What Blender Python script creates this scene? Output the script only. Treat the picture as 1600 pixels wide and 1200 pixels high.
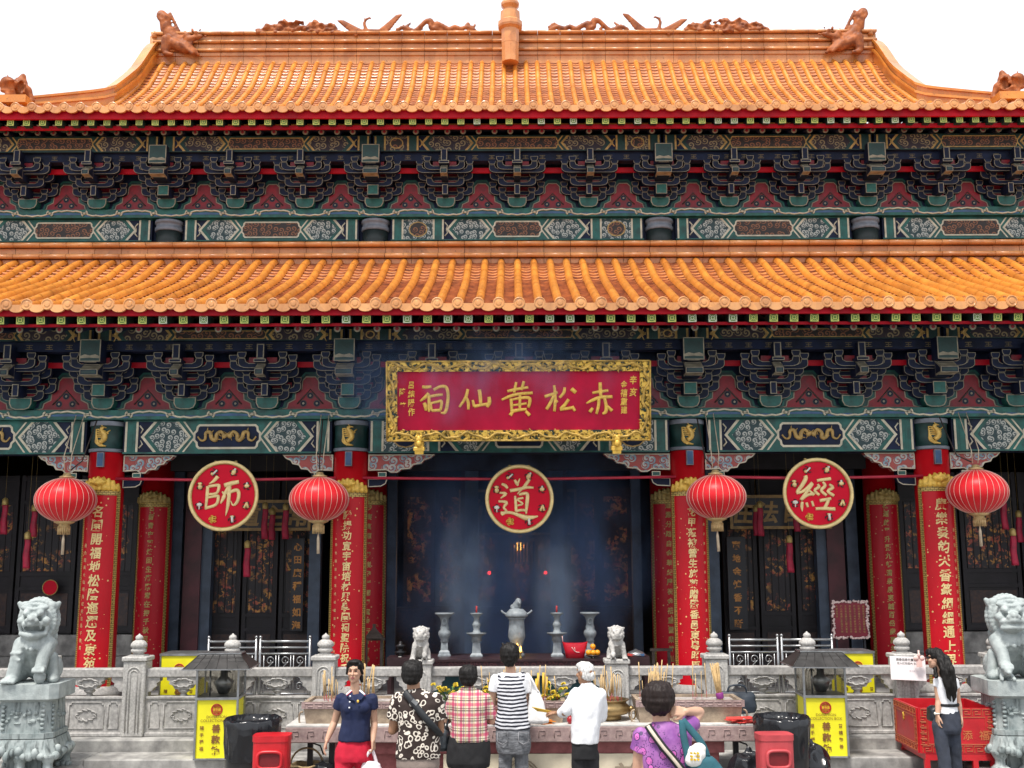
import bpy, bmesh, math, random
from mathutils import Vector, Matrix, noise, Euler
R = math.radians
rnd = random.Random(7)
for o in list(bpy.data.objects):
    bpy.data.objects.remove(o)
scene = bpy.context.scene
COL = scene.collection

# ---------------------------------------------------------------- camera
CAMZ, PITCH, FPX = 2.65, R(9.2), 1728.0
cd = bpy.data.cameras.new("camera")
cam = bpy.data.objects.new("camera", cd)
COL.objects.link(cam)
cam.matrix_world = Matrix.Translation((0, 0, CAMZ)) @ Matrix.Rotation(R(90) + PITCH, 4, 'X') @ Matrix.Rotation(R(-0.2), 4, 'Z')
cd.sensor_width = 36.0
cd.lens = FPX / 1600 * 36
cd.clip_start, cd.clip_end = 0.1, 1000
scene.camera = cam

# ---------------------------------------------------------------- sky, sun, exposure (bright overcast day)
SUN_EL, SUN_AZ = R(66), R(205)          # sun high behind the photographer
w = bpy.data.worlds.new("World")
scene.world = w
w.use_nodes = True
nt = w.node_tree
nt.nodes.clear()
sky = nt.nodes.new('ShaderNodeTexSky')
sky.sky_type = 'NISHITA'
sky.sun_disc = False
sky.sun_elevation = SUN_EL
sky.sun_rotation = SUN_AZ
sky.air_density, sky.dust_density, sky.ozone_density = 1.0, 4.0, 1.0
mixc = nt.nodes.new('ShaderNodeMix')
mixc.data_type = 'RGBA'
mixc.inputs[0].default_value = 0.86      # thick white cloud cover over the clear sky
mixc.inputs[7].default_value = (6.6, 6.8, 7.1, 1)
bg = nt.nodes.new('ShaderNodeBackground')
bg.inputs[1].default_value = 0.115
wo = nt.nodes.new('ShaderNodeOutputWorld')
nt.links.new(sky.outputs[0], mixc.inputs[6])
nt.links.new(mixc.outputs[2], bg.inputs[0])
nt.links.new(bg.outputs[0], wo.inputs[0])
sl = bpy.data.lights.new("sun", 'SUN')
sl.energy, sl.angle, sl.color = 2.7, R(12), (1.0, 0.95, 0.88)
so = bpy.data.objects.new("sun", sl)
COL.objects.link(so)
so.rotation_euler = (R(90) - SUN_EL, 0, R(180) - SUN_AZ + R(0))
so.rotation_euler = Vector((math.sin(SUN_AZ) * math.cos(SUN_EL) * -1, -math.cos(SUN_AZ) * math.cos(SUN_EL), -math.sin(SUN_EL))).to_track_quat('-Z', 'Y').to_euler()
scene.view_settings.view_transform = 'Standard'
scene.view_settings.look = 'None'
scene.view_settings.exposure = 0.78
scene.view_settings.gamma = 1.0
scene.view_settings.use_curve_mapping = False
try:
    scene.cycles.max_bounces = 6
    scene.cycles.diffuse_bounces = 3
    scene.cycles.volume_bounces = 1
    scene.cycles.use_denoising = True
    scene.cycles.volume_step_rate = 2.0
except Exception:
    pass

# ---------------------------------------------------------------- measuring helper: where a direction seen from the camera meets the plane y = Y
def W(px, py, Y):
    a = PITCH + math.atan((600 - py) / FPX)
    z = Y * math.tan(a)
    d = Y * math.cos(PITCH) + z * math.sin(PITCH)
    return Vector(((px - 800) / FPX * d, Y, z + CAMZ))
def zat(py, Y):
    return W(800, py, Y).z
def yhead(py, H, g=0.0):
    """distance at which a head top at height H (+ground g) is seen at row py"""
    return (H + g - CAMZ) / math.tan(PITCH + math.atan((600 - py) / FPX))
X0 = 0.105

# ---------------------------------------------------------------- materials
MATS = {}
def N(nt, typ, **kw):
    n = nt.nodes.new(typ)
    for k, v in kw.items():
        setattr(n, k, v)
    return n
def mth(nt, op, a, b=None, c=None):
    n = nt.nodes.new('ShaderNodeMath'); n.operation = op
    for i, v in enumerate((a, b, c)):
        if v is None: continue
        if isinstance(v, (int, float)): n.inputs[i].default_value = v
        else: nt.links.new(v, n.inputs[i])
    return n.outputs[0]
def mixcol(nt, fac, a, b):
    n = nt.nodes.new('ShaderNodeMix'); n.data_type = 'RGBA'
    if isinstance(fac, (int, float)): n.inputs[0].default_value = fac
    else: nt.links.new(fac, n.inputs[0])
    for i, v in ((6, a), (7, b)):
        if isinstance(v, tuple): n.inputs[i].default_value = (v[0], v[1], v[2], 1)
        else: nt.links.new(v, n.inputs[i])
    return n.outputs[2]
def ramp(nt, x, lo, hi):
    n = nt.nodes.new('ShaderNodeMapRange')
    nt.links.new(x, n.inputs[0]); n.inputs[1].default_value = lo; n.inputs[2].default_value = hi
    return n.outputs[0]
def objco(nt, scale=(1, 1, 1), rot=(0, 0, 0), gen='Object'):
    tc = nt.nodes.new('ShaderNodeTexCoord'); mp = nt.nodes.new('ShaderNodeMapping')
    mp.inputs['Scale'].default_value = scale; mp.inputs['Rotation'].default_value = rot
    nt.links.new(tc.outputs[gen], mp.inputs[0])
    return mp.outputs[0]
def noisetex(nt, vec, scale, detail=4, rough=0.55):
    n = nt.nodes.new('ShaderNodeTexNoise')
    n.inputs['Scale'].default_value = scale; n.inputs['Detail'].default_value = detail; n.inputs['Roughness'].default_value = rough
    nt.links.new(vec, n.inputs['Vector'])
    return n.outputs[0]
def base(name, rough=0.6, metal=0.0, coat=0.0, spec=0.5):
    m = bpy.data.materials.new(name); m.use_nodes = True
    nt = m.node_tree; b = nt.nodes['Principled BSDF']
    b.inputs['Roughness'].default_value = rough; b.inputs['Metallic'].default_value = metal
    b.inputs['Coat Weight'].default_value = coat; b.inputs['Specular IOR Level'].default_value = spec
    MATS[name] = m
    return m, nt, b
def bump(nt, b, h, strength=0.3, dist=0.01):
    n = nt.nodes.new('ShaderNodeBump'); n.inputs['Strength'].default_value = strength; n.inputs['Distance'].default_value = dist
    nt.links.new(h, n.inputs['Height']); nt.links.new(n.outputs[0], b.inputs['Normal'])
def M(name, col, rough=0.6, var=0.25, scale=6.0, metal=0.0, coat=0.0, bmp=0.15, col2=None, spec=0.5, bscale=None, grime=0.0):
    """painted / stone / cloth surface: two mottled tones plus a fine bump"""
    if name in MATS: return MATS[name]
    m, nt, b = base(name, rough, metal, coat, spec)
    v = objco(nt)
    n1 = noisetex(nt, v, scale, 5)
    c2 = col2 or tuple(c * (1 - var * 1.4) for c in col)
    c1 = tuple(min(1, c * (1 + var * .5)) for c in col)
    out = mixcol(nt, ramp(nt, n1, .32, .68), c2, c1)
    if grime:
        g1 = noisetex(nt, objco(nt, (1, 1, .45)), 2.6, 6, .68)
        out = mixcol(nt, mth(nt, 'MULTIPLY', ramp(nt, g1, .48, .70), grime), out, tuple(c * .35 for c in col))
    nt.links.new(out, b.inputs['Base Color'])
    rr = mth(nt, 'MULTIPLY_ADD', n1, 0.25, rough - 0.12)
    nt.links.new(rr, b.inputs['Roughness'])
    if bmp:
        bump(nt, b, noisetex(nt, v, bscale or scale * 6, 3), bmp, 0.01)
    return m
def M_spiral(name, bg_, line, scale=8.0, turns=2.2, thick=0.5, rough=0.6, bmp=0.3, line2=None, metal=0.0, cut=.46):
    """carved or painted scrolls: a spiral in every cell, read on the local x-z plane"""
    m, nt, b = base(name, rough, metal)
    tc = nt.nodes.new('ShaderNodeTexCoord'); sp = nt.nodes.new('ShaderNodeSeparateXYZ'); cb = nt.nodes.new('ShaderNodeCombineXYZ')
    nt.links.new(tc.outputs['Object'], sp.inputs[0]); nt.links.new(sp.outputs[0], cb.inputs[0]); nt.links.new(sp.outputs[2], cb.inputs[1])
    vo = N(nt, 'ShaderNodeTexVoronoi', voronoi_dimensions='2D'); vo.inputs['Scale'].default_value = scale; vo.inputs['Randomness'].default_value = 0.75
    nt.links.new(cb.outputs[0], vo.inputs['Vector'])
    sub = N(nt, 'ShaderNodeVectorMath', operation='SUBTRACT')
    nt.links.new(cb.outputs[0], sub.inputs[0]); nt.links.new(vo.outputs['Position'], sub.inputs[1])
    gr = N(nt, 'ShaderNodeTexGradient', gradient_type='RADIAL'); nt.links.new(sub.outputs[0], gr.inputs[0])
    s = mth(nt, 'FRACT', mth(nt, 'ADD', mth(nt, 'MULTIPLY', vo.outputs['Distance'], turns), gr.outputs[1]))
    tri = mth(nt, 'ABSOLUTE', mth(nt, 'SUBTRACT', s, 0.5))          # 0 .. .5
    f = mth(nt, 'MAXIMUM', ramp(nt, tri, thick * .5 - .06, thick * .5 + .06), ramp(nt, vo.outputs['Distance'], cut, cut + .06))
    ln = line
    if line2:
        ln = mixcol(nt, ramp(nt, noisetex(nt, cb.outputs[0], scale * 1.3, 1), .42, .58), line, line2)
    c = mixcol(nt, f, ln, bg_)
    nt.links.new(c, b.inputs['Base Color'])
    if bmp: bump(nt, b, mth(nt, 'SUBTRACT', 1.0, f), bmp, 0.02)
    return m
def M_emit(name, col, strength):
    m, nt, b = base(name)
    b.inputs['Base Color'].default_value = (*col, 1)
    b.inputs['Emission Color'].default_value = (*col, 1); b.inputs['Emission Strength'].default_value = strength
    return m

# ---------------------------------------------------------------- mesh collector
ORG = {}
class MB:
    def __init__(s): s.v = []; s.f = []; s.m = []; s.sm = []
    def add(s, vs, fs, mat=0, smooth=False, tr=None):
        b = len(s.v)
        for p in vs:
            p = Vector(p)
            s.v.append(tr @ p if tr else p)
        for f in fs:
            s.f.append([b + i for i in f]); s.m.append(mat); s.sm.append(smooth)
    def box(s, c, d, mat=0, rot=None, bev=0.0):
        c = Vector(c); x, y, z = d[0] / 2, d[1] / 2, d[2] / 2
        if bev <= 0 or min(x, y, z) < bev * 1.2:
            vs = [(-x, -y, -z), (x, -y, -z), (x, y, -z), (-x, y, -z), (-x, -y, z), (x, -y, z), (x, y, z), (-x, y, z)]
            fs = [(0, 3, 2, 1), (4, 5, 6, 7), (0, 1, 5, 4), (1, 2, 6, 5), (2, 3, 7, 6), (3, 0, 4, 7)]
        else:
            bm = bmesh.new(); bmesh.ops.create_cube(bm, size=1)
            for v in bm.verts: v.co = Vector((v.co.x * 2 * x, v.co.y * 2 * y, v.co.z * 2 * z))
            bmesh.ops.bevel(bm, geom=bm.edges[:], offset=bev, segments=1, affect='EDGES')
            bm.verts.index_update()
            vs = [v.co.copy() for v in bm.verts]; fs = [[v.index for v in f.verts] for f in bm.faces]; bm.free()
        mm = Matrix.Translation(c) @ (Euler(rot).to_matrix().to_4x4() if rot else Matrix())
        s.add(vs, fs, mat, False, mm)
    def boxb(s, a, b, mat=0, bev=0.0):
        s.box([(a[i] + b[i]) / 2 for i in range(3)], [abs(b[i] - a[i]) for i in range(3)], mat, None, bev)
    def cone(s, p0, p1, r0, r1, seg=12, mat=0, smooth=True, caps=True):
        s.tube([p0, p1], [r0, r1], seg, mat, smooth, caps)
    def tube(s, pts, rad, seg=8, mat=0, smooth=True, caps=True, flat=None, closed=False):
        pts = [Vector(p) for p in pts]
        if isinstance(rad, (int, float)): rad = [rad] * len(pts)
        n = len(pts); b = len(s.v); up = None
        for i, p in enumerate(pts):
            t = (pts[min(i + 1, n - 1)] - pts[max(i - 1, 0)])
            if t.length < 1e-9: t = Vector((0, 0, 1))
            t.normalize()
            if flat is not None:
                nn = Vector(flat); a = t.cross(nn)
                if a.length < 1e-6: a = Vector((1, 0, 0))
                a.normalize(); c2 = nn.normalized()
            else:
                if up is None:
                    up = Vector((0, 0, 1)) if abs(t.z) < .9 else Vector((0, 1, 0))
                a = t.cross(up)
                if a.length < 1e-6: a = t.cross(Vector((1, 0, 0)))
                a.normalize(); c2 = a.cross(t); up = c2
            for k in range(seg):
                an = 2 * math.pi * k / seg
                h = rad[i] * (0.5 if flat is not None else 1)
                s.v.append(p + a * math.cos(an) * rad[i] + c2 * math.sin(an) * h)
        for i in range(n - 1):
            for k in range(seg):
                k2 = (k + 1) % seg
                s.f.append([b + i * seg + k, b + i * seg + k2, b + (i + 1) * seg + k2, b + (i + 1) * seg + k]); s.m.append(mat); s.sm.append(smooth)
        if caps:
            s.f.append([b + k for k in range(seg)][::-1]); s.m.append(mat); s.sm.append(False)
            s.f.append([b + (n - 1) * seg + k for k in range(seg)]); s.m.append(mat); s.sm.append(False)
    def lathe(s, prof, c=(0, 0, 0), seg=16, mat=0, smooth=True, flute=0, fl=0.0, axis='Z', squash=1.0):
        b = len(s.v); c = Vector(c); n = len(prof)
        for (r, z) in prof:
            for k in range(seg):
                a = 2 * math.pi * (k + .5) / seg
                rr = r * (1 + (fl * (abs(math.cos(a * flute / 2)) - .5) if flute else 0))
                if axis == 'Z': p = Vector((rr * math.cos(a), rr * math.sin(a) * squash, z))
                else: p = Vector((rr * math.cos(a), -z, rr * math.sin(a)))
                s.v.append(c + p)
        for i in range(n - 1):
            for k in range(seg):
                k2 = (k + 1) % seg
                s.f.append([b + i * seg + k, b + i * seg + k2, b + (i + 1) * seg + k2, b + (i + 1) * seg + k]); s.m.append(mat); s.sm.append(smooth)
        s.f.append([b + k for k in range(seg)][::-1]); s.m.append(mat); s.sm.append(False)
        s.f.append([b + (n - 1) * seg + k for k in range(seg)]); s.m.append(mat); s.sm.append(False)
    def ball(s, c, r, mat=0, seg=10, rot=None):
        if isinstance(r, (int, float)): r = (r, r, r)
        rings = max(4, seg // 2); vs = [(0, 0, -1)]; fs = []
        for i in range(1, rings):
            th = math.pi * i / rings
            for k in range(seg):
                a = 2 * math.pi * k / seg
                vs.append((math.sin(th) * math.cos(a), math.sin(th) * math.sin(a), -math.cos(th)))
        vs.append((0, 0, 1)); top = len(vs) - 1
        for k in range(seg):
            fs.append((0, 1 + (k + 1) % seg, 1 + k)); fs.append((top, top - seg + k, top - seg + (k + 1) % seg))
        for i in range(rings - 2):
            for k in range(seg):
                a = 1 + i * seg; fs.append((a + k, a + (k + 1) % seg, a + seg + (k + 1) % seg, a + seg + k))
        mm = Matrix.Translation(Vector(c)) @ (Euler(rot).to_matrix().to_4x4() if rot else Matrix()) @ Matrix.Diagonal((r[0], r[1], r[2], 1))
        s.add(vs, fs, mat, True, mm)
    def prism(s, poly, y0, y1, mat=0, matf=None):
        """poly in (x,z), extruded from y0 (front) to y1 (back)"""
        poly = ccw(poly); n = len(poly)
        vs = [(x, y0, z) for x, z in poly] + [(x, y1, z) for x, z in poly]
        s.add(vs, [list(range(n))], mat if matf is None else matf)
        b = len(s.v) - 2 * n
        s.f.append([b + n + i for i in range(n)][::-1]); s.m.append(mat); s.sm.append(False)
        for i in range(n):
            j = (i + 1) % n
            s.f.append([b + j, b + i, b + n + i, b + n + j]); s.m.append(mat); s.sm.append(False)
    def plate(s, poly, y, mat=0):
        poly = ccw(poly)
        s.add([(x, y, z) for x, z in poly], [list(range(len(poly)))], mat)
    def ring(s, poly, wd, y, mo, mi=None):
        """outline of width wd along a polygon and its inside"""
        poly = ccw(poly); inn = inset(poly, wd); n = len(poly)
        s.add([(x, y, z) for x, z in poly] + [(x, y, z) for x, z in inn], [[i, (i + 1) % n, n + (i + 1) % n, n + i] for i in range(n)], mo)
        if mi is not None: s.add([(x, y, z) for x, z in inn], [list(range(n))], mi)
        return inn
    def build(s, name, mats, parent=None, loc=None, org=None, smooth=False):
        o0 = Vector(org) if org is not None else (Vector(ORG.get(parent.name, (0, 0, 0))) if parent else Vector((0, 0, 0)))
        me = bpy.data.meshes.new(name)
        me.from_pydata([tuple(v - o0) for v in s.v], [], s.f)
        if not isinstance(mats, (list, tuple)): mats = [mats]
        for m in mats: me.materials.append(m)
        for i, p in enumerate(me.polygons):
            p.material_index = min(s.m[i], len(mats) - 1); p.use_smooth = s.sm[i]
        me.update()
        ob = bpy.data.objects.new(name, me); COL.objects.link(ob)
        if parent: ob.parent = parent; ORG[ob.name] = tuple(o0)
        if loc is not None: ob.location = loc
        return ob
def area2(p):
    return sum(p[i][0] * p[(i + 1) % len(p)][1] - p[(i + 1) % len(p)][0] * p[i][1] for i in range(len(p)))
def ccw(p):
    p = [tuple(q) for q in p]
    return p if area2(p) > 0 else p[::-1]
def inset(p, d):
    n = len(p); out = []
    for i in range(n):
        a, b, c = Vector(p[i - 1]), Vector(p[i]), Vector(p[(i + 1) % n])
        e1, e2 = (b - a), (c - b)
        if e1.length < 1e-9 or e2.length < 1e-9: out.append(tuple(b)); continue
        e1.normalize(); e2.normalize()
        n1, n2 = Vector((-e1.y, e1.x)), Vector((-e2.y, e2.x))
        t = n1 + n2
        if t.length < 1e-6: out.append(tuple(b + n1 * d)); continue
        t.normalize(); k = min(d / max(.35, t.dot(n1)), 2.2 * d)
        out.append(tuple(b + t * k))
    return out
def smoothpath(pts, k=4):
    pts = [Vector(p) for p in pts]; out = []
    n = len(pts)
    for i in range(n - 1):
        p0, p1, p2, p3 = pts[max(i - 1, 0)], pts[i], pts[i + 1], pts[min(i + 2, n - 1)]
        for j in range(k):
            t = j / k
            out.append(0.5 * ((2 * p1) + (p2 - p0) * t + (2 * p0 - 5 * p1 + 4 * p2 - p3) * t * t + (3 * p1 - p0 - 3 * p2 + p3) * t ** 3))
    out.append(pts[-1]); return out
def empty(name, label, cat, loc=(0, 0, 0), rotz=0.0, group=None, world=True):
    o = bpy.data.objects.new(name, None); COL.objects.link(o)
    o.location = loc; o.rotation_euler = (0, 0, rotz); o.empty_display_size = .1
    ORG[o.name] = tuple(loc) if world else (0, 0, 0)      # world: parts are written in world coordinates
    tag(o, label, cat, group)
    return o
def tag(o, label=None, cat=None, group=None, kind=None):
    if label: o['label'] = label
    if cat: o['category'] = cat
    if group: o['group'] = group
    if kind: o['kind'] = kind
    return o
def copy_tree(o, parent=None):
    c = o.copy(); COL.objects.link(c)
    if parent: c.parent = parent
    for ch in [x for x in o.children]: copy_tree(ch, c)
    return c
GL = {}
def glyph(ch, bold=0.012):
    """one character as flat 2-D faces, centred, about 1 unit high"""
    k = (ch, bold)
    if k in GL: return GL[k]
    cu = bpy.data.curves.new('t', 'FONT'); cu.body = ch; cu.resolution_u = 2; cu.offset = bold
    ob = bpy.data.objects.new('t', cu); COL.objects.link(ob)
    dg = bpy.context.evaluated_depsgraph_get(); dg.update()
    me = bpy.data.meshes.new_from_object(ob.evaluated_get(dg))
    vs = [v.co.copy() for v in me.vertices]; fs = [list(p.vertices) for p in me.polygons]
    bpy.data.objects.remove(ob); bpy.data.meshes.remove(me)
    if vs:
        xs = [v.x for v in vs]; ys = [v.y for v in vs]
        cx, cy = (min(xs) + max(xs)) / 2, (min(ys) + max(ys)) / 2
        vs = [(v.x - cx, v.y - cy) for v in vs]
    GL[k] = (vs, fs); return GL[k]
def put_text(mb, ch, x, z, size, y, mat=0, bold=0.02, wx=1.0, wrap=None, jit=0.0, shear=0.0, rot=0.0):
    """place a character facing -y; wrap=(cx,cy,r) bends it round a vertical cylinder"""
    vs, fs = glyph(ch, bold); out = []
    a = rot + (rnd.uniform(-1, 1) * jit); sz = size * (1 + rnd.uniform(-1, 1) * jit)
    for (u, v) in vs:
        u2 = (u + shear * v) * sz * wx; v2 = v * sz
        u3, v3 = u2 * math.cos(a) - v2 * math.sin(a), u2 * math.sin(a) + v2 * math.cos(a)
        if wrap:
            cx, cy, r = wrap; an = (x + u3) / r
            out.append((cx + r * math.sin(an), cy - r * math.cos(an), z + v3))
        else: out.append((x + u3, y, z + v3))
    mb.add(out, fs, mat)
def text_line(mb, s, x, z, size, y, mat=0, bold=0.01, center=True, wx=1.0):
    cu = bpy.data.curves.new('t', 'FONT'); cu.body = s; cu.resolution_u = 2; cu.offset = bold
    ob = bpy.data.objects.new('t', cu); COL.objects.link(ob)
    dg = bpy.context.evaluated_depsgraph_get(); dg.update()
    me = bpy.data.meshes.new_from_object(ob.evaluated_get(dg))
    vs = [v.co.copy() for v in me.vertices]; fs = [list(p.vertices) for p in me.polygons]
    bpy.data.objects.remove(ob); bpy.data.meshes.remove(me)
    if not vs: return
    w_ = max(v.x for v in vs)
    mb.add([(x + (v.x - (w_ / 2 if center else 0)) * size * wx, y, z + v.y * size) for v in vs], fs, mat)
def brush(mb, strokes, fn, y, k, mat=0, nrm=(0, -1, 0)):
    """brush strokes: each [(u,v,width),...] in drawing units, fn maps (u,v)->(x,z), k scales widths"""
    for st in strokes:
        p3 = smoothpath([(u, v, wd) for u, v, wd in st], 4)
        pts = []; rad = []
        for q in p3:
            x, z = fn(q[0], q[1]); pts.append((x, y, z)); rad.append(max(q[2], 3) * k / 2)
        mb.tube(pts, rad, 8, mat, True, True, flat=nrm)
def remesh(name, prims, voxel, mats, parent=None, smooth=2, org=None, disp=None, dec=None):
    """union of overlapping solids grown into one continuous surface"""
    mb = MB()
    for p in prims:
        t = p[0]
        if t == 's': mb.ball(p[1], p[2], 0, 16, p[3] if len(p) > 3 else None)
        elif t == 'c':
            a, b = Vector(p[1]), Vector(p[2]); n = 3
            d = b - a
            L = max(d.length, 1e-6); u = d / L
            pts, rad = [], []
            for i in range(4): th = math.pi / 2 * i / 4; pts.append(a - u * p[3] * math.cos(th)); rad.append(max(p[3] * math.sin(th), 1e-4))
            for i in range(0, n + 1): pts.append(a + d * i / n); rad.append(p[3] + (p[4] - p[3]) * i / n)
            for i in range(1, 5): th = math.pi / 2 * i / 4; pts.append(b + u * p[4] * math.sin(th)); rad.append(max(p[4] * math.cos(th), 1e-4))
            mb.tube(pts, rad, 14, 0, True, True)
        elif t == 'l':   # loft of horizontal ellipses (z, cx, cy, rx, ry)
            rings = p[1]; seg = 28; b0 = len(mb.v)
            for (z, cx, cy, rx, ry) in rings:
                for k in range(seg):
                    an = 2 * math.pi * k / seg
                    e = 0.85
                    cxx, syy = math.cos(an), math.sin(an)
                    mb.v.append(Vector((cx + rx * math.copysign(abs(cxx) ** e, cxx), cy + ry * math.copysign(abs(syy) ** e, syy), z)))
            for i in range(len(rings) - 1):
                for k in range(seg):
                    k2 = (k + 1) % seg
                    mb.f.append([b0 + i * seg + k, b0 + i * seg + k2, b0 + (i + 1) * seg + k2, b0 + (i + 1) * seg + k]); mb.m.append(0); mb.sm.append(True)
            mb.f.append([b0 + k for k in range(seg)][::-1]); mb.m.append(0); mb.sm.append(True)
            mb.f.append([b0 + (len(rings) - 1) * seg + k for k in range(seg)]); mb.m.append(0); mb.sm.append(True)
        elif t == 'u': mb.tube(p[1], p[2], 20, 0, True, True)
        elif t == 'b': mb.box(p[1], p[2], 0, p[3] if len(p) > 3 else None)
        elif t == 't': mb.tube(smoothpath(p[1], 4), [q for q in [x[0] for x in smoothpath([(r, 0, 0) for r in p[2]], 4)]], 10)
    ob = mb.build(name, mats, None)
    r = ob.modifiers.new('r', 'REMESH'); r.mode = 'VOXEL'; r.voxel_size = voxel; r.use_smooth_shade = True
    if smooth:
        s_ = ob.modifiers.new('s', 'SMOOTH'); s_.iterations = smooth; s_.factor = 0.5
    dg = bpy.context.evaluated_depsgraph_get(); dg.update()
    me = bpy.data.meshes.new_from_object(ob.evaluated_get(dg))
    old = ob.data; ob.modifiers.clear(); ob.data = me; bpy.data.meshes.remove(old)
    me.name = name
    if not me.materials:
        for m in (mats if isinstance(mats, (list, tuple)) else [mats]): me.materials.append(m)
    if disp:
        nor = [v.normal.copy() for v in me.vertices]
        for v, nn in zip(me.vertices, nor): v.co += nn * disp(v.co)
    if org is not None:
        for v in me.vertices: v.co -= Vector(org)
    me.polygons.foreach_set('use_smooth', [True] * len(me.polygons))
    if parent: ob.parent = parent; ORG[ob.name] = ORG.get(parent.name, (0, 0, 0))
    return ob
# ================================================================ MATERIALS OF THE HALL
def M_tile(name, col, col2, rough=0.28):
    m, nt, b = base(name, rough, 0.0, 0.35)
    b.inputs['Coat Roughness'].default_value = 0.15
    v = objco(nt)
    vo = N(nt, 'ShaderNodeTexVoronoi'); vo.inputs['Scale'].default_value = 3.4
    nt.links.new(v, vo.inputs['Vector'])
    n1 = noisetex(nt, v, 2.2, 6); n2 = noisetex(nt, v, 23, 3)
    c = mixcol(nt, ramp(nt, n1, .35, .65), col, col2)
    sp = nt.nodes.new('ShaderNodeSeparateColor'); nt.links.new(vo.outputs['Color'], sp.inputs[0])
    c = mixcol(nt, mth(nt, 'MULTIPLY', sp.outputs[0], .45), c, (col2[0] * .55, col2[1] * .55, col2[2] * .8))
    c = mixcol(nt, ramp(nt, n2, .62, .8), c, (.12, .04, .015))
    c = mixcol(nt, mth(nt, 'MULTIPLY', ramp(nt, noisetex(nt, objco(nt, (1.6, .4, .4)), 1.5, 6, .7), .50, .68), .42), c, (.22, .06, .012))
    nt.links.new(c, b.inputs['Base Color'])
    nt.links.new(mth(nt, 'MULTIPLY_ADD', n2, .3, rough - .1), b.inputs['Roughness'])
    bump(nt, b, n2, .15, .01)
    return m
T_ROOF = M_tile('roof_tile_glaze', (.76, .31, .05), (.66, .23, .03))
T_RIDGE = M_tile('ridge_tile_glaze', (.70, .33, .12), (.62, .24, .07), .35)
T_PAN = M_tile('pan_tile_glaze', (.62, .23, .05), (.52, .15, .03), .35)
T_CAP = M_tile('cap_tile_glaze', (.74, .36, .13), (.66, .28, .08), .3)
T_BEAST = M('beast_glaze', (.34, .105, .03), .55, .5, 6, bmp=.6, col2=(.15, .04, .015), spec=.25, bscale=14)
P_RED = M('fascia_red_paint', (.50, .006, .02), .5, .25, 3, bmp=.08, spec=.2)
P_NAVY = M('navy_paint', (.009, .016, .046), .6, .4, 5, spec=.25)
P_DGREEN = M('dark_green_paint', (.012, .05, .045), .5, .4, 5)
P_TEAL = M('teal_paint', (.012, .115, .095), .5, .4, 7, grime=.4)
P_CREAM = M('cream_paint', (.62, .56, .42), .55, .2, 9)
P_LINE = M('bracket_outline_paint', (.29, .255, .18), .55, .3, 9)
P_MAROON = M('maroon_paint', (.25, .007, .018), .5, .3, 8)
P_GOLD = M('gold_paint', (.78, .50, .12), .38, .25, 14, metal=.25, bmp=.2)
P_OCHRE = M('ochre_paint', (.50, .32, .10), .5, .3, 14)
P_BLUE = M('steel_blue_paint', (.04, .10, .22), .5, .3, 6)
P_BROWN = M('dark_brown_panel', (.06, .03, .022), .5, .5, 18, col2=(.02, .015, .02))
P_COLRED = M('column_red_lacquer', (.55, .006, .012), .4, .2, 1.5, bmp=.05, coat=.08, spec=.25)
P_CURL = M_spiral('painted_scrolls', (.022, .05, .055), (.44, .45, .41), 11.5, 2.3, .58, bmp=0)
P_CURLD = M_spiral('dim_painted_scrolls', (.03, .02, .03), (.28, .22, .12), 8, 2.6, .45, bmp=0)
P_QUETI = M_spiral('carved_scroll_bracket', (.36, .07, .06), (.52, .50, .46), 7.5, 2.6, .7, bmp=.6, line2=(.22, .32, .38))
P_PANEL = M_spiral('brown_floral_panel', (.03, .022, .02), (.24, .1, .05), 9, 2.6, .5, bmp=.3)
P_YEL = M('rafter_end_yellow', (.62, .66, .16), .5, .25, 4)
P_YELP = M('rafter_end_pale', (.62, .68, .5), .5, .25, 4)
P_GREEN = M('rafter_end_green', (.10, .22, .03), .5, .3, 4)
STONE = M('grey_granite', (.40, .385, .365), .75, .3, 30, bmp=.35, grime=.6, col2=(.26, .25, .245))
STONE_D = M('weathered_granite', (.36, .35, .33), .8, .35, 5, bmp=.35, grime=.6, col2=(.17, .165, .16))

# ================================================================ GROUND, STEPS, TERRACE
def structure(name, mb, mats):
    o = mb.build(name, mats); o['kind'] = 'structure'; return o
PAVE = M('paving_stone', (.22, .215, .205), .8, .3, 4, bmp=.3, grime=.6)
g = MB(); g.add([(-120, -60, 0), (120, -60, 0), (120, 160, 0), (-120, 160, 0)], [(0, 1, 2, 3)]); structure('ground', g, PAVE)
ZT, ZF = 0.45, 0.72          # terrace and hall floor heights
g = MB(); g.boxb((-16, 0.5, .004), (16, 8.9, .25), 0, .02); structure('paved_landing', g, PAVE)
g = MB()
for i, (ya, zb) in enumerate(((13.45, .15), (14.05, .30))):
    for k in range(-9, 9):
        g.boxb((k * 1.75, ya, .004), (k * 1.75 + 1.744, 14.62, zb), 0, .015)
structure('stone_steps', g, STONE_D)
g = MB(); g.boxb((-17, 14.62, .004), (17, 15.9, ZT), 0, .02); g.boxb((-17, 15.9, .004), (17, 32, ZF), 0, .02)
structure('terrace', g, STONE_D)

# ================================================================ THE HALL
hall = empty('temple_hall', 'big red-columned temple hall with two tiers of orange tiled roofs', 'temple', (X0, 17.0, ZF))
BX1, BX2, BX3 = 2.584, 6.34, 10.1         # column lines either side of the axis
YC, YB = 17.0, 19.5                        # front columns, wall columns / upper wall
def hx(x): return X0 + x

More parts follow.
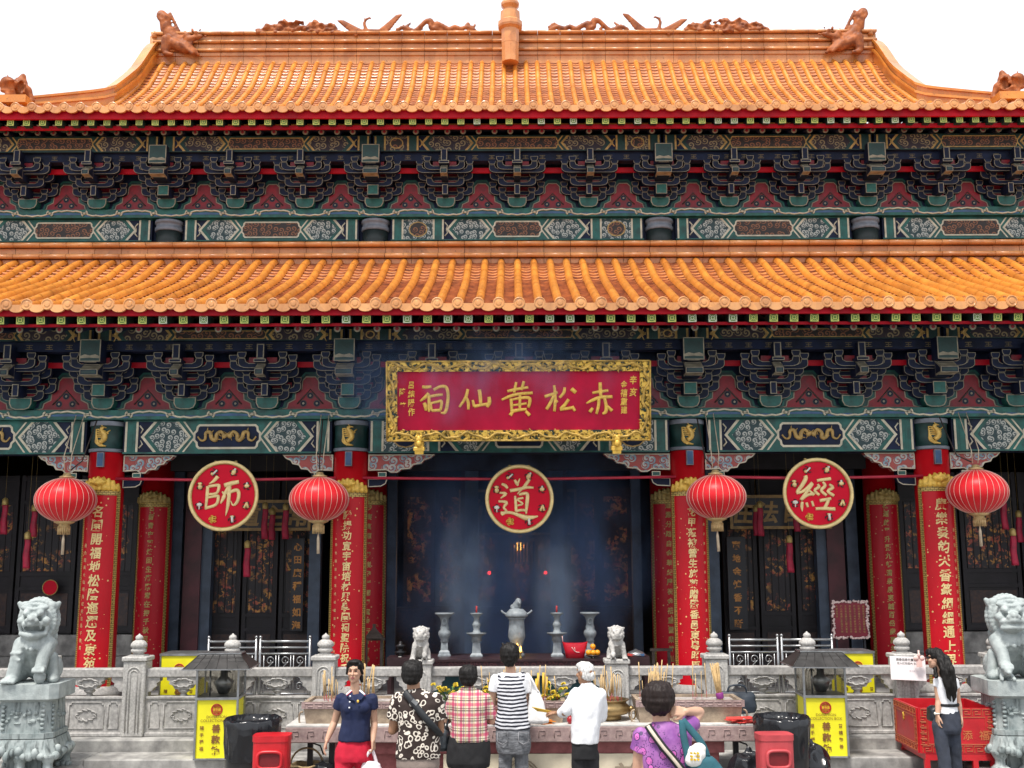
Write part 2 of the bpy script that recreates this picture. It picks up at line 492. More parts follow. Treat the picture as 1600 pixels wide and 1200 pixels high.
def interp(tab, t):
    for i in range(len(tab) - 1):
        if t <= tab[i + 1][0]:
            u = (t - tab[i][0]) / (tab[i + 1][0] - tab[i][0])
            # catmull-rom in z
            def z(j): return tab[max(0, min(len(tab) - 1, j))][1]
            p0, p1, p2, p3 = z(i - 1), z(i), z(i + 1), z(i + 2)
            return .5 * (2 * p1 + (p2 - p0) * u + (2 * p0 - 5 * p1 + 4 * p2 - p3) * u * u + (3 * p1 - p0 - 3 * p2 + p3) * u ** 3)
    return tab[-1][1]

def make_roof(name, tab, sp, wid, rib_r, hipfn, parent, row=.17, rmax=None):
    """front slope: pan tiles in stepped rows, half-round ribs with caps and drip tiles at the eave.  tab: (Y, Z)"""
    mb = MB()
    ya, yb = tab[0][0], tab[-1][0]
    def prof(y): return interp(tab, y)
    def sag(x): return 0.0
    n = int(wid / sp)
    rows = []
    y = ya
    while y < yb - .02:
        dz = prof(min(y + .1, yb)) - prof(y); L = math.hypot(.1, dz)
        rows.append(y); y += row * .1 / L
    rows.append(yb)
    for i in range(-n, n + 1):
        xc = i * sp
        y0 = ya
        ytop = hipfn(abs(xc))                    # where the hip cuts this rib
        if ytop <= ya + .2: continue
        # rib
        m_ = 22; pts = []
        for k in range(m_ + 1):
            yy = ya + (ytop - ya) * k / m_
            pts.append(Vector((hx(xc), yy, prof(yy) + .015)))
        b = len(mb.v); seg = 7
        jr = rnd.uniform(.96, 1.04)
        for k, p in enumerate(pts):
            t = (pts[min(k + 1, m_)] - pts[max(k - 1, 0)]).normalized(); nrm = Vector((0, -t.z, t.y))
            for q in range(seg):
                an = math.pi * q / (seg - 1)
                rr = rib_r * jr
                mb.v.append(p + Vector((math.cos(an) * rr, 0, 0)) + nrm * (math.sin(an) * rr * 1.15))
        for k in range(m_):
            for q in range(seg - 1):
                mb.f.append([b + k * seg + q, b + k * seg + q + 1, b + (k + 1) * seg + q + 1, b + (k + 1) * seg + q][::-1]); mb.m.append(0); mb.sm.append(True)
        # joints in the rib
        yy = ya + .3
        while yy < ytop - .1:
            t = (Vector((0, .05, prof(min(yy + .05, yb)) - prof(yy)))).normalized(); nrm = Vector((0, -t.z, t.y))
            c = Vector((hx(xc), yy, prof(yy) + .015)); b = len(mb.v)
            for s_ in (0, .03):
                for q in range(seg):
                    an = math.pi * q / (seg - 1); rr = rib_r * 1.07
                    mb.v.append(c + t * s_ + Vector((math.cos(an) * rr, 0, 0)) + nrm * (math.sin(an) * rr * 1.15))
            for q in range(seg - 1):
                mb.f.append([b + q, b + q + 1, b + seg + q + 1, b + seg + q][::-1]); mb.m.append(0); mb.sm.append(True)
            yy += .36
        # cap disc with a ring, nail knob
        c = Vector((hx(xc), ya - .012, prof(ya) + .03))
        rc = rib_r * 1.28
        mb.lathe([(rc, -.03), (rc, .012), (rc * .86, .016), (rc * .8, .008), (rc * .5, .008), (rc * .42, .016), (.002, .018)], c, 14, 1, False, axis='Y')
        mb.cone((hx(xc), ya + .2, prof(ya + .2) + rib_r), (hx(xc), ya + .2, prof(ya + .2) + rib_r + .045), .018, .022, 6, 2)
        # drip tile between this rib and the next
        xm = hx(xc + sp / 2); zt = prof(ya) - .005; hw = sp * .5 - rc * .45
        dp = []
        for q in range(9):
            a = math.pi * q / 8; dp.append((xm + hw * math.cos(a), zt - .078 * math.sin(a) ** .8 - .004))
        mb.prism([(xm + hw, zt + .03)] + dp + [(xm - hw, zt + .03)], ya - .02 + rnd.uniform(-.006, .006), ya + .015, 1)
        # pan tiles
        xa, xb = xc + rib_r * .5, xc + sp - rib_r * .5
        yt2 = min(hipfn(abs(xa)), hipfn(abs(xb)))
        for r_ in range(len(rows) - 1):
            if rows[r_] >= yt2: break
            yA, yB_ = rows[r_], min(rows[r_ + 1] + .012, yb)
            b = len(mb.v); K = 4
            tilt = rnd.uniform(-.004, .004)
            for (yy, up) in ((yA, .03), (yB_, .0), (yA, -.006)):
                for q in range(K + 1):
                    u = q / K
                    mb.v.append(Vector((hx(xa + (xb - xa) * u), yy - (.012 * (1 - (2 * u - 1) ** 2) if up else 0), prof(yy) + up + tilt - .03 * (1 - (2 * u - 1) ** 2))))
            for q in range(K):
                mb.f.append([b + q, b + q + 1, b + K + 1 + q + 1, b + K + 1 + q]); mb.m.append(3); mb.sm.append(True)
                mb.f.append([b + 2 * (K + 1) + q, b + 2 * (K + 1) + q + 1, b + q + 1, b + q]); mb.m.append(2); mb.sm.append(False)
    return mb, prof

def banded_ridge(mb, xa, xb, yf, layers, seg, mat=0, jx=0.0):
    """horizontal ridge of stacked tile courses; layers (z0, z1, out, kind)"""
    n = max(1, int(round((xb - xa) / seg))); s = (xb - xa) / n
    mb.boxb((hx(xa + .02), yf + .12, layers[0][0] + .01), (hx(xb - .02), yf + .26, layers[-1][1] - .02), mat)
    for (z0, z1, out, kind) in layers:
        for k in range(n):
            a, b = xa + k * s + .004, xa + (k + 1) * s - .004
            if kind == 'r':
                zc, r = (z0 + z1) / 2, (z1 - z0) / 2
                mb.tube([(hx(a), yf - out, zc), (hx(b), yf - out, zc)], r, 10, mat)
                mb.boxb((hx(a), yf - out, z0 + .01), (hx(b), yf + .3, z1 - .01), mat)
            else:
                mb.boxb((hx(a), yf - out + rnd.uniform(-.003, .003), z0), (hx(b), yf + .3, z1), mat)

# ---------- upper roof
EU, EL = 18.0, 15.1
zu = W(0, 162, EU).z - .06
UT = [(EU, zu), (20.0, zu + .80), (22.0, zu + 1.60), (23.9, W(0, 163, 23.9).z - .04), (25.3, W(0, 133, 25.3).z - .06), (26.5, W(0, 97, 26.5).z)]
RU = 9.17                                                   # half length of the ridge
uroof = MB().build('upper_roof', [T_ROOF], hall) if False else None
XG, YG = 9.36, 24.1                                          # foot of the gable ridge, where the corner hip starts
def hip_u(x): return 26.5 if x <= RU else 26.5 - (x - RU) / (XG - RU) * (26.5 - YG) if x <= XG else YG - (x - XG)
WCO = XG + YG - EU
mb, prof_u = make_roof('upper_roof', UT, .278, 15.2, .062, hip_u, hall)
# plain side slopes, gable walls and rear slope
zr = UT[-1][1]
def hipx(y): return XG + (YG - y) if y <= YG else RU + (26.5 - y) / (26.5 - YG) * (XG - RU)
for s in (-1, 1):
    ys = [EU + (YG - EU) * k / 8 for k in range(9)]
    for y0, y1 in zip(ys, ys[1:]):
        mb.add([(hx(s * hipx(y0)), y0, prof_u(y0)), (hx(s * hipx(y1)), y1, prof_u(y1)), (hx(s * hipx(y1)), 53 - y1, prof_u(y1)), (hx(s * hipx(y0)), 53 - y0, prof_u(y0))], [(0, 1, 2, 3)], 0, True)
    yg = [YG + (26.5 - YG) * k / 4 for k in range(5)]
    for y0, y1 in zip(yg, yg[1:]):
        mb.add([(hx(s * (XG - .06)), y0, prof_u(YG)), (hx(s * (XG - .06)), y0, prof_u(y0)), (hx(s * (XG - .06)), y1, prof_u(y1)), (hx(s * (XG - .06)), y1, prof_u(YG)), (hx(s * (XG - .06)), 53 - y0, prof_u(YG)), (hx(s * (XG - .06)), 53 - y0, prof_u(y0)), (hx(s * (XG - .06)), 53 - y1, prof_u(y1)), (hx(s * (XG - .06)), 53 - y1, prof_u(YG))], [(0, 1, 2, 3), (4, 5, 6, 7)], 2)
for k in range(16):
    y0, y1 = EU + 8.5 * k / 16, EU + 8.5 * (k + 1) / 16
    mb.add([(hx(-hipx(y0)), 53 - y0, prof_u(y0)), (hx(hipx(y0)), 53 - y0, prof_u(y0)), (hx(hipx(y1)), 53 - y1, prof_u(y1)), (hx(-hipx(y1)), 53 - y1, prof_u(y1))], [(0, 1, 2, 3)], 0, True)
uroof = mb.build('upper_roof', [T_ROOF, T_CAP, T_BEAST, T_PAN], hall)
# main ridge
mb = MB(); YR = 26.35
def zr_(py): return zat(py, YR)
L = [(zr_(100), zr_(87), .02, 'f'), (zr_(87), zr_(82), .06, 'f'), (zr_(81.5), zr_(77), .09, 'r'), (zr_(77), zr_(68.5), .03, 'f'), (zr_(68), zr_(63.5), .09, 'r'), (zr_(63.5), zr_(55.5), .03, 'f'), (zr_(55), zr_(50.5), .1, 'r')]
banded_ridge(mb, -RU, RU, YR, L, .575)
mb.build('main_ridge', [T_RIDGE], uroof)
# hip ridges
for s in (-1, 1):
    mb = MB()
    path = []
    for k in range(0, 41):
        y = 26.45 - (26.45 - EU - .1) * k / 40
        x = hipx(y); t = (y - EU) / 8.5
        path.append((Vector((hx(s * x), y, prof_u(y))), .30 + .30 * max(0, min(1, (t - .5) / .45))))
    nd = Vector((s, .5, 0)).normalized()
    for k in range(len(path) - 1):
        (p, h), (q, h2) = path[k], path[k + 1]
        for (f0, f1, wd) in ((-.1, .42, .13), (.42, .56, .19), (.56, .86, .11), (.86, 1.0, .17)):
            vs = []
            for (c, hh) in ((p, h), (q, h2)):
                for (u, zz) in ((-wd, f0), (wd, f0), (wd, f1), (-wd, f1)):
                    vs.append(c + nd * u + Vector((0, 0, zz * hh)))
            mb.add(vs, [(0, 1, 5, 4), (1, 2, 6, 5), (2, 3, 7, 6), (3, 0, 4, 7), (0, 3, 2, 1), (4, 5, 6, 7)], 0)
    mb.build('hip_ridge', [T_ROOF], uroof)
# finial in the middle of the ridge
mb = MB(); fz = lambda py: zat(py, 25.9)
k_ = 25.9 * 1.06 / 1728
mb.lathe([(13.5 * k_, fz(98)), (14 * k_, fz(70)), (14.3 * k_, fz(69)), (14.3 * k_, fz(48)), (19 * k_, fz(45)), (20 * k_, fz(42)), (19.5 * k_, fz(36)), (16 * k_, fz(33)), (16 * k_, fz(29)), (15.8 * k_, fz(25)), (15.5 * k_, fz(20)), (10.5 * k_, fz(19)), (10 * k_, fz(15)), (14.5 * k_, fz(10)), (15 * k_, fz(7)), (13 * k_, fz(3)), (5 * k_, fz(0)), (2 * k_, fz(-4))], (hx(-.12), 25.9, 0), 10, 0, False)
mb.build('ridge_finial', [T_RIDGE], uroof)
# ridge ornaments -------------------------------------------------------------
kx = 1 / 1728 * 28.1
def R2(px, py): v = W(px, py, YR); return v
def mirror_px(p, s): return p if s < 0 else 1605 - p
for s in (-1, 1):
    # beast biting the ridge end
    P = lambda px, py, dy=0: W(mirror_px(px, s), py, YR - .05 + dy)
    prims = []
    def S(px, py, r, dy=0): prims.append(('s', P(px, py, dy), (r * kx, r * kx * .9, r * kx)))
    def C(a, b, r0, r1, dy=0): prims.append(('c', P(a[0], a[1], dy), P(b[0], b[1], dy), r0 * kx, r1 * kx))
    C((260, 78), (262, 60), 6.5, 8, -.15); C((272, 66), (292, 76), 9, 7, -.1); C((260, 82), (270, 83), 4, 3, -.2)      # fore leg and paw
    C((267, 52), (288, 68), 10, 9); S(267, 50, 11); S(283, 62, 10)                 # trunk
    C((262, 44), (259, 28), 9.5, 8); C((259, 28), (255, 22), 9, 8)                 # raised tail root
    for q in range(10):                                                          # tail scrolls
        a = q / 9 * 4.6; r = 8 - q * .6
        S(256 + r * math.cos(a + 2.6), 24 - r * math.sin(a + 2.6), 2.7, -.12)
        S(260 + r * .8 * math.cos(a + 2.6), 35 - r * .8 * math.sin(a + 2.6), 2.4, -.12)
    for q in range(7): S(268 + q * 2.2, 20 + q * 4.4, 3.0)                         # back fins
    C((290, 70), (306, 79), 8, 5, -.1); C((296, 60), (316, 55), 6, 3.2, -.1); C((298, 75), (312, 84), 5, 2.5, -.1)   # head, open jaws
    S(294, 54, 5.5, -.1); S(308, 49, 3.4, -.15); C((303, 47), (302, 44), 2.6, 2, -.1); C((314, 46), (316, 44), 1.8, 1.2, -.1); S(323, 55, 2.5, -.1)
    C((289, 52), (291, 49), 4, 3)
    for q in range(8): S(284 + q * 2.6, 66 + q * 2.2, 3.2, -.2)                    # mane
    S(300, 66, 4, -.1)
    remesh('ridge_beast', prims, .03, [T_BEAST], uroof, 1, ORG[uroof.name])
    # end wall of the ridge
    mb = MB(); a, b = P(247, 97, .0), P(262, 57, .0)
    mb.boxb((min(a.x, b.x), YR - .02, a.z), (max(a.x, b.x), YR + .35, b.z)); mb.ball(P(243, 51), .07)
    mb.cone(P(244, 84, .1), P(243, 56, .1), .14, .11, 8); mb.cone(P(243, 57), P(243, 50), .06, .09, 8); mb.build('ridge_end_block', [T_RIDGE], uroof)
    # openwork clouds
    prims = []
    for q in range(230):
        px = 403 + rnd.random() * 130; u = (px - 403) / 130
        top = 32 + 14 * abs(u - .5) ** 2.2 * 4 + 3 * math.sin(px * .25)
        py = 51 - rnd.random() * (51 - top)
        prims.append(('s', P(px, py, rnd.uniform(-.07, .05)), (rnd.uniform(2.2, 4.6) * kx, .07, rnd.uniform(1.5, 2.6) * kx)))
    prims.append(('c', P(402, 51), P(534, 51), 2.2 * kx, 2.2 * kx))
    remesh('ridge_cloud', prims, .03, [T_BEAST], uroof, 1, ORG[uroof.name])
    # phoenix: two feathered wings, S neck, tail
    prims = []
    for (bx, by, tx, ty) in ((566, 48, 534, 31), (598, 46, 626, 22)):
        for q in range(9):
            u = q / 8
            ax, ay = bx + (tx - bx) * u * .85, by + (ty - by) * u * .85
            ex, ey = ax + (tx - bx) * .16 + (-4 if tx < bx else 3), ay + (ty - by) * .12 + 9 * (1 - u)
            prims.append(('c', P(ax, ay, .0), P(ex, ey, -.04), 3.0 * kx, 1.6 * kx))
            prims.append(('c', P(ax, ay, .03), P(ax + (3 if tx < bx else -3), min(49, ay + 3 + 11 * (1 - u)), .03), 2.6 * kx, 1.2 * kx))
        prims.append(('c', P(bx, by), P(tx, ty), 3.4 * kx, .8 * kx))
    for a, b, r0, r1 in (((574, 47), (571, 36), 3.2, 2.4), ((571, 36), (573, 30), 2.4, 2.2), ((573, 30), (580, 27), 2.2, 1.6), ((580, 27), (583, 31), 1.6, .8), ((572, 48), (605, 48), 3.6, 3.0), ((572, 29), (570, 26), 1.2, .8)):
        C(a, b, r0, r1)
    remesh('ridge_phoenix', prims, .028, [T_BEAST], uroof, 1, ORG[uroof.name])
    # dragon: looping body, tail scroll
    prims = []
    body = smoothpath([(622, 47, 0), (632, 42, 0), (640, 45, 0), (650, 48, 0), (660, 40, 0), (668, 33, 0), (676, 33, 0), (675, 42, 0), (684, 45, 0), (684, 37, 0), (694, 41, 0), (704, 46, 0), (712, 42, 0), (722, 45, 0), (732, 42, 0), (744, 47, 0)], 4)
    for q in range(len(body) - 1):
        rr = 2.5 + 1.5 * math.sin(q / len(body) * math.pi)
        C((body[q].x, body[q].y), (body[q + 1].x, body[q + 1].y), rr, rr)
        if q % 2 == 0: C((body[q].x, body[q].y), (body[q].x + 1, body[q].y - 5), 1.2, .5)
    for q in range(26): S(rnd.uniform(622, 746), rnd.uniform(44, 49.5), rnd.uniform(1.4, 2.6))
    for q in range(10): S(rnd.uniform(728, 746), rnd.uniform(36, 48), 2.2)
    C((636, 42), (643, 35), 2.4, 1.2); C((643, 35), (645, 40), 1.2, .8)
    C((620, 49.5), (748, 49.5), 1.6, 1.6)
    remesh('ridge_dragon', prims, .028, [T_BEAST], uroof, 1, ORG[uroof.name])
    # crouching lion on the hip
    HY = 22.6; prims = []
    Ph = lambda px, py, dy=0: W(mirror_px(px, s), py, HY + dy); kh = 23.9 / 1728
    def S2(px, py, r, dy=0, rz=None): prims.append(('s', Ph(px, py, dy), (r * kh, r * kh, (rz or r) * kh)))
    def C2(a, b, r0, r1, dy=0): prims.append(('c', Ph(a[0], a[1], dy), Ph(b[0], b[1], dy), r0 * kh, r1 * kh))
    S2(14, 126, 11, -.25, 9); S2(6, 128, 6, -.3, 4); C2((4, 132), (20, 132), 3.6, 3.6, -.3); C2((4, 139), (22, 139), 3.2, 3.6, -.3); S2(15, 123, 3.2, -.4); S2(22, 123, 3, -.38)
    C2((14, 118), (13, 113), 2, 1, -.2); C2((26, 122), (27, 118), 2, 1, -.1)
    C2((24, 142), (42, 140), 11, 10); S2(36, 128, 9); C2((36, 122), (38, 117), 7, 5); S2(30, 126, 6, -.1)
    C2((14, 146), (10, 157), 5, 4.5, -.3); C2((24, 148), (24, 157), 5, 4.5, -.25); C2((46, 142), (52, 155), 6, 4.5); S2(46, 157, 5, -.1); S2(24, 158, 5, -.3); S2(7, 158, 5, -.35)
    for q in range(30):
        a = rnd.random() * 6.28; S2(34 + 7 * math.cos(a), 133 + 11 * math.sin(a), 2.4, -.28 + rnd.random() * .2)
    remesh('hip_lion', prims, .035, [T_BEAST], uroof, 1, ORG[uroof.name])
    mb = MB(); a, b = Ph(-12, 170), Ph(56, 158.5); mb.boxb((min(a.x, b.x), HY - .45, a.z), (max(a.x, b.x), HY + .3, b.z)); mb.build('lion_plinth', [T_ROOF], uroof)

# ---------- lower roof
zl = W(0, 470, EL).z - .06
LT = [(EL, zl), (16.5, zl + .50), (17.9, zl + 1.07), (19.15, W(0, 411, 19.15).z)]
mb, prof_l = make_roof('lower_roof', LT, .287, 15.5, .064, lambda x: 19.15, hall)
lroof = mb.build('lower_roof', [T_ROOF, T_CAP, T_BEAST, T_PAN], hall)
mb = MB(); q = lambda py: zat(py, 19.05)
banded_ridge(mb, -15.5, 15.5, 19.05, [(q(414), q(404.5), .03, 'f'), (q(404), q(397), .09, 'r'), (q(397), q(387), .02, 'f'), (q(386.5), q(379), .1, 'r')], .47)
mb.build('roof_ridge_band', [T_RIDGE], lroof)

# ---------- eaves: fascia, square flying rafters, round rafters, soffit
SQ_BUDGET = [100]; RD_BUDGET = [100]
def square_rafter(pale):
    m = MB(); a = .058; L_ = .32
    m.boxb((-a, 0, -a), (a, L_, a), 2)
    inn = m.ring([(-a, -a), (a, -a), (a, a), (-a, a)], .012, -.003, 0, 1)
    for s in (-1, 1):
        d = a - .012; w_ = .006
        m.add([(-d * s - w_, -.006, -d), (-d * s + w_, -.006, -d), (d * s + w_, -.006, d), (d * s - w_, -.006, d)], [(0, 1, 2, 3)], 0)
    m.plate([(.03 * math.cos(k * .785), .03 * math.sin(k * .785)) for k in range(8)], -.0075, 0)
    m.plate([(.019 * math.cos(k * .785), .019 * math.sin(k * .785)) for k in range(8)], -.009, 1)
    return m
def round_rafter():
    m = MB(); r = .052
    m.tube([(0, .0, 0), (0, 1.5, .35)], r, 10, 2, True)
    m.lathe([(r, -.004), (r, .004), (r * .6, .006)], (0, 0, 0), 12, 0, False, axis='Y')
    m.lathe([(r * .58, .004), (r * .5, .008), (.002, .010)], (0, 0, 0), 10, 1, False, axis='Y')
    return m
def eave(E, rows, sp, wid, profile, root, lower):
    r0, r1, s0, s1, k0, k1, c0 = rows
    z = lambda py, yy: zat(py, yy)
    mb = MB()
    zf0, zf1 = z(r1, E + .07), z(r0, E + .07)
    mb.boxb((hx(-wid), E + .07, zf0), (hx(wid), E + .12, zf1 + .06), 0)
    zk1, zk0 = z(k0, E + .27) - .004, z(k1, E + .27)
    mb.boxb((hx(-wid), E + .27, zk0), (hx(wid), E + .31, zk1), 0)
    mb.build('eave_fascia', [P_RED], root)
    mb = MB()                                          # soffit boards, two planes
    za, zb = zf0 + .045, zf0 + .045 + .4 * .12
    mb.add([(hx(-wid), E + .121, za + .06), (hx(wid), E + .121, za + .06), (hx(wid), E + .75, za + .13), (hx(-wid), E + .75, za + .13)], [(0, 1, 2, 3)], 0)
    zc = zk0 + .05
    mb.add([(hx(-wid), E + .33, zc), (hx(wid), E + .33, zc), (hx(wid), E + 3.2, zc + .62), (hx(-wid), E + 3.2, zc + .62)], [(0, 1, 2, 3)], 0)
    mb.build('eave_soffit', [P_NAVY], root)
    nv = int(wid / sp)
    z_s = z((s0 + s1) / 2, E + .14)
    z_r = z(c0, E + .55)
    vis = int((9.4 if not lower else 7.7) / sp)
    p1, p2, rr = square_rafter(0), square_rafter(1), round_rafter()
    o1 = p1.build('flying_rafter', [P_YEL, P_GREEN, P_DGREEN], root, org=(0, 0, 0)); o2 = p2.build('flying_rafter', [P_YELP, P_GREEN, P_DGREEN], root, org=(0, 0, 0))
    o3 = rr.build('round_rafter', [P_LINE, P_MAROON, P_NAVY], root, org=(0, 0, 0))
    orig = Vector(ORG[root.name])
    used = {o1: 0, o2: 0, o3: 0}
    def put(src, x, y_, zz):
        loc = Vector((hx(x), y_, zz)) - orig
        if used[src] == 0: o = src
        else:
            o = src.copy(); COL.objects.link(o); o.parent = root
        used[src] += 1; o.location = loc; o.rotation_euler = (R(7), rnd.uniform(-.03, .03), rnd.uniform(-.02, .02))
    rest_s, rest_r = MB(), MB()
    for i in sorted(range(-nv, nv + 1), key=abs):
        x = (i + .5) * sp
        if abs(i) <= vis and SQ_BUDGET[0] > 0:
            SQ_BUDGET[0] -= 1
            put(o2 if (rnd.random() < .22) else o1, x, E + .14 , z_s)
        else: rest_s.add([Vector(v) + Vector((hx(x), E + .14, z_s)) for v in p1.v], p1.f, 0); rest_s.m[-len(p1.m):] = p1.m
        x += sp * .35 * (1 if lower else .2)
        if abs(i) <= vis and RD_BUDGET[0] > 0:
            RD_BUDGET[0] -= 1; put(o3, x, E + .55, z_r)
        else: rest_r.add([Vector(v) + Vector((hx(x), E + .55, z_r)) for v in rr.v], rr.f, 0); rest_r.m[-len(rr.m):] = rr.m
    if rest_s.v: rest_s.build('flying_rafter', [P_YEL, P_GREEN, P_DGREEN], root)['kind'] = 'stuff'
    if rest_r.v: rest_r.build('round_rafter', [P_LINE, P_MAROON, P_NAVY], root)['kind'] = 'stuff'
eave(EL, (480, 491, 491, 504, 503.5, 508, 512.5), .287, 13, prof_l, lroof, True)
eave(EU, (172, 183.5, 183.5, 194, 194.5, 200.5, 205), .278, 14, prof_u, uroof, False)

# ---------- painted architraves
def stripe_end(m, x0, x1, z0, z1, y):
    w = x1 - x0
    m.boxb((x0, y, z0), (x1, y + .02, z1), 2)
    a = w * .16
    for (u, v) in ((0, a), (w - a, w)): m.boxb((x0 + u, y - .006, z0), (x0 + v, y, z1), 1)
    m.boxb((x0 + w * .42, y - .004, z0), (x0 + w * .58, y, z1), 0)
def chevron(m, xt, dirn, z0, z1, y, wd, mat, ext=.17):
    zc = (z0 + z1) / 2
    e = ext * dirn
    poly = [(xt, zc), (xt + e, z1), (xt + e + wd * dirn, z1), (xt + wd * dirn, zc), (xt + e + wd * dirn, z0), (xt + e, z0)]
    m.add([(x, y, z) for x, z in poly], [(0, 1, 2, 3), (0, 3, 4, 5)], mat)
def cartouche(m, xa, xb, z0, z1, y, mats, dragons, panel):
    h = z1 - z0; k = h * .2
    P = [(xa, z0 + k * 1.7), (xa + k * .5, z0 + k * 1.2), (xa + k * .6, z0 + k * .5), (xa + k * 1.1, z0), (xb - k * 1.1, z0), (xb - k * .6, z0 + k * .5), (xb - k * .5, z0 + k * 1.2), (xb, z0 + k * 1.7),
         (xb, z1 - k * 1.7), (xb - k * .5, z1 - k * 1.2), (xb - k * .6, z1 - k * .5), (xb - k * 1.1, z1), (xa + k * 1.1, z1), (xa + k * .6, z1 - k * .5), (xa + k * .5, z1 - k * 1.2), (xa, z1 - k * 1.7)]
    m.ring(P, h * .085, y, 1, panel)
    if dragons:
        for s in (-1, 1):
            cx = (xa + xb) / 2 + s * (xb - xa) * .24; sx = (xb - xa) * .2; cz = (z0 + z1) / 2; sz = h * .27
            pts = [(-1, .1), (-.75, .7), (-.45, .3), (-.4, -.5), (-.1, -.3), (.05, .6), (.35, .55), (.4, -.4), (.7, -.6), (.95, .0)]
            pts = [(cx + s * u * sx, y - .012, cz + v * sz) for u, v in pts]
            sp_ = smoothpath(pts, 4); n = len(sp_)
            m.tube(sp_, [.012 + .022 * math.sin(math.pi * min(1, .12 + i / n)) for i in range(n)], 6, 3)
            m.ball((cx - s * sx, y - .012, cz + .1 * sz), (.045, .02, .04), 3, 8)
            for i in range(3, n - 2, 4):
                p = sp_[i]; a = i * 1.7
                m.tube([p, p + Vector((math.cos(a) * .07, 0, math.sin(a) * .07))], [.013, .006], 5, 3)
            for i in range(5):
                a = 2.2 + i * .5
                p = Vector(pts[0]); m.tube([p, p + Vector((-s * math.cos(a - 2.2) * .09, 0, .08 * math.sin(a)))], [.01, .004], 5, 3)
def architrave(name, x0, x1, z0, z1, y, parent, dim=False, roundel=False, dragons=True, cart=.42):
    """one bay of painted beam; slots 0 teal 1 cream 2 green-teal 3 gold 4 scrolls 5 panel 6 navy"""
    m = MB(); h = z1 - z0
    m.boxb((x0, y + .02, z0 - .0), (x1, y + .3, z1), 6)
    m.boxb((x0, y + .0, z0), (x1, y + .02, z0 + h * .05), 0); m.boxb((x0, y + .0, z1 - h * .04), (x1, y + .02, z1), 0)
    za, zb = z0 + h * .05, z1 - h * .04
    w = .2
    xs0, xs1 = x0 + .03, x1 - .03
    stripe_end(m, xs0, xs0 + w, za, zb, y); stripe_end(m, xs1 - w, xs1, za, zb, y)
    a, b = xs0 + w, xs1 - w
    if roundel:
        q = h * 1.3
        for (u, v, c) in ((a, a + q, 1), (b - q, b, -1)):
            m.boxb((u, y + .005, za), (v, y + .02, zb), 4)
            cc = ((u + v) / 2, (za + zb) / 2)
            m.ring([(cc[0] + h * .42 * math.cos(k * .524), cc[1] + h * .36 * math.sin(k * .524)) for k in range(12)], .02, y - .002, 3, 5)
        stripe_end(m, a + q, a + q + w, za, zb, y); stripe_end(m, b - q - w, b - q, za, zb, y)
        a, b = a + q + w, b - q - w
    L_ = b - a; cw = L_ * cart; ca, cb = (a + b) / 2 - cw / 2, (a + b) / 2 + cw / 2
    m.boxb((a, y + .008, za), (ca - .05, y + .02, zb), 4); m.boxb((cb + .05, y + .008, za), (b, y + .02, zb), 4)
    m.boxb((ca - .05, y + .008, za), (cb + .05, y + .02, zb), 2)
    e = h * .38
    for (xx, d) in ((a + .04, 1), (b - .04, -1)):            # dark corners, then cream and teal chevrons
        zc = (za + zb) / 2
        for zz in (za, zb): m.plate([(xx - d * .06, zz), (xx - d * .06, zc), (xx, zc), (xx + d * e, zz)], y + .004, 6)
        chevron(m, xx, d, za, zb, y, .05, 1, e); chevron(m, xx + d * .05, d, za, zb, y + .002, .07, 2, e)
        for zz, sg in ((za + .06, 1), (zb - .06, -1)): m.tube([(xx - d * .02, y - .002, zz), (xx + d * .03, y - .002, zz + sg * .06), (xx + d * .0, y - .002, zz + sg * .12)], [.012, .012, .005], 5, 1)
    for (xx, d) in ((ca - .08, 1), (cb + .08, -1)):
        zc = (za + zb) / 2
        m.plate([(xx - d * e, za), (xx, zc), (xx - d * e, zb), (xx + d * .2, zb), (xx + d * .2, za)], y + .003, 2)
        chevron(m, xx, -d, za, zb, y, -.045, 1, e)
        chevron(m, xx + d * .09, -d, za, zb, y, -.03, 1, e * .9)
    cartouche(m, ca, cb, za + h * .08, zb - h * .08, y - .006, None, dragons, 5)
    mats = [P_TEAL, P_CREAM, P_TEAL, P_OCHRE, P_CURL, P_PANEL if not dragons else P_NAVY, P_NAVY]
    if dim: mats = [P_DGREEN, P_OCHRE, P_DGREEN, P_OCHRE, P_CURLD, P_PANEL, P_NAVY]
    return m.build(name, mats, parent)

def wavy_band(x0, x1, z0, z1, y, parent, sp, xc):
    """teal and blue band with a rolling cream line"""
    m = MB(); m.boxb((x0, y + .02, z0), (x1, y + .3, z1), 0)
    h = z1 - z0; k = int((x0 - xc) / sp) - 1
    while xc + k * sp < x1:
        for j in (0, 1):
            c = xc + (k + .5 * j) * sp; hw = sp * .27; up = 1 if j else -1
            zc = z0 + h * (.62 if j else .42)
            pts = [(-1, .25 * up), (-1.08, -.05 * up), (-.9, -.2 * up), (-.7, .1 * up), (-.45, .25 * up), (-.3, .18 * up), (0, .32 * up), (.3, .18 * up), (.45, .25 * up), (.7, .1 * up), (.9, -.2 * up), (1.08, -.05 * up), (1, .25 * up)]
            pts = [(min(max(c + u * hw, x0 + .01), x1 - .01), y + .012, zc + v * h * .8) for u, v in pts]
            m.tube(smoothpath(pts, 2), .016, 5, 1)
            m.plate([(min(max(c + u * hw, x0), x1), zc + (v * h * .8)) for u, v in ((-.9, -.15), (0, .0), (.9, -.15), (.9, -.35), (-.9, -.35))], y + .016, 2)
        k += 1
    return m.build('painted_band', [P_TEAL, P_CREAM, P_BLUE], parent)

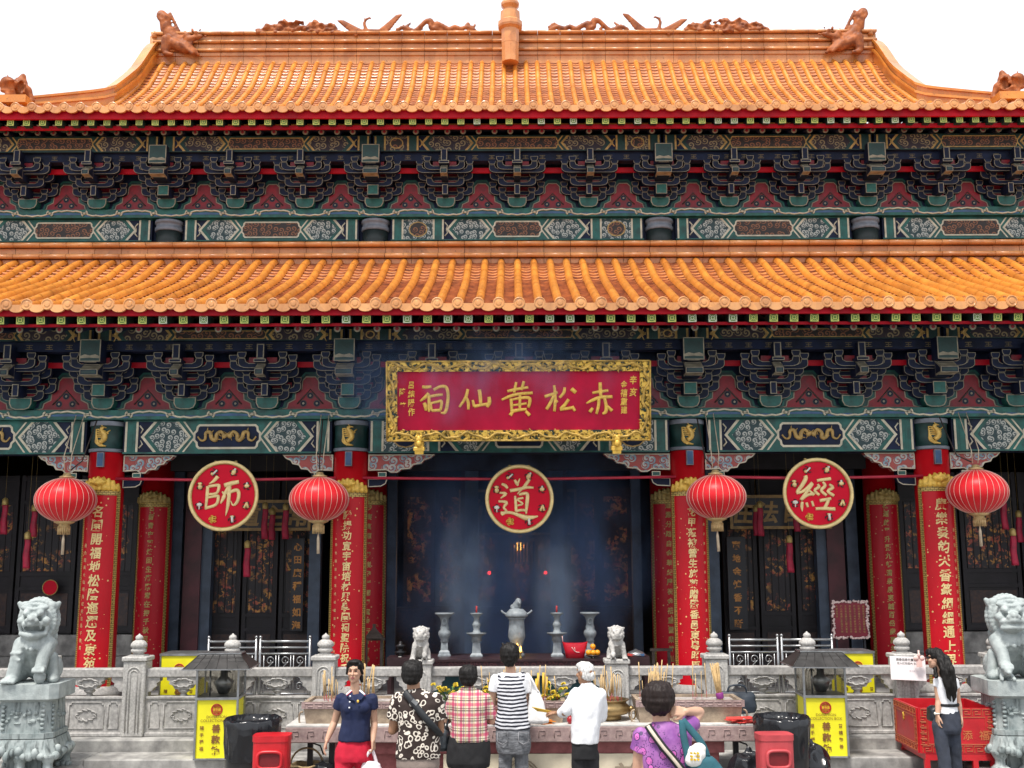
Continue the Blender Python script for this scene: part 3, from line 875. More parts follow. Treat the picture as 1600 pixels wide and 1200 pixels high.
# ---------- bracket sets
def arm_poly(a, z, h=.085, up=.10):
    pts = [(-a, z + up + h * .9)]
    for k in range(5):
        t = math.pi / 2 * k / 4
        pts.append((-a + .13 * (1 - math.cos(t)), z + up * .9 - (up * .9) * math.sin(t) + .0))
    r_ = [(-x, zz) for x, zz in pts[::-1]]
    top = [(a - .10, z + up + h * .9), (a - .115, z + h + .03), (a - .16, z + h), (-a + .16, z + h), (-a + .115, z + h + .03), (-a + .10, z + up + h * .9)]
    return pts + r_ + top
def bracket(big):
    """slots 0 navy, 1 outline, 2 teal, 3 maroon, 4 green-grey panel"""
    m = MB(); st = .30
    # cup block
    cw = .17
    cup = [(-cw, .21), (-cw, .10), (-cw * .8, .02), (-cw * .4, -.01), (cw * .4, -.01), (cw * .8, .02), (cw, .10), (cw, .21)]
    m.prism(cup, -.2, .05, 2); m.ring(cup, .016, -.203, 1, 2)
    tiers = [(-.10, .34, .18), (-.02, .49, .36), (-.34, .36, .42), (-.22, .49, .58), (-.60, .36, .66), (-.46, .50, .62)]
    tiers = [(-.12, .32, .16), (-.08, .49, .30), (-.40, .34, .40), (-.34, .49, .54), (-.70, .36, .66), (-.62, .50, .62)]
    for (y, a, z) in tiers:
        p = arm_poly(a, z)
        m.prism(p, y, y + .1, 0); m.ring(p, .009, y - .003, 1, 0)
        for s in (-1, 1):
            c = s * (a - .055); zt = z + .1 + .085 * .9
            blk = [(c - .045, zt + .005), (c + .045, zt + .005), (c + .066, zt + .06), (c + .066, zt + .11), (c - .066, zt + .11), (c - .066, zt + .06)]
            m.prism(blk, y - .02, y + .1, 0); m.ring(blk, .009, y - .023, 1, 0)
        m.boxb((-a + .15, y + .06, z + .085), (a - .15, y + .08, z + .2), 3)
    # forward arms along the axis
    w = .05 if not big else .1
    for (yf, z0, z1, slot, ww) in ((-.45, .20, .42, 2 if big else 0, w), (-.80, .48, .72, 0, w * 1.15)):
        m.boxb((-ww, yf, z0), (ww, 0, z1), 0)
        m.ring([(-ww, z0), (ww, z0), (ww, z1), (-ww, z1)], .014, yf - .004, 1, slot)
    # sloping nose block
    nw = .062 if not big else .13
    m.add([(-nw, -.98, .60), (nw, -.98, .60), (nw, -.98, .50), (-nw, -.98, .50), (-nw, -.7, .76), (nw, -.7, .76), (nw, -.7, .48), (-nw, -.7, .48)], [(0, 3, 2, 1), (0, 1, 5, 4), (3, 7, 6, 2), (0, 4, 7, 3), (1, 2, 6, 5)], 1)
    m.ring([(-nw + .012, .51), (nw - .012, .51), (nw - .012, .59), (-nw + .012, .59)], .012, -.984, 0, 4)
    for s in (-1, 1):
        m.add([(s * (nw + .003), -.95, .58), (s * (nw + .003), -.95, .52), (s * (nw + .003), -.72, .51), (s * (nw + .003), -.72, .72)], [(0, 1, 2, 3)], 0)
    # top head piece
    hw, hz0, hz1, hy = (.055, .80, 1.06, -.88) if not big else (.155, .74, 1.14, -.95)
    m.boxb((-hw, hy, hz0), (hw, -.4, hz1), 0)
    m.ring([(-hw, hz0), (hw, hz0), (hw, hz1), (-hw, hz1)], .016, hy - .004, 1, 4 if big else 0)
    if big:
        q = [(-hw * .9, hz0 + .1), (-hw * .5, hz0 + .13), (0, hz0 + .11), (hw * .5, hz0 + .13), (hw * .9, hz0 + .1), (hw * .9, hz0 + .06), (0, hz0 + .07), (-hw * .9, hz0 + .06)]
        m.plate(q, hy - .006, 1)
    m.boxb((-.09, -.92, .73), (.09, -.4, .79), 0); m.ring([(-.09, .73), (.09, .73), (.09, .79), (-.09, .79)], .012, -.924, 1, 0)
    return m
BR_MATS = [P_NAVY, P_LINE, P_TEAL, P_MAROON, P_DGREEN]
BR_S, BR_B = bracket(False), bracket(True)
def bracket_row(yw, z0, sc, xs, parent, root_loc):
    src = {}
    for x, big in xs:
        if big not in src:
            o = (BR_B if big else BR_S).build('bracket_set', BR_MATS, parent, org=(0, 0, 0)); src[big] = o
        else:
            o = src[big].copy(); COL.objects.link(o); o.parent = parent
        o.location = Vector((hx(x), yw, z0)) - Vector(ORG[parent.name]); o.scale = (sc, sc * .80, sc * .84)
def mountain_boards(yw, z0, h, xs, parent, x0, x1):
    m = MB(); m.boxb((hx(x0), yw, z0), (hx(x1), yw + .1, z0 + h * 2.2), 0)
    for i in range(len(xs) - 1):
        c, d = (xs[i] + xs[i + 1]) / 2, (xs[i + 1] - xs[i])
        a = d * .37
        P = [(-a, 0), (-a * .78, h * .05), (-a * .74, h * .2), (-a * .52, h * .3), (-a * .5, h * .52), (-a * .3, h * .62), (-a * .28, h * .86), (-a * .16, h * .98), (a * .16, h * .98), (a * .28, h * .86), (a * .3, h * .62), (a * .5, h * .52), (a * .52, h * .3), (a * .74, h * .2), (a * .78, h * .05), (a, 0)]
        P = [(hx(c) + u, z0 + .02 + v) for u, v in P]
        big = [(hx(c) + (u - hx(c)) * 1.16, z0 + .005 + (v - z0) * 1.12) for u, v in P]
        m.ring(big, .03, yw - .004, 2, 3); m.ring(P, .016, yw - .009, 1, 4)
        for (u, v) in ((0, .42), (-.13, .2), (.13, .2)):
            cc = (hx(c) + u * .8, z0 + v * h * 1.05)
            m.ring([(cc[0] + .055 * math.cos(k * .63), cc[1] + .055 * math.sin(k * .63)) for k in range(10)], .012, yw - .013, 5, 0)
            m.plate([(cc[0] + .02 * math.cos(k), cc[1] + .02 * math.sin(k)) for k in range(6)], yw - .016, 1)
        m.tube([(hx(c) - .2, yw - .012, z0 + .1), (hx(c) - .1, yw - .012, z0 + h * .4), (hx(c), yw - .012, z0 + h * .62), (hx(c) + .1, yw - .012, z0 + h * .4), (hx(c) + .2, yw - .012, z0 + .1)], .012, 5, 5)
    return m.build('bracket_board', [P_NAVY, P_LINE, P_TEAL, P_DGREEN, P_MAROON, P_BROWN], parent)
def wang_mark(m, x, z, y, s, mat):
    for dz, w_ in ((.0, 1), (.5, .7), (1, .9)): m.boxb((x - s * w_ * .5, y - .003, z + dz * s * .55), (x + s * w_ * .5, y, z + dz * s * .55 + .010), mat)
    m.boxb((x - .005, y - .0025, z), (x + .005, y, z + s * .55), mat)
def purlin(z0, z1, y, parent, sp, wid):
    m = MB(); m.boxb((hx(-wid), y, z0), (hx(wid), y + .2, z1), 0)
    k = int(wid / sp)
    for i in range(-k, k): wang_mark(m, hx((i + .5) * sp), z0 + .03, y, .11, 1)
    return m.build('eave_beam', [P_NAVY, M('dull_gold_line', (.16, .12, .05), .5)], parent)

xs_c = [-1.938, -1.292, -.646, 0, .646, 1.292, 1.938]
inner = [-1.292, 0, 1.292]
side = [BX1 + 1.252, BX1 + 2.504]
far = [BX2 + 1.252, BX2 + 2.504]
row = [(-BX3, True)] + [(-x, False) for x in far[::-1]] + [(-BX2, True)] + [(-x, False) for x in side[::-1]] + [(-BX1, True)] + [(x, False) for x in inner] + [(BX1, True)] + [(x, False) for x in side] + [(BX2, True)] + [(x, False) for x in far] + [(BX3, True)]
# lower storey
YA = 16.82
zA0, zA1 = zat(707, YA), zat(655, YA)
zW1 = zat(640, YA)
for (a, b, dr) in ((-BX3, -BX2, True), (-BX2, -BX1, True), (-BX1, BX1, True), (BX1, BX2, True), (BX2, BX3, True)):
    architrave('painted_beam', hx(a) + .285, hx(b) - .285, zA0, zA1, YA, hall, dragons=True, cart=.38 if b - a < 4 else .34, roundel=(b - a) > 4)
wavy_band(hx(-BX3), hx(BX3), zA1 + .004, zW1, YA - .12, hall, 1.252, hx(0))
mountain_boards(YA + .02, zW1, .52, [x for x, b in row], hall, -BX3, BX3)
bracket_row(YA + .0, zW1 + .01, 1.0, row, hall, None)
purlin(zat(547, YA - .52), zat(531, YA - .52), YA - .52, hall, .3, 11)
m = MB(); m.boxb((hx(-11), YA - .3, zW1 + .62), (hx(11), YA - .26, zW1 + .70), 0); m.build('red_board', [P_RED], hall)
for (a, b) in ((-BX3, -BX2), (-BX2, -BX1), (-BX1, BX1), (BX1, BX2), (BX2, BX3)):
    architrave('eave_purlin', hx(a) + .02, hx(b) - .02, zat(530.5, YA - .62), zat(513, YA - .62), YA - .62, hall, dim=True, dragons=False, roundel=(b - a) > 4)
# upper storey
YU = 19.35
zB0, zB1 = zat(375, YU), zat(341, YU)
zV1 = zat(328, YU)
for (a, b) in ((-BX3, -BX2), (-BX2, -BX1), (-BX1, BX1), (BX1, BX2), (BX2, BX3)):
    architrave('painted_beam', hx(a) + .29, hx(b) - .29, zB0, zB1, YU, hall, dragons=False, roundel=(b - a) > 4, cart=.40 if b - a < 4 else .34)
wavy_band(hx(-BX3), hx(BX3), zB1 + .004, zV1, YU - .12, hall, 1.252, hx(0))
mountain_boards(YU + .02, zV1, .50, [x for x, b in row], hall, -BX3, BX3)
bracket_row(YU, zV1 + .01, 1.0, row, hall, None)
purlin(zat(251, YU - .52), zat(236, YU - .52), YU - .52, hall, .3, 11)
m = MB(); m.boxb((hx(-11), YU - .3, zV1 + .60), (hx(11), YU - .26, zV1 + .69), 0); m.build('red_board', [P_RED], hall)
for (a, b) in ((-BX3, -BX2), (-BX2, -BX1), (-BX1, BX1), (BX1, BX2), (BX2, BX3)):
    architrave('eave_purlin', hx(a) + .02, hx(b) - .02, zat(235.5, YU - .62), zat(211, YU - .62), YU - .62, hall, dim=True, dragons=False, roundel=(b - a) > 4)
m = MB()                                            # upper wall, closing the attic
m.boxb((hx(-14.5), YU + .13, zB0 - .3), (hx(14.5), YU + .4, zV1 + 1.5), 0)
m.boxb((hx(-14.5), YA + .32, zA0 + .1), (hx(14.5), YA + .5, zW1 + 1.6), 0)
m.build('dark_wall', [P_NAVY], hall)
# short upper columns
for x in (-BX3, -BX2, -BX1, BX1, BX2, BX3):
    m = MB(); c = (hx(x), YU + .1, 0); r = .23; m0, m1 = zat(381, YU - .28), zat(336, YU - .28)
    m.lathe([(r * 1.12, m0 - .2), (r * 1.12, m0 + .03), (r * .95, m0 + .10), (r, m0 + .14), (r, m1 - .2)], c, 20, 0)
    m.lathe([(r * 1.02, m1 - .2), (r * 1.1, m1 - .19), (r * 1.1, m1 - .13), (r * 1.02, m1 - .12), (r * 1.02, m1 - .06), (r * 1.12, m1 - .05), (r * 1.12, m1)], c, 20, 1)
    m.build('short_column', [M('dark_post_paint', (.012, .022, .022), .5), M('grey_collar', (.2, .22, .26), .5)], hall)

# ---------- columns with painted drums
def column(x, y, r, ztop, zdrum, front):
    m = MB(); c = (hx(x), y, 0); zb = ZF
    if front:
        m.lathe([(r * 1.35, zb), (r * 1.4, zb + .06), (r * 1.15, zb + .15), (r * 1.04, zb + .16)], c, 28, 5)
    m.lathe([(r * 1.04, zb + .1), (r * 1.02, (zb + ztop) / 2), (r, zdrum)], c, 32, 0)
    o = m
    if front:
        m.lathe([(r * 1.02, zdrum), (r * 1.06, zdrum + .01), (r * 1.06, zdrum + .05), (r * 1.01, zdrum + .06), (r * 1.01, ztop - .09), (r * 1.06, ztop - .08), (r * 1.06, ztop - .02), (r, ztop - .01), (r, ztop)], c, 32, 1)
        for (za, zc) in ((zdrum + .005, zdrum + .055), (ztop - .085, ztop - .015)): m.lathe([(r * 1.065, za), (r * 1.072, za + .01), (r * 1.072, zc - .01), (r * 1.065, zc)], c, 32, 2)
        zm, hh = (zdrum + ztop) / 2, (ztop - zdrum)
        # golden phoenix on the drum: body, neck, swept tail
        def on(u, v): an = u / r; return Vector((hx(x) + (r + .012) * math.sin(an), y - (r + .012) * math.cos(an), zm + v))
        m.tube(smoothpath([on(.02, .13), on(-.02, .1), on(.03, .03), on(.03, -.05), on(-.03, -.1)], 3), [.02] * 2 + [.03] * 3 + [.045] * 5 + [.04] * 3, 6, 3)
        for q in range(5): m.tube(smoothpath([on(.02, -.03 + q * .02), on(-.08 - q * .005, -.02 + q * .03), on(-.1 + q * .012, -.1), on(-.02 + q * .02, -.16)], 3), .012, 5, 3)
        for q in range(4): m.tube([on(.03, .02), on(.11 - q * .02, .09 - q * .05)], [.02, .008], 5, 3)
        m.tube([on(.02, .13), on(.06, .12)], [.014, .004], 5, 3); m.tube([on(0, .14), on(-.03, .18)], [.01, .004], 5, 3)
        # small blue plaque with pale rim at the column head
        m.box((hx(x), y - r - .02, zdrum - .12), (.105, .05, .22), 2); m.box((hx(x), y - r - .047, zdrum - .12), (.08, .012, .19), 4)
    return m.build('column', [P_COLRED, P_DGREEN, M('grey_collar', (.2, .22, .26), .5), P_GOLD, P_BLUE, STONE], hall)
zdr = zat(704, 16.75); zct = zat(654, 16.75)
for x in (-BX3, -BX2, -BX1, BX1, BX2, BX3): column(x, YC, .262, zct, zdr, True)
zbc = 4.6
for x in (-BX3, -BX2, -BX1, BX1, BX2, BX3): column(x, YB, .27, zbc, zbc, False)

# ---------- carved scroll brackets under the beam beside each column
def queti(x, s, w_):
    m = MB(); z1 = zA0 - .012; xa = x + s * .27
    P = [(0, 0), (w_, 0), (w_ * .93, -.06), (w_ * .84, -.09), (w_ * .8, -.14), (w_ * .68, -.16), (w_ * .63, -.22), (w_ * .5, -.23), (w_ * .44, -.28), (w_ * .34, -.28), (w_ * .27, -.24), (0, -.25)]
    P = [(hx(xa) + s * u, z1 + v) for u, v in P]
    m.prism(P, YC - .06, YC + .06, 0); m.ring(P, .018, YC - .064, 1, 0)
    m.box((hx(xa) + s * .22, YC - .02, z1 - .31), (.13, .14, .075), 3); m.ring([(hx(xa) + s * .22 + u, z1 - .31 + v) for u, v in ((-.065, -.037), (.065, -.037), (.065, .037), (-.065, .037))], .012, YC - .093, 1, 2)
    Q = [(0, -.37), (.3, -.37), (.27, -.45), (.2, -.49), (0, -.5)]
    Q = [(hx(xa) + s * u, z1 + v) for u, v in Q]
    m.prism(Q, YC - .05, YC + .05, 3); m.ring(Q, .014, YC - .054, 1, 3)
    m.build('scroll_bracket', [P_QUETI, P_CREAM, P_TEAL, P_NAVY], hall)
for x in (-BX2, -BX1, BX1, BX2):
    for s in (-1, 1):
        queti(x, s, 1.02 if (abs(x) == BX1 and s == (1 if x < 0 else -1)) else .78)

# ---------- hall interior: dark room, wall plinths, door leaves
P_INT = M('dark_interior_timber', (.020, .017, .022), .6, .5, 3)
P_POST = M('blue_grey_post', (.07, .10, .15), .5, .3, 4)
P_LAT = M('lattice_gold_flecks', (.035, .02, .018), .5, .4, 6)
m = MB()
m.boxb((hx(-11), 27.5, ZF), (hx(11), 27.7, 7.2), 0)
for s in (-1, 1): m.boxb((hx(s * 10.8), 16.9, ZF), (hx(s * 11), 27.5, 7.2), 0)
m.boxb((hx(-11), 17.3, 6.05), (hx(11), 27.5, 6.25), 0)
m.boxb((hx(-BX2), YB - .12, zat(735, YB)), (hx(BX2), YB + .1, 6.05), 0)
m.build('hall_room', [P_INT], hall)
def flecked(name, bgc, colA, colB, scale, th):
    mt, nt, b = base(name, .5)
    v = objco(nt); n1 = noisetex(nt, v, scale, 2, .7); n2 = noisetex(nt, v, scale * .23, 2)
    f = mth(nt, 'MULTIPLY', ramp(nt, n1, th, th + .08), ramp(nt, n2, .42, .58))
    c = mixcol(nt, f, bgc, mixcol(nt, ramp(nt, noisetex(nt, v, scale * .6, 1), .4, .6), colA, colB))
    nt.links.new(c, b.inputs['Base Color']); return mt
P_FLECK = flecked('carved_gilt_lattice', (.014, .011, .016), (.62, .30, .06), (.42, .08, .05), 13, .50)
P_MPOST = M('dull_maroon_post', (.10, .022, .03), .45, .4, 3)
for s in (-1, 1):                                            # stone plinth in the end bays
    m = MB()
    for k in range(4): m.boxb((hx(s * (BX2 + .3 + k * .85)), YB - .1, ZF), (hx(s * (BX2 + .3 + k * .85 + .84)), YB + .15, ZF + .38), 0, .01); m.boxb((hx(s * (BX2 + .1 + k * .9)), YB - .08, ZF + .385), (hx(s * (BX2 + .1 + k * .9 + .89)), YB + .15, ZF + .74), 0, .01)
    m.build('wall_plinth', [STONE_D], hall)
for s in (-1, 1):
    for (xa, xb, zl_) in ((BX2 + .3, BX3 - .3, ZF + .74), (BX1 + .3 + .75, BX2 - .3 - .45, ZF)):
        n = 3; wdt = (xb - xa) / n
        for k in range(n):
            m = MB(); a, b = xa + k * wdt + .02, xa + (k + 1) * wdt - .02
            if s < 0: a, b = -b, -a
            zt = 4.2; y = YB + .55 if zl_ == ZF else YB
            m.boxb((hx(a), y, zl_ + .02), (hx(b), y + .06, zt), 0)
            for (p, q) in ((a, a + .07), (b - .07, b)): m.boxb((hx(p), y - .03, zl_ + .02), (hx(q), y, zt), 0)
            for zz in (zl_ + .05, zl_ + .75, zl_ + 1.0, zt - .5, zt - .1): m.boxb((hx(a), y - .028, zz), (hx(b), y, zz + .06), 0)
            m.boxb((hx(a + .09), y - .008, zl_ + 1.08), (hx(b - .09), y, zt - .52), 1)
            d = .12; nx = int((b - a - .18) / d)
            for i in range(nx + 1): m.boxb((hx(a + .09 + i * d), y - .02, zl_ + 1.08), (hx(a + .09 + i * d + .014), y - .009, zt - .52), 0)
            m.boxb((hx(a + .1), y - .012, zl_ + .15), (hx(b - .1), y, zl_ + .7), 2)
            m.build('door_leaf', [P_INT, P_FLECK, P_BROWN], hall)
    m = MB()                                                 # posts beside the doors
    for (px, w_, y, mt) in ((612, .16, 20.0, 0), (736, .26, 22.2, 2), (723, .1, 22.3, 1), (277, .2, 19.9, 0), (303, .3, 19.85, 1), (324, .2, 19.9, 0), (493, .2, 19.8, 0)):
        x = W(mirror_px(px, s) + (5 if s < 0 else -5) * 0, 850, y).x
        m.boxb((x - w_ / 2, y - .1, ZF), (x + w_ / 2, y + .1, 6.05), mt)
    m.build('door_post', [P_POST, P_MPOST, M('smoke_paled_post', (.20, .28, .38), .5)], hall)  # paler copy of the post paint, with smoke haze put into the colour
m = MB()                                                     # altar screens deep in the hall
for k in range(7):
    a = -2.5 + k * .72; m.boxb((hx(a), 24.6, ZF + .3), (hx(a + .68), 24.7, 4.3), 0); m.boxb((hx(a + .08), 24.58, ZF + 1.1), (hx(a + .6), 24.6, 4.1), 1)
m.boxb((hx(-2.6), 24.2, ZF), (hx(2.6), 24.58, ZF + 1.0), 0)
m.build('altar_screen', [P_BROWN, flecked('bright_gilt_carving', (.05, .03, .03), (.9, .45, .10), (.55, .12, .08), 11, .46)], hall)
# ================================================================ THINGS HUNG ON THE HALL
GOLD = M('bright_gold_leaf', (.88, .55, .09), .36, .2, 20, metal=.15, bmp=.1)
GOLD_P = M('pale_gold', (.86, .66, .30), .35, .15, 12, metal=.15)
GOLD_D = M('aged_gold', (.5, .36, .12), .45, .3, 20, metal=.3)
def M_fleck(name, col, fl, rough=.38):
    m, nt, b = base(name, rough, 0, .05, .25)
    v = objco(nt); vo = N(nt, 'ShaderNodeTexVoronoi'); vo.inputs['Scale'].default_value = 13
    nt.links.new(v, vo.inputs['Vector'])
    n1 = noisetex(nt, v, 1.3, 4); n2 = noisetex(nt, v, 9, 1)
    f = mth(nt, 'MULTIPLY', mth(nt, 'LESS_THAN', vo.outputs['Distance'], .17), mth(nt, 'GREATER_THAN', n2, .5))
    c = mixcol(nt, ramp(nt, n1, .3, .7), tuple(x * .8 for x in col), col)
    nt.links.new(mixcol(nt, f, c, fl), b.inputs['Base Color']); return m
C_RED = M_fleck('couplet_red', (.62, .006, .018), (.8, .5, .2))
C_SHADED = M_fleck('couplet_red_shaded', (.54, .008, .022), (.55, .3, .14))  # darker copy of the board red: porch shade put into the colour
def M_meander(name, a_, b_, sc):
    m, nt, b = base(name, .4, .3)
    br = N(nt, 'ShaderNodeTexBrick'); br.inputs['Scale'].default_value = sc; br.inputs['Mortar Size'].default_value = .035
    br.inputs['Color1'].default_value = (*a_, 1); br.inputs['Color2'].default_value = (a_[0] * .8, a_[1] * .8, a_[2] * .8, 1); br.inputs['Mortar'].default_value = (*b_, 1)
    tc = nt.nodes.new('ShaderNodeTexCoord'); sp = nt.nodes.new('ShaderNodeSeparateXYZ'); cb = nt.nodes.new('ShaderNodeCombineXYZ')
    nt.links.new(tc.outputs['Object'], sp.inputs[0]); nt.links.new(sp.outputs[0], cb.inputs[0]); nt.links.new(sp.outputs[2], cb.inputs[1]); nt.links.new(cb.outputs[0], br.inputs[0])
    nt.links.new(br.outputs[0], b.inputs['Base Color']); return m
C_MEAN = M_meander('gilt_key_border', (.62, .45, .13), (.10, .06, .02), 9)

def couplet(px_col, y, r, pz_top, pz_bot, text, size, first_py, last_py, label, dark, small_side, sub, half=1.15, char_first=None):
    """gilded board bent round the front of a column; rows given as seen in the picture"""
    x = px_col; yf = y - r
    z0, z1 = zat(pz_bot, yf), zat(pz_top, yf)
    t = empty('couplet_board', label, 'couplet board', (x, yf, z0), group='couplet boards on the columns')
    rr = r + .012
    def cyl(m, u0, u1, za, zb, rad, mat, n=18):
        b = len(m.v)
        for i in range(n + 1):
            an = (u0 + (u1 - u0) * i / n)
            for (zz, q) in ((za, rad), (zb, rad)): m.v.append(Vector((x + q * math.sin(an), y - q * math.cos(an), zz)))
        for i in range(n): m.f.append([b + 2 * i, b + 2 * i + 2, b + 2 * i + 3, b + 2 * i + 1]); m.m.append(mat); m.sm.append(True)
        for (an, e) in ((u0, 1), (u1, 1)):
            c = len(m.v); 
            for q in (r * .9, rad):
                for zz in (za, zb): m.v.append(Vector((x + q * math.sin(an), y - q * math.cos(an), zz)))
            m.f.append([c, c + 1, c + 3, c + 2]); m.m.append(mat); m.sm.append(False)
    m = MB(); cyl(m, -half, half, z0, z1, rr, 0); m.build('board', [C_SHADED if dark else C_RED], t)
    m = MB(); bw = .20
    for s in (-1, 1): cyl(m, min(s * half, s * (half - bw)), max(s * half, s * (half - bw)), z0, z1, rr + .012, 0, 5)
    cyl(m, -half + bw, half - bw, z1 - .09, z1, rr + .012, 0); cyl(m, -half + bw, half - bw, z0, z0 + .09, rr + .012, 0)
    m.build('key_border', [C_MEAN], t)
    for s in (-1, 1):
        pass
    # gilded lotus crest on top
    prims = []
    def on(u, v, q=0): an = u / rr; return (x + (rr + q) * math.sin(an), y - (rr + q) * math.cos(an), z1 + v)
    for q in range(9):
        u = (q - 4) * r * .25; hgt = .17 * (1 - (abs(q - 4) / 5.2) ** 2)
        prims.append(('c', on(u, .0, .02), on(u * .95, hgt, .03), .035, .026))
    for q in range(5):
        a = math.pi * (q + .5) / 5; prims.append(('c', on(0, .08, .06), on(.09 * math.cos(a), .08 + .09 * math.sin(a), .07), .03, .022))
    prims.append(('s', on(0, .09, .07), .045))
    for q in range(14): prims.append(('s', on(rnd.uniform(-1, 1) * r * 1.0, rnd.uniform(.0, .07), .03), .026))
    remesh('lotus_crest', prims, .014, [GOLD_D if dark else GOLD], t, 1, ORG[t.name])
    # characters
    m = MB(); n = len(text)
    for i, ch in enumerate(text):
        if ch == ' ': continue
        py = first_py + (last_py - first_py) * i / (n - 1)
        put_text(m, ch, 0, zat(py, yf), size, 0, 0, .025, .95, (x, y, rr + .006), .05, .08)
    # column of small dedication characters
    if sub:
        us, p0, p1, st = small_side
        zc = p0
        for i, ch in enumerate(st):
            py = p0 + (p1 - p0) * i / (len(st) - 1)
            put_text(m, ch, us * rr, zat(py, yf), size * .34, 0, 0, .0, 1, (x, y, rr + .006))
    m.build('lettering', [GOLD_D if dark else GOLD_P], t)  # rear lettering takes duller gold, the same shade put into its colour
    return t
cr = .276
couplet(hx(-BX2), YC, cr, 762, 1082, '名園開福地松陰迤邐及東苑', .185, 797, 1034, 'bright couplet board reading from 名園開福地, on the front column behind the open-mouthed lion', False, (-.62, 850, 1010, '嗇色園黃大仙祠落成紀念弟子敬書'), True)
couplet(hx(-BX1), YC, cr, 766, 1100, '讚揚功宣宇宙培材興學園祠聖院祝千', .138, 804, 1043, 'bright couplet board with the characters 宇宙培材, on the front column behind the woman in navy', False, (-.62, 850, 1030, '嗇色園重修落成誌慶弟子敬書沐恩'), True)
couplet(hx(BX1), YC, cr, 766, 1100, '花甲蒞被營生施藥贈醫香邑東粵昭百', .138, 801, 1041, 'bright couplet board with the characters 施藥贈醫, on the front column right of the altar', False, (.72, 820, 1000, '歲次癸丑仲秋吉旦衆弟子敬立'), True)
couplet(hx(BX2), YC, cr, 760, 1082, '廣樂奏鈞天香篆絪縕通上界', .185, 790, 1034, 'bright couplet board reading from 廣樂奏鈞天, on the front column nearest the long-haired woman', False, (.72, 830, 1000, '歲次癸丑仲秋吉旦衆弟子敬立沐恩'), True)
cb_ = .284
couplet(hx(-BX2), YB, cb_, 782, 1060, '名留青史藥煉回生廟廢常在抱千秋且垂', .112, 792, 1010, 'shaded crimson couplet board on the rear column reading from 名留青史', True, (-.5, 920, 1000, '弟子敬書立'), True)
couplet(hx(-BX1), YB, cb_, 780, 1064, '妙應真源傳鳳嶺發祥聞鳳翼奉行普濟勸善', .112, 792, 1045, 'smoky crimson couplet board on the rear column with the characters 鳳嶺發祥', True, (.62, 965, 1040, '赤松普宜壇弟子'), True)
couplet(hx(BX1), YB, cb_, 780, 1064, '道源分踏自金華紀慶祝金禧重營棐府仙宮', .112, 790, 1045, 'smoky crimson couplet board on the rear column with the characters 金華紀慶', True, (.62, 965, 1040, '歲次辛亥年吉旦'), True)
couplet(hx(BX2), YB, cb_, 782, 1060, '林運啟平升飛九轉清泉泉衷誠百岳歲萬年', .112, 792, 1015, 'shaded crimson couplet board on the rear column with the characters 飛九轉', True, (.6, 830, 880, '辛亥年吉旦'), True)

# ---------- main name board
P_PLQ = M('plaque_crimson', (.48, .006, .042), .5, .2, 2, spec=.2)
m_, nt_, b_ = base('carved_gilt_frame', .35, .4)
v_ = objco(nt_); n_ = noisetex(nt_, v_, 13, 3, .6); f_ = ramp(nt_, n_, .42, .52)
nt_.links.new(mixcol(nt_, f_, (.02, .045, .04), (.82, .54, .10)), b_.inputs['Base Color']); bump(nt_, b_, f_, .9, .03)
FRAME = m_
TLT = R(10)                                            # leans forward
PY = 15.75
pc = W(810, 626, PY)
pq = empty('name_board', 'large crimson name board with five gold characters in a carved gilt frame', 'sign', (pc.x, PY, pc.z), world=False)
pq.rotation_euler = (TLT, 0, 0)
kp = (PY * 1.0) / 1728 * 1.005
hw_, hh_ = 206 * kp, 62 * kp
fw = 16 * kp
m = MB(); m.boxb((-hw_ + .02, -.02, -hh_ + .02), (hw_ - .02, .05, hh_ - .02)); m.build('board', [P_PLQ], pq)
m = MB()
for (a, b) in (((-hw_, -hh_), (hw_, -hh_ + fw)), ((-hw_, hh_ - fw), (hw_, hh_)), ((-hw_, -hh_ + fw), (-hw_ + fw, hh_ - fw)), ((hw_ - fw, -hh_ + fw), (hw_, hh_ - fw))):
    m.boxb((a[0], -.07, a[1]), (b[0], .06, b[1]), 0)
for s in (-1, 1):
    m.tube([(-hw_, -.075, s * hh_), (hw_, -.075, s * hh_)], .014, 6, 1); m.tube([(s * hw_, -.075, -hh_), (s * hw_, -.075, hh_)], .014, 6, 1)
# raised carving: writhing dragons and clouds along the frame
def frame_path(u): return u
per = [(-hw_ + fw / 2, -hh_ + fw / 2), (hw_ - fw / 2, -hh_ + fw / 2), (hw_ - fw / 2, hh_ - fw / 2), (-hw_ + fw / 2, hh_ - fw / 2)]
for e in range(4):
    a, b = Vector(per[e]), Vector(per[(e + 1) % 4]); L_ = (b - a).length; d = (b - a) / L_; nn = Vector((-d.y, d.x))
    npt = int(L_ / .045); pts = []
    for i in range(npt + 1):
        s_ = i / npt * L_; o_ = math.sin(s_ * 13 + e) * fw * .26 + math.sin(s_ * 31) * fw * .08
        p = a + d * s_ + nn * o_; pts.append((p.x, -.078, p.y))
    m.tube(smoothpath(pts, 2), .019, 6, 1)
    for i in range(npt * 2):
        s_ = rnd.random() * L_; p = a + d * s_ + nn * rnd.uniform(-.4, .4) * fw
        an = rnd.random() * 6.28
        m.tube([(p.x, -.074, p.y), (p.x + .025 * math.cos(an), -.08, p.y + .025 * math.sin(an)), (p.x + .04 * math.cos(an + .9), -.074, p.y + .04 * math.sin(an + .9))], [.008, .014, .006], 5, 1)
m.build('frame', [FRAME, M('antique_gold', (.66, .42, .09), .45, .45, 9, metal=.2, bmp=.3)], pq)
m = MB(); S_ = 220 / 1600 * kp
def fn6(u, v): return ((600 + u * 220 / 1600 - 810) * kp, (626 - (560 + v * 220 / 1600)) * kp)
def fn7(u, v): return ((800 + u * 220 / 1600 - 810) * kp, (626 - (560 + v * 220 / 1600)) * kp)
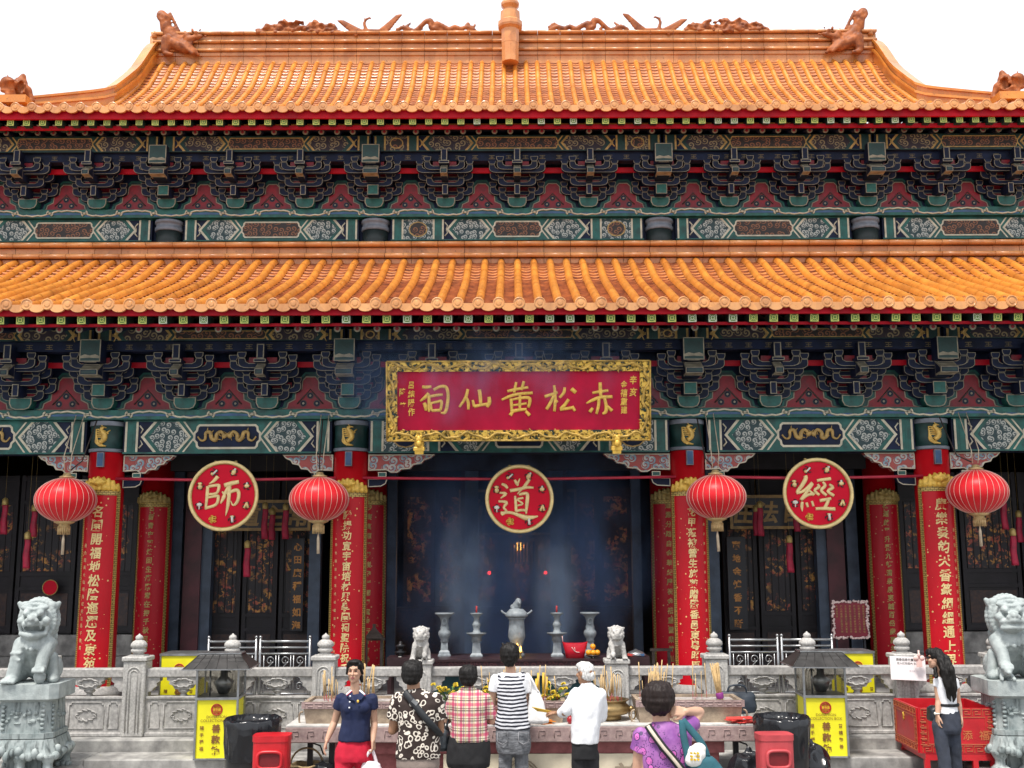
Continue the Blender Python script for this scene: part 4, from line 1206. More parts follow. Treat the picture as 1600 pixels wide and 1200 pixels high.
STR6 = [
 [(430, 318, 34), (480, 322, 38), (535, 316, 30)], [(505, 392, 40), (460, 440, 40), (405, 482, 18)], [(505, 400, 30), (508, 500, 38), (506, 605, 26)], [(450, 500, 40), (470, 545, 50), (470, 590, 30)],
 [(560, 355, 34), (630, 318, 34), (700, 322, 38), (724, 400, 38), (716, 520, 40), (690, 610, 38), (640, 615, 20)], [(515, 430, 30), (590, 415, 34), (665, 408, 26)], [(525, 500, 30), (535, 590, 30)], [(525, 505, 26), (600, 490, 30), (650, 485, 34), (638, 585, 32)], [(535, 590, 32), (640, 585, 36)],
 [(950, 345, 34), (925, 440, 38), (852, 552, 26)], [(930, 430, 26), (955, 500, 38), (955, 580, 30)], [(1080, 352, 42), (1092, 440, 42), (1096, 530, 36)], [(1005, 470, 30), (1022, 548, 36)], [(1020, 545, 40), (1100, 528, 36), (1180, 515, 34)], [(1190, 435, 40), (1195, 500, 48), (1168, 552, 34)],
 [(1502, 268, 30), (1490, 330, 34), (1478, 390, 28)], [(1590, 258, 34), (1575, 310, 36), (1560, 360, 28)], [(1400, 372, 32), (1500, 350, 36), (1640, 328, 30)], [(1335, 470, 26), (1440, 425, 38), (1560, 400, 36), (1690, 392, 34)],
 [(1440, 455, 34), (1448, 530, 38), (1450, 600, 30)], [(1450, 470, 26), (1560, 448, 36), (1655, 455, 42), (1640, 560, 36)], [(1545, 400, 32), (1542, 590, 32)], [(1465, 532, 26), (1620, 512, 28)], [(1435, 602, 42), (1540, 585, 38), (1620, 578, 32)], [(1460, 605, 36), (1432, 648, 46)], [(1610, 600, 34), (1655, 650, 44)]]
STR7 = [
 [(370, 435, 36), (450, 410, 36), (520, 388, 28)], [(480, 305, 30), (492, 450, 36), (482, 605, 34)], [(475, 425, 34), (440, 500, 40), (392, 580, 38)], [(495, 480, 40), (520, 500, 26)],
 [(600, 328, 30), (590, 390, 38), (540, 448, 28)], [(675, 345, 50), (728, 390, 44)], [(645, 465, 36), (600, 530, 40), (550, 575, 36)], [(545, 585, 36), (620, 572, 36), (700, 560, 36)], [(685, 545, 34), (718, 600, 34)],
 [(915, 395, 28), (1000, 380, 34), (1098, 368, 30)], [(1003, 275, 40), (1008, 360, 42), (1012, 440, 34)], [(845, 515, 18), (920, 475, 38), (1010, 445, 40), (1145, 438, 36)], [(990, 460, 36), (985, 540, 38), (962, 635, 32)], [(1055, 455, 34), (1072, 540, 40), (1068, 610, 42), (1030, 632, 24)], [(920, 565, 32), (885, 615, 44)], [(1085, 545, 30), (1140, 600, 42)]]
brush(m, STR6, fn6, -.03, S_, 0); brush(m, STR7, fn7, -.03, S_, 0)
def small_col(txt, px, py0, py1, sz):
    for i, ch in enumerate(txt):
        py = py0 + (py1 - py0) * i / max(1, len(txt) - 1)
        put_text(m, ch, (px - 810) * kp, (626 - py) * kp, sz, -.032, 0, .02, .85, None, .06, .1)
small_col('辛亥', 990, 594, 613, .125); small_col('金禧重建', 975.5, 601, 641, .115)
small_col('呂純陽作', 642, 601, 643, .115); small_col('降筆', 628.5, 612, 634, .12)
m.build('lettering', [GOLD], pq)
for s in (-1, 1):                                       # gilded bracket feet
    m = MB(); x = s * 155 * kp - .01
    m.box((x, .02, -hh_ - .05), (.13, .16, .1), 0, None, .01); m.box((x, .0, -hh_ - .12), (.16, .16, .06), 0, None, .01); m.box((x, .0, -hh_ - .17), (.12, .14, .05), 0)
    m.ball((x, -.08, -hh_ + .02), (.05, .04, .06)); m.ball((x, -.1, -hh_ - .04), (.04, .04, .05)); m.ball((x - .03, -.09, -hh_ + .06), .025); m.ball((x + .03, -.09, -hh_ + .06), .025)
    m.build('bracket_foot', [GOLD], pq)

# ---------- red rods across the bays
P_ROD = M('red_pipe_paint', (.5, .03, .06), .45, .2, 4)
ROD_Y = 16.98
for nm, (a, b, lab) in enumerate(((-BX2, -BX1, 'thin red pipe across the left bay, behind the round sign 師'), (-BX1, BX1, 'thin red pipe across the wide middle bay, behind the round sign 道'), (BX1, BX2, 'thin red pipe across the right bay, behind the round sign 經'))):
    m = MB(); za = zat(747, ROD_Y); m.tube([(hx(a) + .2, ROD_Y - .14, za), (hx((a + b) / 2), ROD_Y - .14, za - .03), (hx(b) - .2, ROD_Y - .14, za)], .022, 8)
    tag(m.build('red_pipe', [P_ROD]), lab, 'pipe')
# ---------- round signs
P_DISC = M('disc_red', (.66, .005, .028), .5, .12, 2, spec=.15)
S_SHI = [[(592, 372, 44), (545, 430, 34), (482, 470, 10)], [(465, 500, 34), (462, 620, 36), (450, 800, 22)], [(470, 505, 30), (590, 488, 34), (612, 510, 34), (585, 590, 28), (480, 605, 26)], [(465, 650, 20), (590, 628, 32), (608, 650, 32), (580, 740, 32), (440, 785, 34)],
 [(680, 492, 44), (780, 462, 46), (870, 445, 40)], [(655, 570, 16), (690, 630, 34), (640, 725, 14)], [(735, 500, 30), (700, 580, 34), (665, 650, 22), (640, 715, 12)], [(715, 605, 30), (800, 560, 36), (860, 560, 38), (872, 640, 38), (845, 720, 34), (800, 745, 20), (770, 690, 10)], [(750, 490, 36), (745, 640, 40), (735, 760, 36), (712, 885, 8)]]
S_DAO = [[(458, 480, 24), (505, 500, 34), (540, 540, 26)], [(430, 598, 22), (515, 612, 34), (445, 672, 12)], [(415, 712, 24), (525, 728, 34), (488, 795, 28), (525, 850, 24), (455, 890, 34)], [(445, 870, 34), (570, 862, 32), (680, 895, 40), (800, 935, 58), (945, 912, 14)],
 [(632, 425, 24), (660, 470, 36), (680, 505, 22)], [(702, 408, 12), (680, 470, 24)], [(795, 400, 40), (830, 415, 34), (790, 480, 36), (735, 545, 26), (668, 618, 10)], [(570, 572, 38), (700, 550, 38), (790, 528, 34), (888, 532, 22)], [(638, 640, 24), (648, 740, 32), (652, 850, 30)], [(690, 625, 26), (770, 608, 36), (805, 630, 38), (795, 760, 38), (785, 882, 16)], [(670, 682, 22), (750, 668, 26)], [(660, 690, 16), (740, 745, 22), (670, 770, 20)], [(650, 845, 34), (720, 830, 30), (790, 835, 30)]]
S_JING = [[(500, 388, 40), (505, 430, 44), (450, 520, 42), (395, 590, 36), (400, 625, 28)], [(405, 612, 30), (480, 580, 30), (590, 480, 34)], [(592, 492, 30), (520, 590, 34), (430, 705, 36)], [(430, 700, 34), (520, 640, 30), (600, 625, 34)], [(545, 580, 22), (605, 640, 36)], [(450, 725, 28), (440, 780, 34), (444, 850, 10)], [(500, 735, 30), (518, 795, 24)], [(572, 715, 26), (590, 785, 26)],
 [(650, 452, 30), (740, 440, 34), (832, 428, 34)], [(725, 470, 24), (752, 520, 34), (700, 580, 32), (765, 645, 30)], [(655, 500, 24), (672, 535, 34), (615, 580, 30), (672, 640, 30)], [(808, 500, 24), (850, 545, 36), (785, 590, 32), (862, 650, 34)], [(672, 712, 36), (740, 700, 34), (822, 685, 30)], [(790, 700, 34), (760, 760, 36), (730, 805, 30)], [(615, 815, 32), (730, 812, 36), (868, 820, 40)]]
CREAMG = M('pale_cream_gold', (.86, .66, .30), .35, .15, 12, metal=.1)
WHITEP = M('white_enamel', (.8, .78, .7), .4, .15, 8)
DARKP = M('dark_enamel', (.02, .025, .03), .5)
DY = 16.62
for (px, py, ox, oy, cx, cy, st, ch, lab) in ((348.5, 773, 270, 700, 672, 624, S_SHI, '師', 'round red sign with the gold character 師'), (811, 779.5, 730, 700, 697, 680, S_DAO, '道', 'round red sign with the gold character 道, over the altar'), (1277.5, 772.5, 1200, 700, 658, 617, S_JING, '經', 'round red sign with the gold character 經')):
    c = W(px, py, DY); kd = (c - Vector((0, 0, CAMZ))).length / 1728 * .995
    t = empty('round_sign', lab, 'sign', (c.x, DY, c.z), group='round red signs on the pipes', world=False)
    Rr = 51 * kd
    m = MB(); m.lathe([(Rr * .97, -.06), (Rr * .97, .0), (.002, .001)], (0, 0, 0), 48, 0, False, axis='Y'); m.build('disc', [P_DISC], t)
    m = MB(); n = 48
    m.tube([(Rr * math.cos(2 * math.pi * k / n), -.012, Rr * math.sin(2 * math.pi * k / n)) for k in range(n + 1)], .026, 8, 0, True, False)
    m.tube([(Rr * .955 * math.cos(2 * math.pi * k / n), -.01, Rr * .955 * math.sin(2 * math.pi * k / n)) for k in range(n + 1)], .012, 6, 1, True, False); m.build('rim', [CREAMG, GOLD_D], t)
    m = MB(); f = lambda u, v: ((u - cx) * 160 / 1371 * kd, -(v - cy) * 160 / 1371 * kd)
    brush(m, st, f, -.008, 160 / 1371 * kd * 1.28, 0); m.build('lettering', [CREAMG], t)
    for q in range(8):                                   # eight small emblems round the edge
        a = R(112.5 - 45 * q); ex, ez = Rr * .75 * math.cos(a), Rr * .75 * math.sin(a)
        m = MB(); sz = .085; w0 = 0
        bodym = [2, 0, 0, 0, 2, 1, 2, 0][q]
        for k in range(5):
            b = k * 1.26 + q; m.tube(smoothpath([(ex + .03 * math.cos(b), -.008, ez + .03 * math.sin(b)), (ex + .065 * math.cos(b + .3), -.014, ez + .065 * math.sin(b + .3)), (ex + .078 * math.cos(b + .9), -.006, ez + .078 * math.sin(b + .9))], 2), [.01] * 4 + [.004], 5, 3 if q != 5 else 1)
        if q == 0: m.tube([(ex - .04, -.02, ez - .05), (ex + .05, -.02, ez + .04)], .018, 6, bodym); m.ball((ex - .04, -.02, ez - .03), .03, 0, 8)
        elif q == 1: m.ball((ex, -.02, ez), (.045, .02, .06), 0, 8, (0, .5, 0)); m.ball((ex + .03, -.03, ez + .05), .025, 2, 8)
        elif q == 2: m.ball((ex, -.02, ez), (.05, .02, .04), 0, 8); m.ball((ex, -.02, ez + .04), (.022, .02, .03), 2, 8)
        elif q == 3: m.tube([(ex + .01, -.02, ez + .06), (ex - .035, -.02, ez - .05)], [.016, .026], 6, 0); m.tube([(ex + .01, -.02, ez + .06), (ex + .035, -.02, ez - .05)], [.016, .026], 6, 0)
        elif q == 4: m.tube([(ex, -.02, ez + .06), (ex + .01, -.02, ez - .06)], .024, 6, 2); m.ball((ex, -.02, ez + .05), (.045, .02, .02), 0, 8)
        elif q == 5: [m.tube([(ex - .06, -.02, ez - .04 + j * .035), (ex + .06, -.02, ez - .02 + j * .035)], .011, 5, 1) for j in range(3)]; m.tube([(ex, -.022, ez - .06), (ex, -.022, ez + .07)], .012, 5, 1)
        elif q == 6: m.ball((ex, -.02, ez + .015), (.055, .02, .038), 2, 8); m.tube([(ex, -.02, ez), (ex, -.02, ez - .075)], .012, 5, 2)
        else: m.ball((ex, -.02, ez - .02), (.045, .03, .05), 0, 8); m.ball((ex - .005, -.02, ez + .045), (.045, .02, .025), 0, 8)
        m.v = [Vector((ex + (v.x - ex) * .8, v.y, ez + (v.z - ez) * .8)) for v in m.v]
        m.build('emblem', [CREAMG, GOLD, WHITEP, DARKP], t)
    m = MB()
    for s in (-1, 1): m.box((s * Rr * .3, .08, Rr * .97), (.03, .06, .08))
    m.build('hanger', [GOLD_D], t)

# ---------- paper lanterns
def M_lantern():
    m, nt, b = base('lantern_silk', .4, 0, .0)
    v = objco(nt); n = noisetex(nt, v, 3, 2)
    nt.links.new(mixcol(nt, ramp(nt, n, .3, .7), (.60, .008, .016), (.68, .014, .022)), b.inputs['Base Color'])
    b.inputs['Sheen Weight'].default_value = .12; b.inputs['Specular IOR Level'].default_value = .25; b.inputs['Subsurface Weight'].default_value = .1; b.inputs['Subsurface Radius'].default_value = (.05, .01, .01)
    return m
LSILK, LRIB = M_lantern(), M('lantern_rib', (.75, .5, .42), .4, .1, 4)
CORD = M('pale_cord', (.62, .5, .36), .7, .2, 10); CORDD = M('dark_cord', (.05, .035, .03), .7)
LGOLD = M('lantern_gilt', (.6, .42, .2), .4, .2, 20, metal=.3)
def lantern():
    a, b = .43, .33
    objs = []
    m = MB(); prof = [(a * math.cos(t) ** 1.12 if math.cos(t) > 0 else .001, b * math.sin(t)) for t in [R(-84 + 168 * k / 24) for k in range(25)]]
    m.lathe(prof, (0, 0, 0), 56, 0, True); objs.append(('silk', m, [LSILK]))
    m = MB()
    for k in range(28):
        an = 2 * math.pi * k / 28
        m.tube([((r + .003) * math.cos(an), (r + .003) * math.sin(an), z) for r, z in prof[1:-1]], .0035, 4, 0)
    objs.append(('ribs', m, [LRIB]))
    m = MB(); m.lathe([(.10, b - .01), (.11, b + .012), (.06, b + .03), (.05, b + .06), (.02, b + .07)], (0, 0, 0), 16, 0); objs.append(('top_cap', m, [LGOLD]))
    m = MB(); m.lathe([(.135, -b + .03), (.145, -b + .005), (.09, -b - .02), (.075, -b - .025), (.08, -b - .06), (.078, -b - .14), (.06, -b - .145)], (0, 0, 0), 20, 0)
    for k in range(20):
        an = 6.283 * k / 20; m.tube([(.08 * math.cos(an), .08 * math.sin(an), -b - .05), (.082 * math.cos(an), .082 * math.sin(an), -b - .17)], .009, 4, 0)
    objs.append(('bottom_collar', m, [LGOLD]))
    m = MB(); m.tube([(0, 0, -b - .14), (0, 0, -b - .2), (0, 0, -b - .24), (.01, 0, -b - .46)], [.006, .012, .02, .022], 8, 0); objs.append(('tassel', m, [CORD]))
    return objs
LY = 16.25
src = None
for (px, py, lab, dx) in ((102, 779, 'round red paper lantern hanging behind the open-mouthed stone lion', .16), (498, 779, 'round red paper lantern hanging between the signs 師 and 道', -.03), (1118.5, 777.5, 'round red paper lantern hanging between the signs 道 and 經', -.12), (1526.5, 771, 'round red paper lantern hanging right of the sign 經', -.22)):
    c = W(px, py, LY)
    if src is None:
        t = empty('paper_lantern', lab, 'lantern', c, group='red paper lanterns', world=False)
        for nme, mm, mt in lantern(): mm.build(nme, mt, t)
        src = t
    else:
        t = copy_tree(src); [bpy.data.objects.remove(q) for q in list(t.children) if q.name.startswith('cords')]; t.location = c; t['label'] = lab
    t.rotation_euler = (0, 0, rnd.random() * 6)
    m = MB(); zt = zA1 + .05 - c.z
    cm = Matrix.Rotation(-t.rotation_euler[2], 3, 'Z')
    for s in (-1, 1): m.tube([cm @ Vector(p) for p in ((s * .04, 0, .42), (s * .055, -.02, zt * .5), (s * .06, .35, zt))], .007, 5, 0)
    m.tube([cm @ Vector(p) for p in ((dx * .2, .03, .44), (dx, .12, zt * .45), (dx * 1.5, .4, zt * .95))], .011, 5, 1)
    m.build('cords', [CORD, CORDD], t)

# ---------- hanging red ribbons with gold heads
RIB = M('ribbon_red', (.42, .012, .05), .6, .3, 8)
ribs_px = [(8, 775, 832, 18.2), (54, 785, 836, 18.4), (43, 828, 885, 17.6), (386, 843, 900, 17.9), (414, 783, 841, 18.8), (425, 792, 842, 19.2), (446, 785, 841, 18.8), (1186, 784, 839, 18.8), (1180, 790, 838, 19.1), (1232, 838, 896, 17.9), (1243, 790, 832, 19.0), (1566, 772, 830, 18.4), (1581, 828, 886, 17.6), (1590, 800, 850, 18.9)]
places = {8: 'by the left picture edge, above the others', 54: 'behind the leftmost lantern, beside the pipe end', 43: 'longer one left of the column behind the open-mouthed lion', 386: 'below the sign 師, lowest of its cluster', 414: 'before the left black plaque, brighter of its pair', 425: 'before the left black plaque, darker of its pair', 446: 'crossing the plaque character just left of the lantern', 1186: 'left of the sign 經 before the gold-framed plaque, brighter of its pair', 1180: 'left of the sign 經 before the gold-framed plaque, darker of its pair', 1232: 'below the sign 經, lowest of its cluster', 1243: 'right behind the sign 經, half hidden', 1566: 'right of the rightmost lantern, upper one', 1581: 'right of the rightmost lantern, lower one', 1590: 'far right behind the lantern, dark one'}
sb = None
for (px, p0, p1, y) in ribs_px:
    a, b = W(px, p0, y), W(px, p1, y)
    t = empty('hanging_ribbon', 'red hanging ribbon tassel ' + places[px], 'ribbon', a, group='red ribbons hanging in the porch')
    L_ = a.z - b.z
    m = MB(); n = 10
    for k in range(2):
        pts = [Vector((a.x + math.sin(q * .8 + k) * .008, y + .012 * k, a.z - .1 - (L_ - .1) * q / n)) for q in range(n + 1)]
        m.tube(pts, [.045 + .012 * q / n for q in range(n + 1)], 8, 0, True, True, flat=(0, 1, 0))
    m.build('ribbon', [RIB], t)
    m = MB(); m.lathe([(.02, a.z), (.05, a.z - .03), (.05, a.z - .1), (.045, a.z - .12)], (a.x, y, 0), 10); m.tube([(a.x, y, a.z), (a.x, y, 6.04)], .0015, 4); m.build('gold_head', [GOLD_D], t)

# ---------- plaques inside
def plaque(px0, py0, px1, py1, y, text, size, label, mats, side=None, bold=.03, wx=1):
    a, b = W(px0, py1, y), W(px1, py0, y); cx = (a.x + b.x) / 2
    t = empty('inner_plaque', label, 'plaque', ((a.x + b.x) / 2, y, a.z))
    m = MB(); m.boxb((a.x, y, a.z), (b.x, y + .08, b.z)); m.build('board', [mats[0]], t)
    m = MB(); f = .05
    for (p, q) in (((a.x, a.z), (b.x, a.z + f)), ((a.x, b.z - f), (b.x, b.z)), ((a.x, a.z + f), (a.x + f, b.z - f)), ((b.x - f, a.z + f), (b.x, b.z - f))): m.boxb((p[0], y - .04, p[1]), (q[0], y - .001, q[1]))
    m.build('frame', [mats[1]], t)
    m = MB(); n = len(text)
    for i, ch in enumerate(text): put_text(m, ch, a.x + (b.x - a.x) * (i + .5 + (.5 if side else 0)) / (n + (1 if side else 0)), (a.z + b.z) / 2, size, y - .004, 0, bold, wx, None, .05, .1)
    if side:
        for s, st in ((-1, side[0]), (1, side[1])):
            for i, ch in enumerate(st): put_text(m, ch, cx + s * (b.x - a.x) * .42, b.z - .2 - (b.z - a.z - .35) * i / (len(st) - 1), .14, y - .004, 0, .03)
    m.build('lettering', [mats[1]], t)
PLB = M('plaque_black', (.012, .014, .022), .4, .3, 4); PLG = M('plaque_dull_gilt', (.62, .42, .22), .5, .3, 10)
PLG2 = M('plaque_gilt', (.36, .22, .07), .45, .3, 10)
plaque(716, 765, 900, 836, 22.6, '仙化普光', .55, 'wide dim gold-framed plaque in the hall behind the sign 道', [PLB, PLG], ('金華祖師', '歲次辛亥'), wx=1.1)
plaque(330, 780, 486, 828, 19.35, '大道主常', .38, 'black plaque with large gold characters left of the middle bay', [PLB, PLG2])
plaque(1140, 775, 1296, 828, 19.35, '在法自然', .38, 'black plaque with large gold characters right of the middle bay', [PLB, PLG2])
OR = M('orange_gilt', (.65, .28, .06), .5, .3, 10)
for (px, txt, lab) in ((463, '心田廣種福如海', 'narrow dark board of orange characters on the lattice doors left of the middle bay'), (1151, '寶地金爐香不斷', 'narrow dark board of orange characters on the lattice doors right of the middle bay')):
    y = 19.75; a, b = W(px - 12, 985, y), W(px + 12, 840, y)
    t = empty('door_couplet', lab, 'couplet board', ((a.x + b.x) / 2, y, a.z))
    m = MB(); m.boxb((a.x, y, a.z), (b.x, y + .04, b.z)); m.build('board', [PLB], t)
    m = MB(); [put_text(m, ch, (a.x + b.x) / 2, b.z - .15 - (b.z - a.z - .25) * i / (len(txt) - 1), .15, y - .004, 0, .03, 1, None, .05) for i, ch in enumerate(txt)]; m.build('lettering', [OR], t)
# lit gold lamp and small red lamps deep in the hall
LY2 = 22.4
t = empty('glowing_lamp', 'glowing gold palace lamp hanging under the dim plaque', 'lamp', W(806, 885, LY2))
a, b = W(790, 880, LY2), W(830, 846, LY2); m = MB()
for k in range(9): x = a.x + (b.x - a.x) * k / 8; m.boxb((x - .02, LY2 - .12, a.z), (x + .02, LY2 + .12, b.z))
m.boxb((a.x - .05, LY2 - .16, b.z), (b.x + .05, LY2 + .16, b.z + .06)); m.tube([(hx(0), LY2, b.z), (hx(0), LY2, 6.1)], .01, 5); m.build('frame', [PLG2], t)
m = MB(); m.ball(((a.x + b.x) / 2, LY2, b.z - .1), (.1, .1, .09)); m.build('bulb', [M_emit('lamp_glow', (1, .5, .08), 5)], t)
ll = bpy.data.lights.new('lamp_light', 'POINT'); ll.energy, ll.color, ll.shadow_soft_size = 16, (1, .62, .3), .15
lo = bpy.data.objects.new('lamp_light', ll); COL.objects.link(lo); lo.parent = t; lo.location = (0, .55, -.1)
m = MB(); m.boxb((a.x + .06, LY2 - .02, a.z + .02), (b.x - .06, LY2 + .02, b.z - .02)); m.build('lit_shade', [M_emit('shade_glow', (1, .45, .1), .12)], t)
for (px, py, lab) in ((763.5, 895, 'tiny red lamp glowing left of the gold palace lamp'), (851.5, 895, 'tiny red lamp glowing right of the gold palace lamp')):
    c = W(px, py, 22.0); t = empty('red_lamp', lab, 'lamp', c); m = MB(); m.ball(c, .033); m.build('bulb', [M_emit('red_glow', (1, .03, .03), 6)], t)
    m = MB(); m.tube([c + Vector((0, .03, 0)), c + Vector((0, .03, 1.2))], .008, 5); m.build('cord', [PLB], t)
c = W(77.5, 915.5, 19.3); t = empty('round_sign', 'small round red sign with a thin gold rim, in the dark left end bay', 'sign', c)
m = MB(); m.lathe([(.13, -.02), (.13, .01), (.002, .011)], c, 24, 0, False, axis='Y'); m.build('disc', [P_DISC], t); m = MB(); m.tube([c + Vector((.13 * math.cos(k / 24 * 6.2832), -.012, .13 * math.sin(k / 24 * 6.2832))) for k in range(25)], .008, 5, 0, True, False); m.build('rim', [GOLD_D], t)
# maroon notice with scrolled pale edge
y = 17.6; a, b = W(1302, 998, y), W(1353, 942, y)
t = empty('notice_panel', 'maroon notice panel with ragged white scrollwork edge and lines of gold text', 'notice', ((a.x + b.x) / 2, y, a.z))
m = MB(); m.boxb((a.x, y, a.z), (b.x, y + .03, b.z)); m.build('board', [M('notice_maroon', (.22, .012, .03), .5, .2, 5)], t)
m = MB(); PB = M('pink_white_scroll', (.75, .58, .55), .6, .2, 20)
for k in range(60):
    u = k / 60 * 4; e = int(u); q = u - e
    px_, pz_ = [(a.x + (b.x - a.x) * q, a.z), (b.x, a.z + (b.z - a.z) * q), (b.x - (b.x - a.x) * q, b.z), (a.x, b.z - (b.z - a.z) * q)][e]
    for j in range(2): m.ball((px_ + rnd.uniform(-.015, .015), y - .01, pz_ + rnd.uniform(-.015, .015)), (rnd.uniform(.012, .028), .012, rnd.uniform(.01, .024)), 0, 6)
m.build('scroll_border', [PB], t)
m = MB(); txt = '嗇色園告示各位善信請勿攜帶大量香燭入內並請依照指示參拜多謝合作祈福許願誠心敬意'
for c_ in range(7):
    n = 11 if c_ < 6 else 5
    for r_ in range(n): put_text(m, txt[(c_ * 11 + r_) % len(txt)], b.x - .06 - (b.x - a.x - .12) * c_ / 6, b.z - .07 - (b.z - a.z - .12) * r_ / 11, .034, y - .004, 0, .02)
m.build('lettering', [PLG2], t)
m = MB(); 
for s in (a.x + .05, b.x - .05): m.boxb((s - .015, y + .031, ZF), (s + .015, y + .06, b.z - .05))
m.build('stand', [PLB], t)
# ================================================================ STONE BALUSTRADE
BY = 14.95                                             # centre line
GR = M('pale_granite', (.50, .485, .46), .75, .25, 40, bmp=.35, grime=.6, col2=(.33, .32, .305))
GRD = M('granite_darker_grain', (.43, .415, .395), .8, .3, 25, bmp=.4, grime=.7, col2=(.28, .27, .26))  # panel granite, a little darker than the posts
bal = empty('stone_balustrade', 'carved grey stone balustrade with bud-topped posts in front of the porch', 'balustrade', (X0, BY, ZT))
ZR1 = zat(1043, BY - .12); ZR0 = zat(1057, BY - .12); ZO0 = zat(1088, BY - .1); ZPB = ZT
posts = [(-80, 'b'), (66, 'b'), (213, 'b'), (360, 'b'), (506, 'b'), (656, 'l'), (962, 'l'), (1116, 'b'), (1262, 'b'), (1410, 'b'), (1556, 'b'), (1702, 'b')]
def bud(m, x, y, z, h):
    k = h / .42; w0 = len(m.v)
    m.box((x, y, z + .012 * k), (.20, .20, .024 * k), 0)
    m.lathe([(.085 * k, z + .024 * k), (.09 * k, z + .04 * k), (.075 * k, z + .055 * k), (.115 * k, z + .075 * k), (.118 * k, z + .12 * k), (.10 * k, z + .135 * k), (.098 * k, z + .15 * k)], (x, y, 0), 24, 0, True, 12, .08)
    m.lathe([(.098 * k, z + .15 * k), (.125 * k, z + .18 * k), (.122 * k, z + .23 * k), (.09 * k, z + .275 * k), (.055 * k, z + .30 * k)], (x, y, 0), 32, 0, True, 10, .12)
    m.lathe([(.05 * k, z + .30 * k), (.055 * k, z + .315 * k), (.062 * k, z + .345 * k), (.05 * k, z + .375 * k), (.018 * k, z + .40 * k), (.004, z + .42 * k)], (x, y, 0), 16, 0)
def slim(prims, f):
    return [((p[0], (p[1][0] * f, p[1][1], p[1][2]), (p[2][0] * f, p[2][1], p[2][2])) + p[3:]) if p[0] in 'sc' else p for p in prims]
def widen(m, w0, x, y, f):
    for v in m.v[w0:]: v.x = x + (v.x - x) * f; v.y = y + (v.y - y) * f
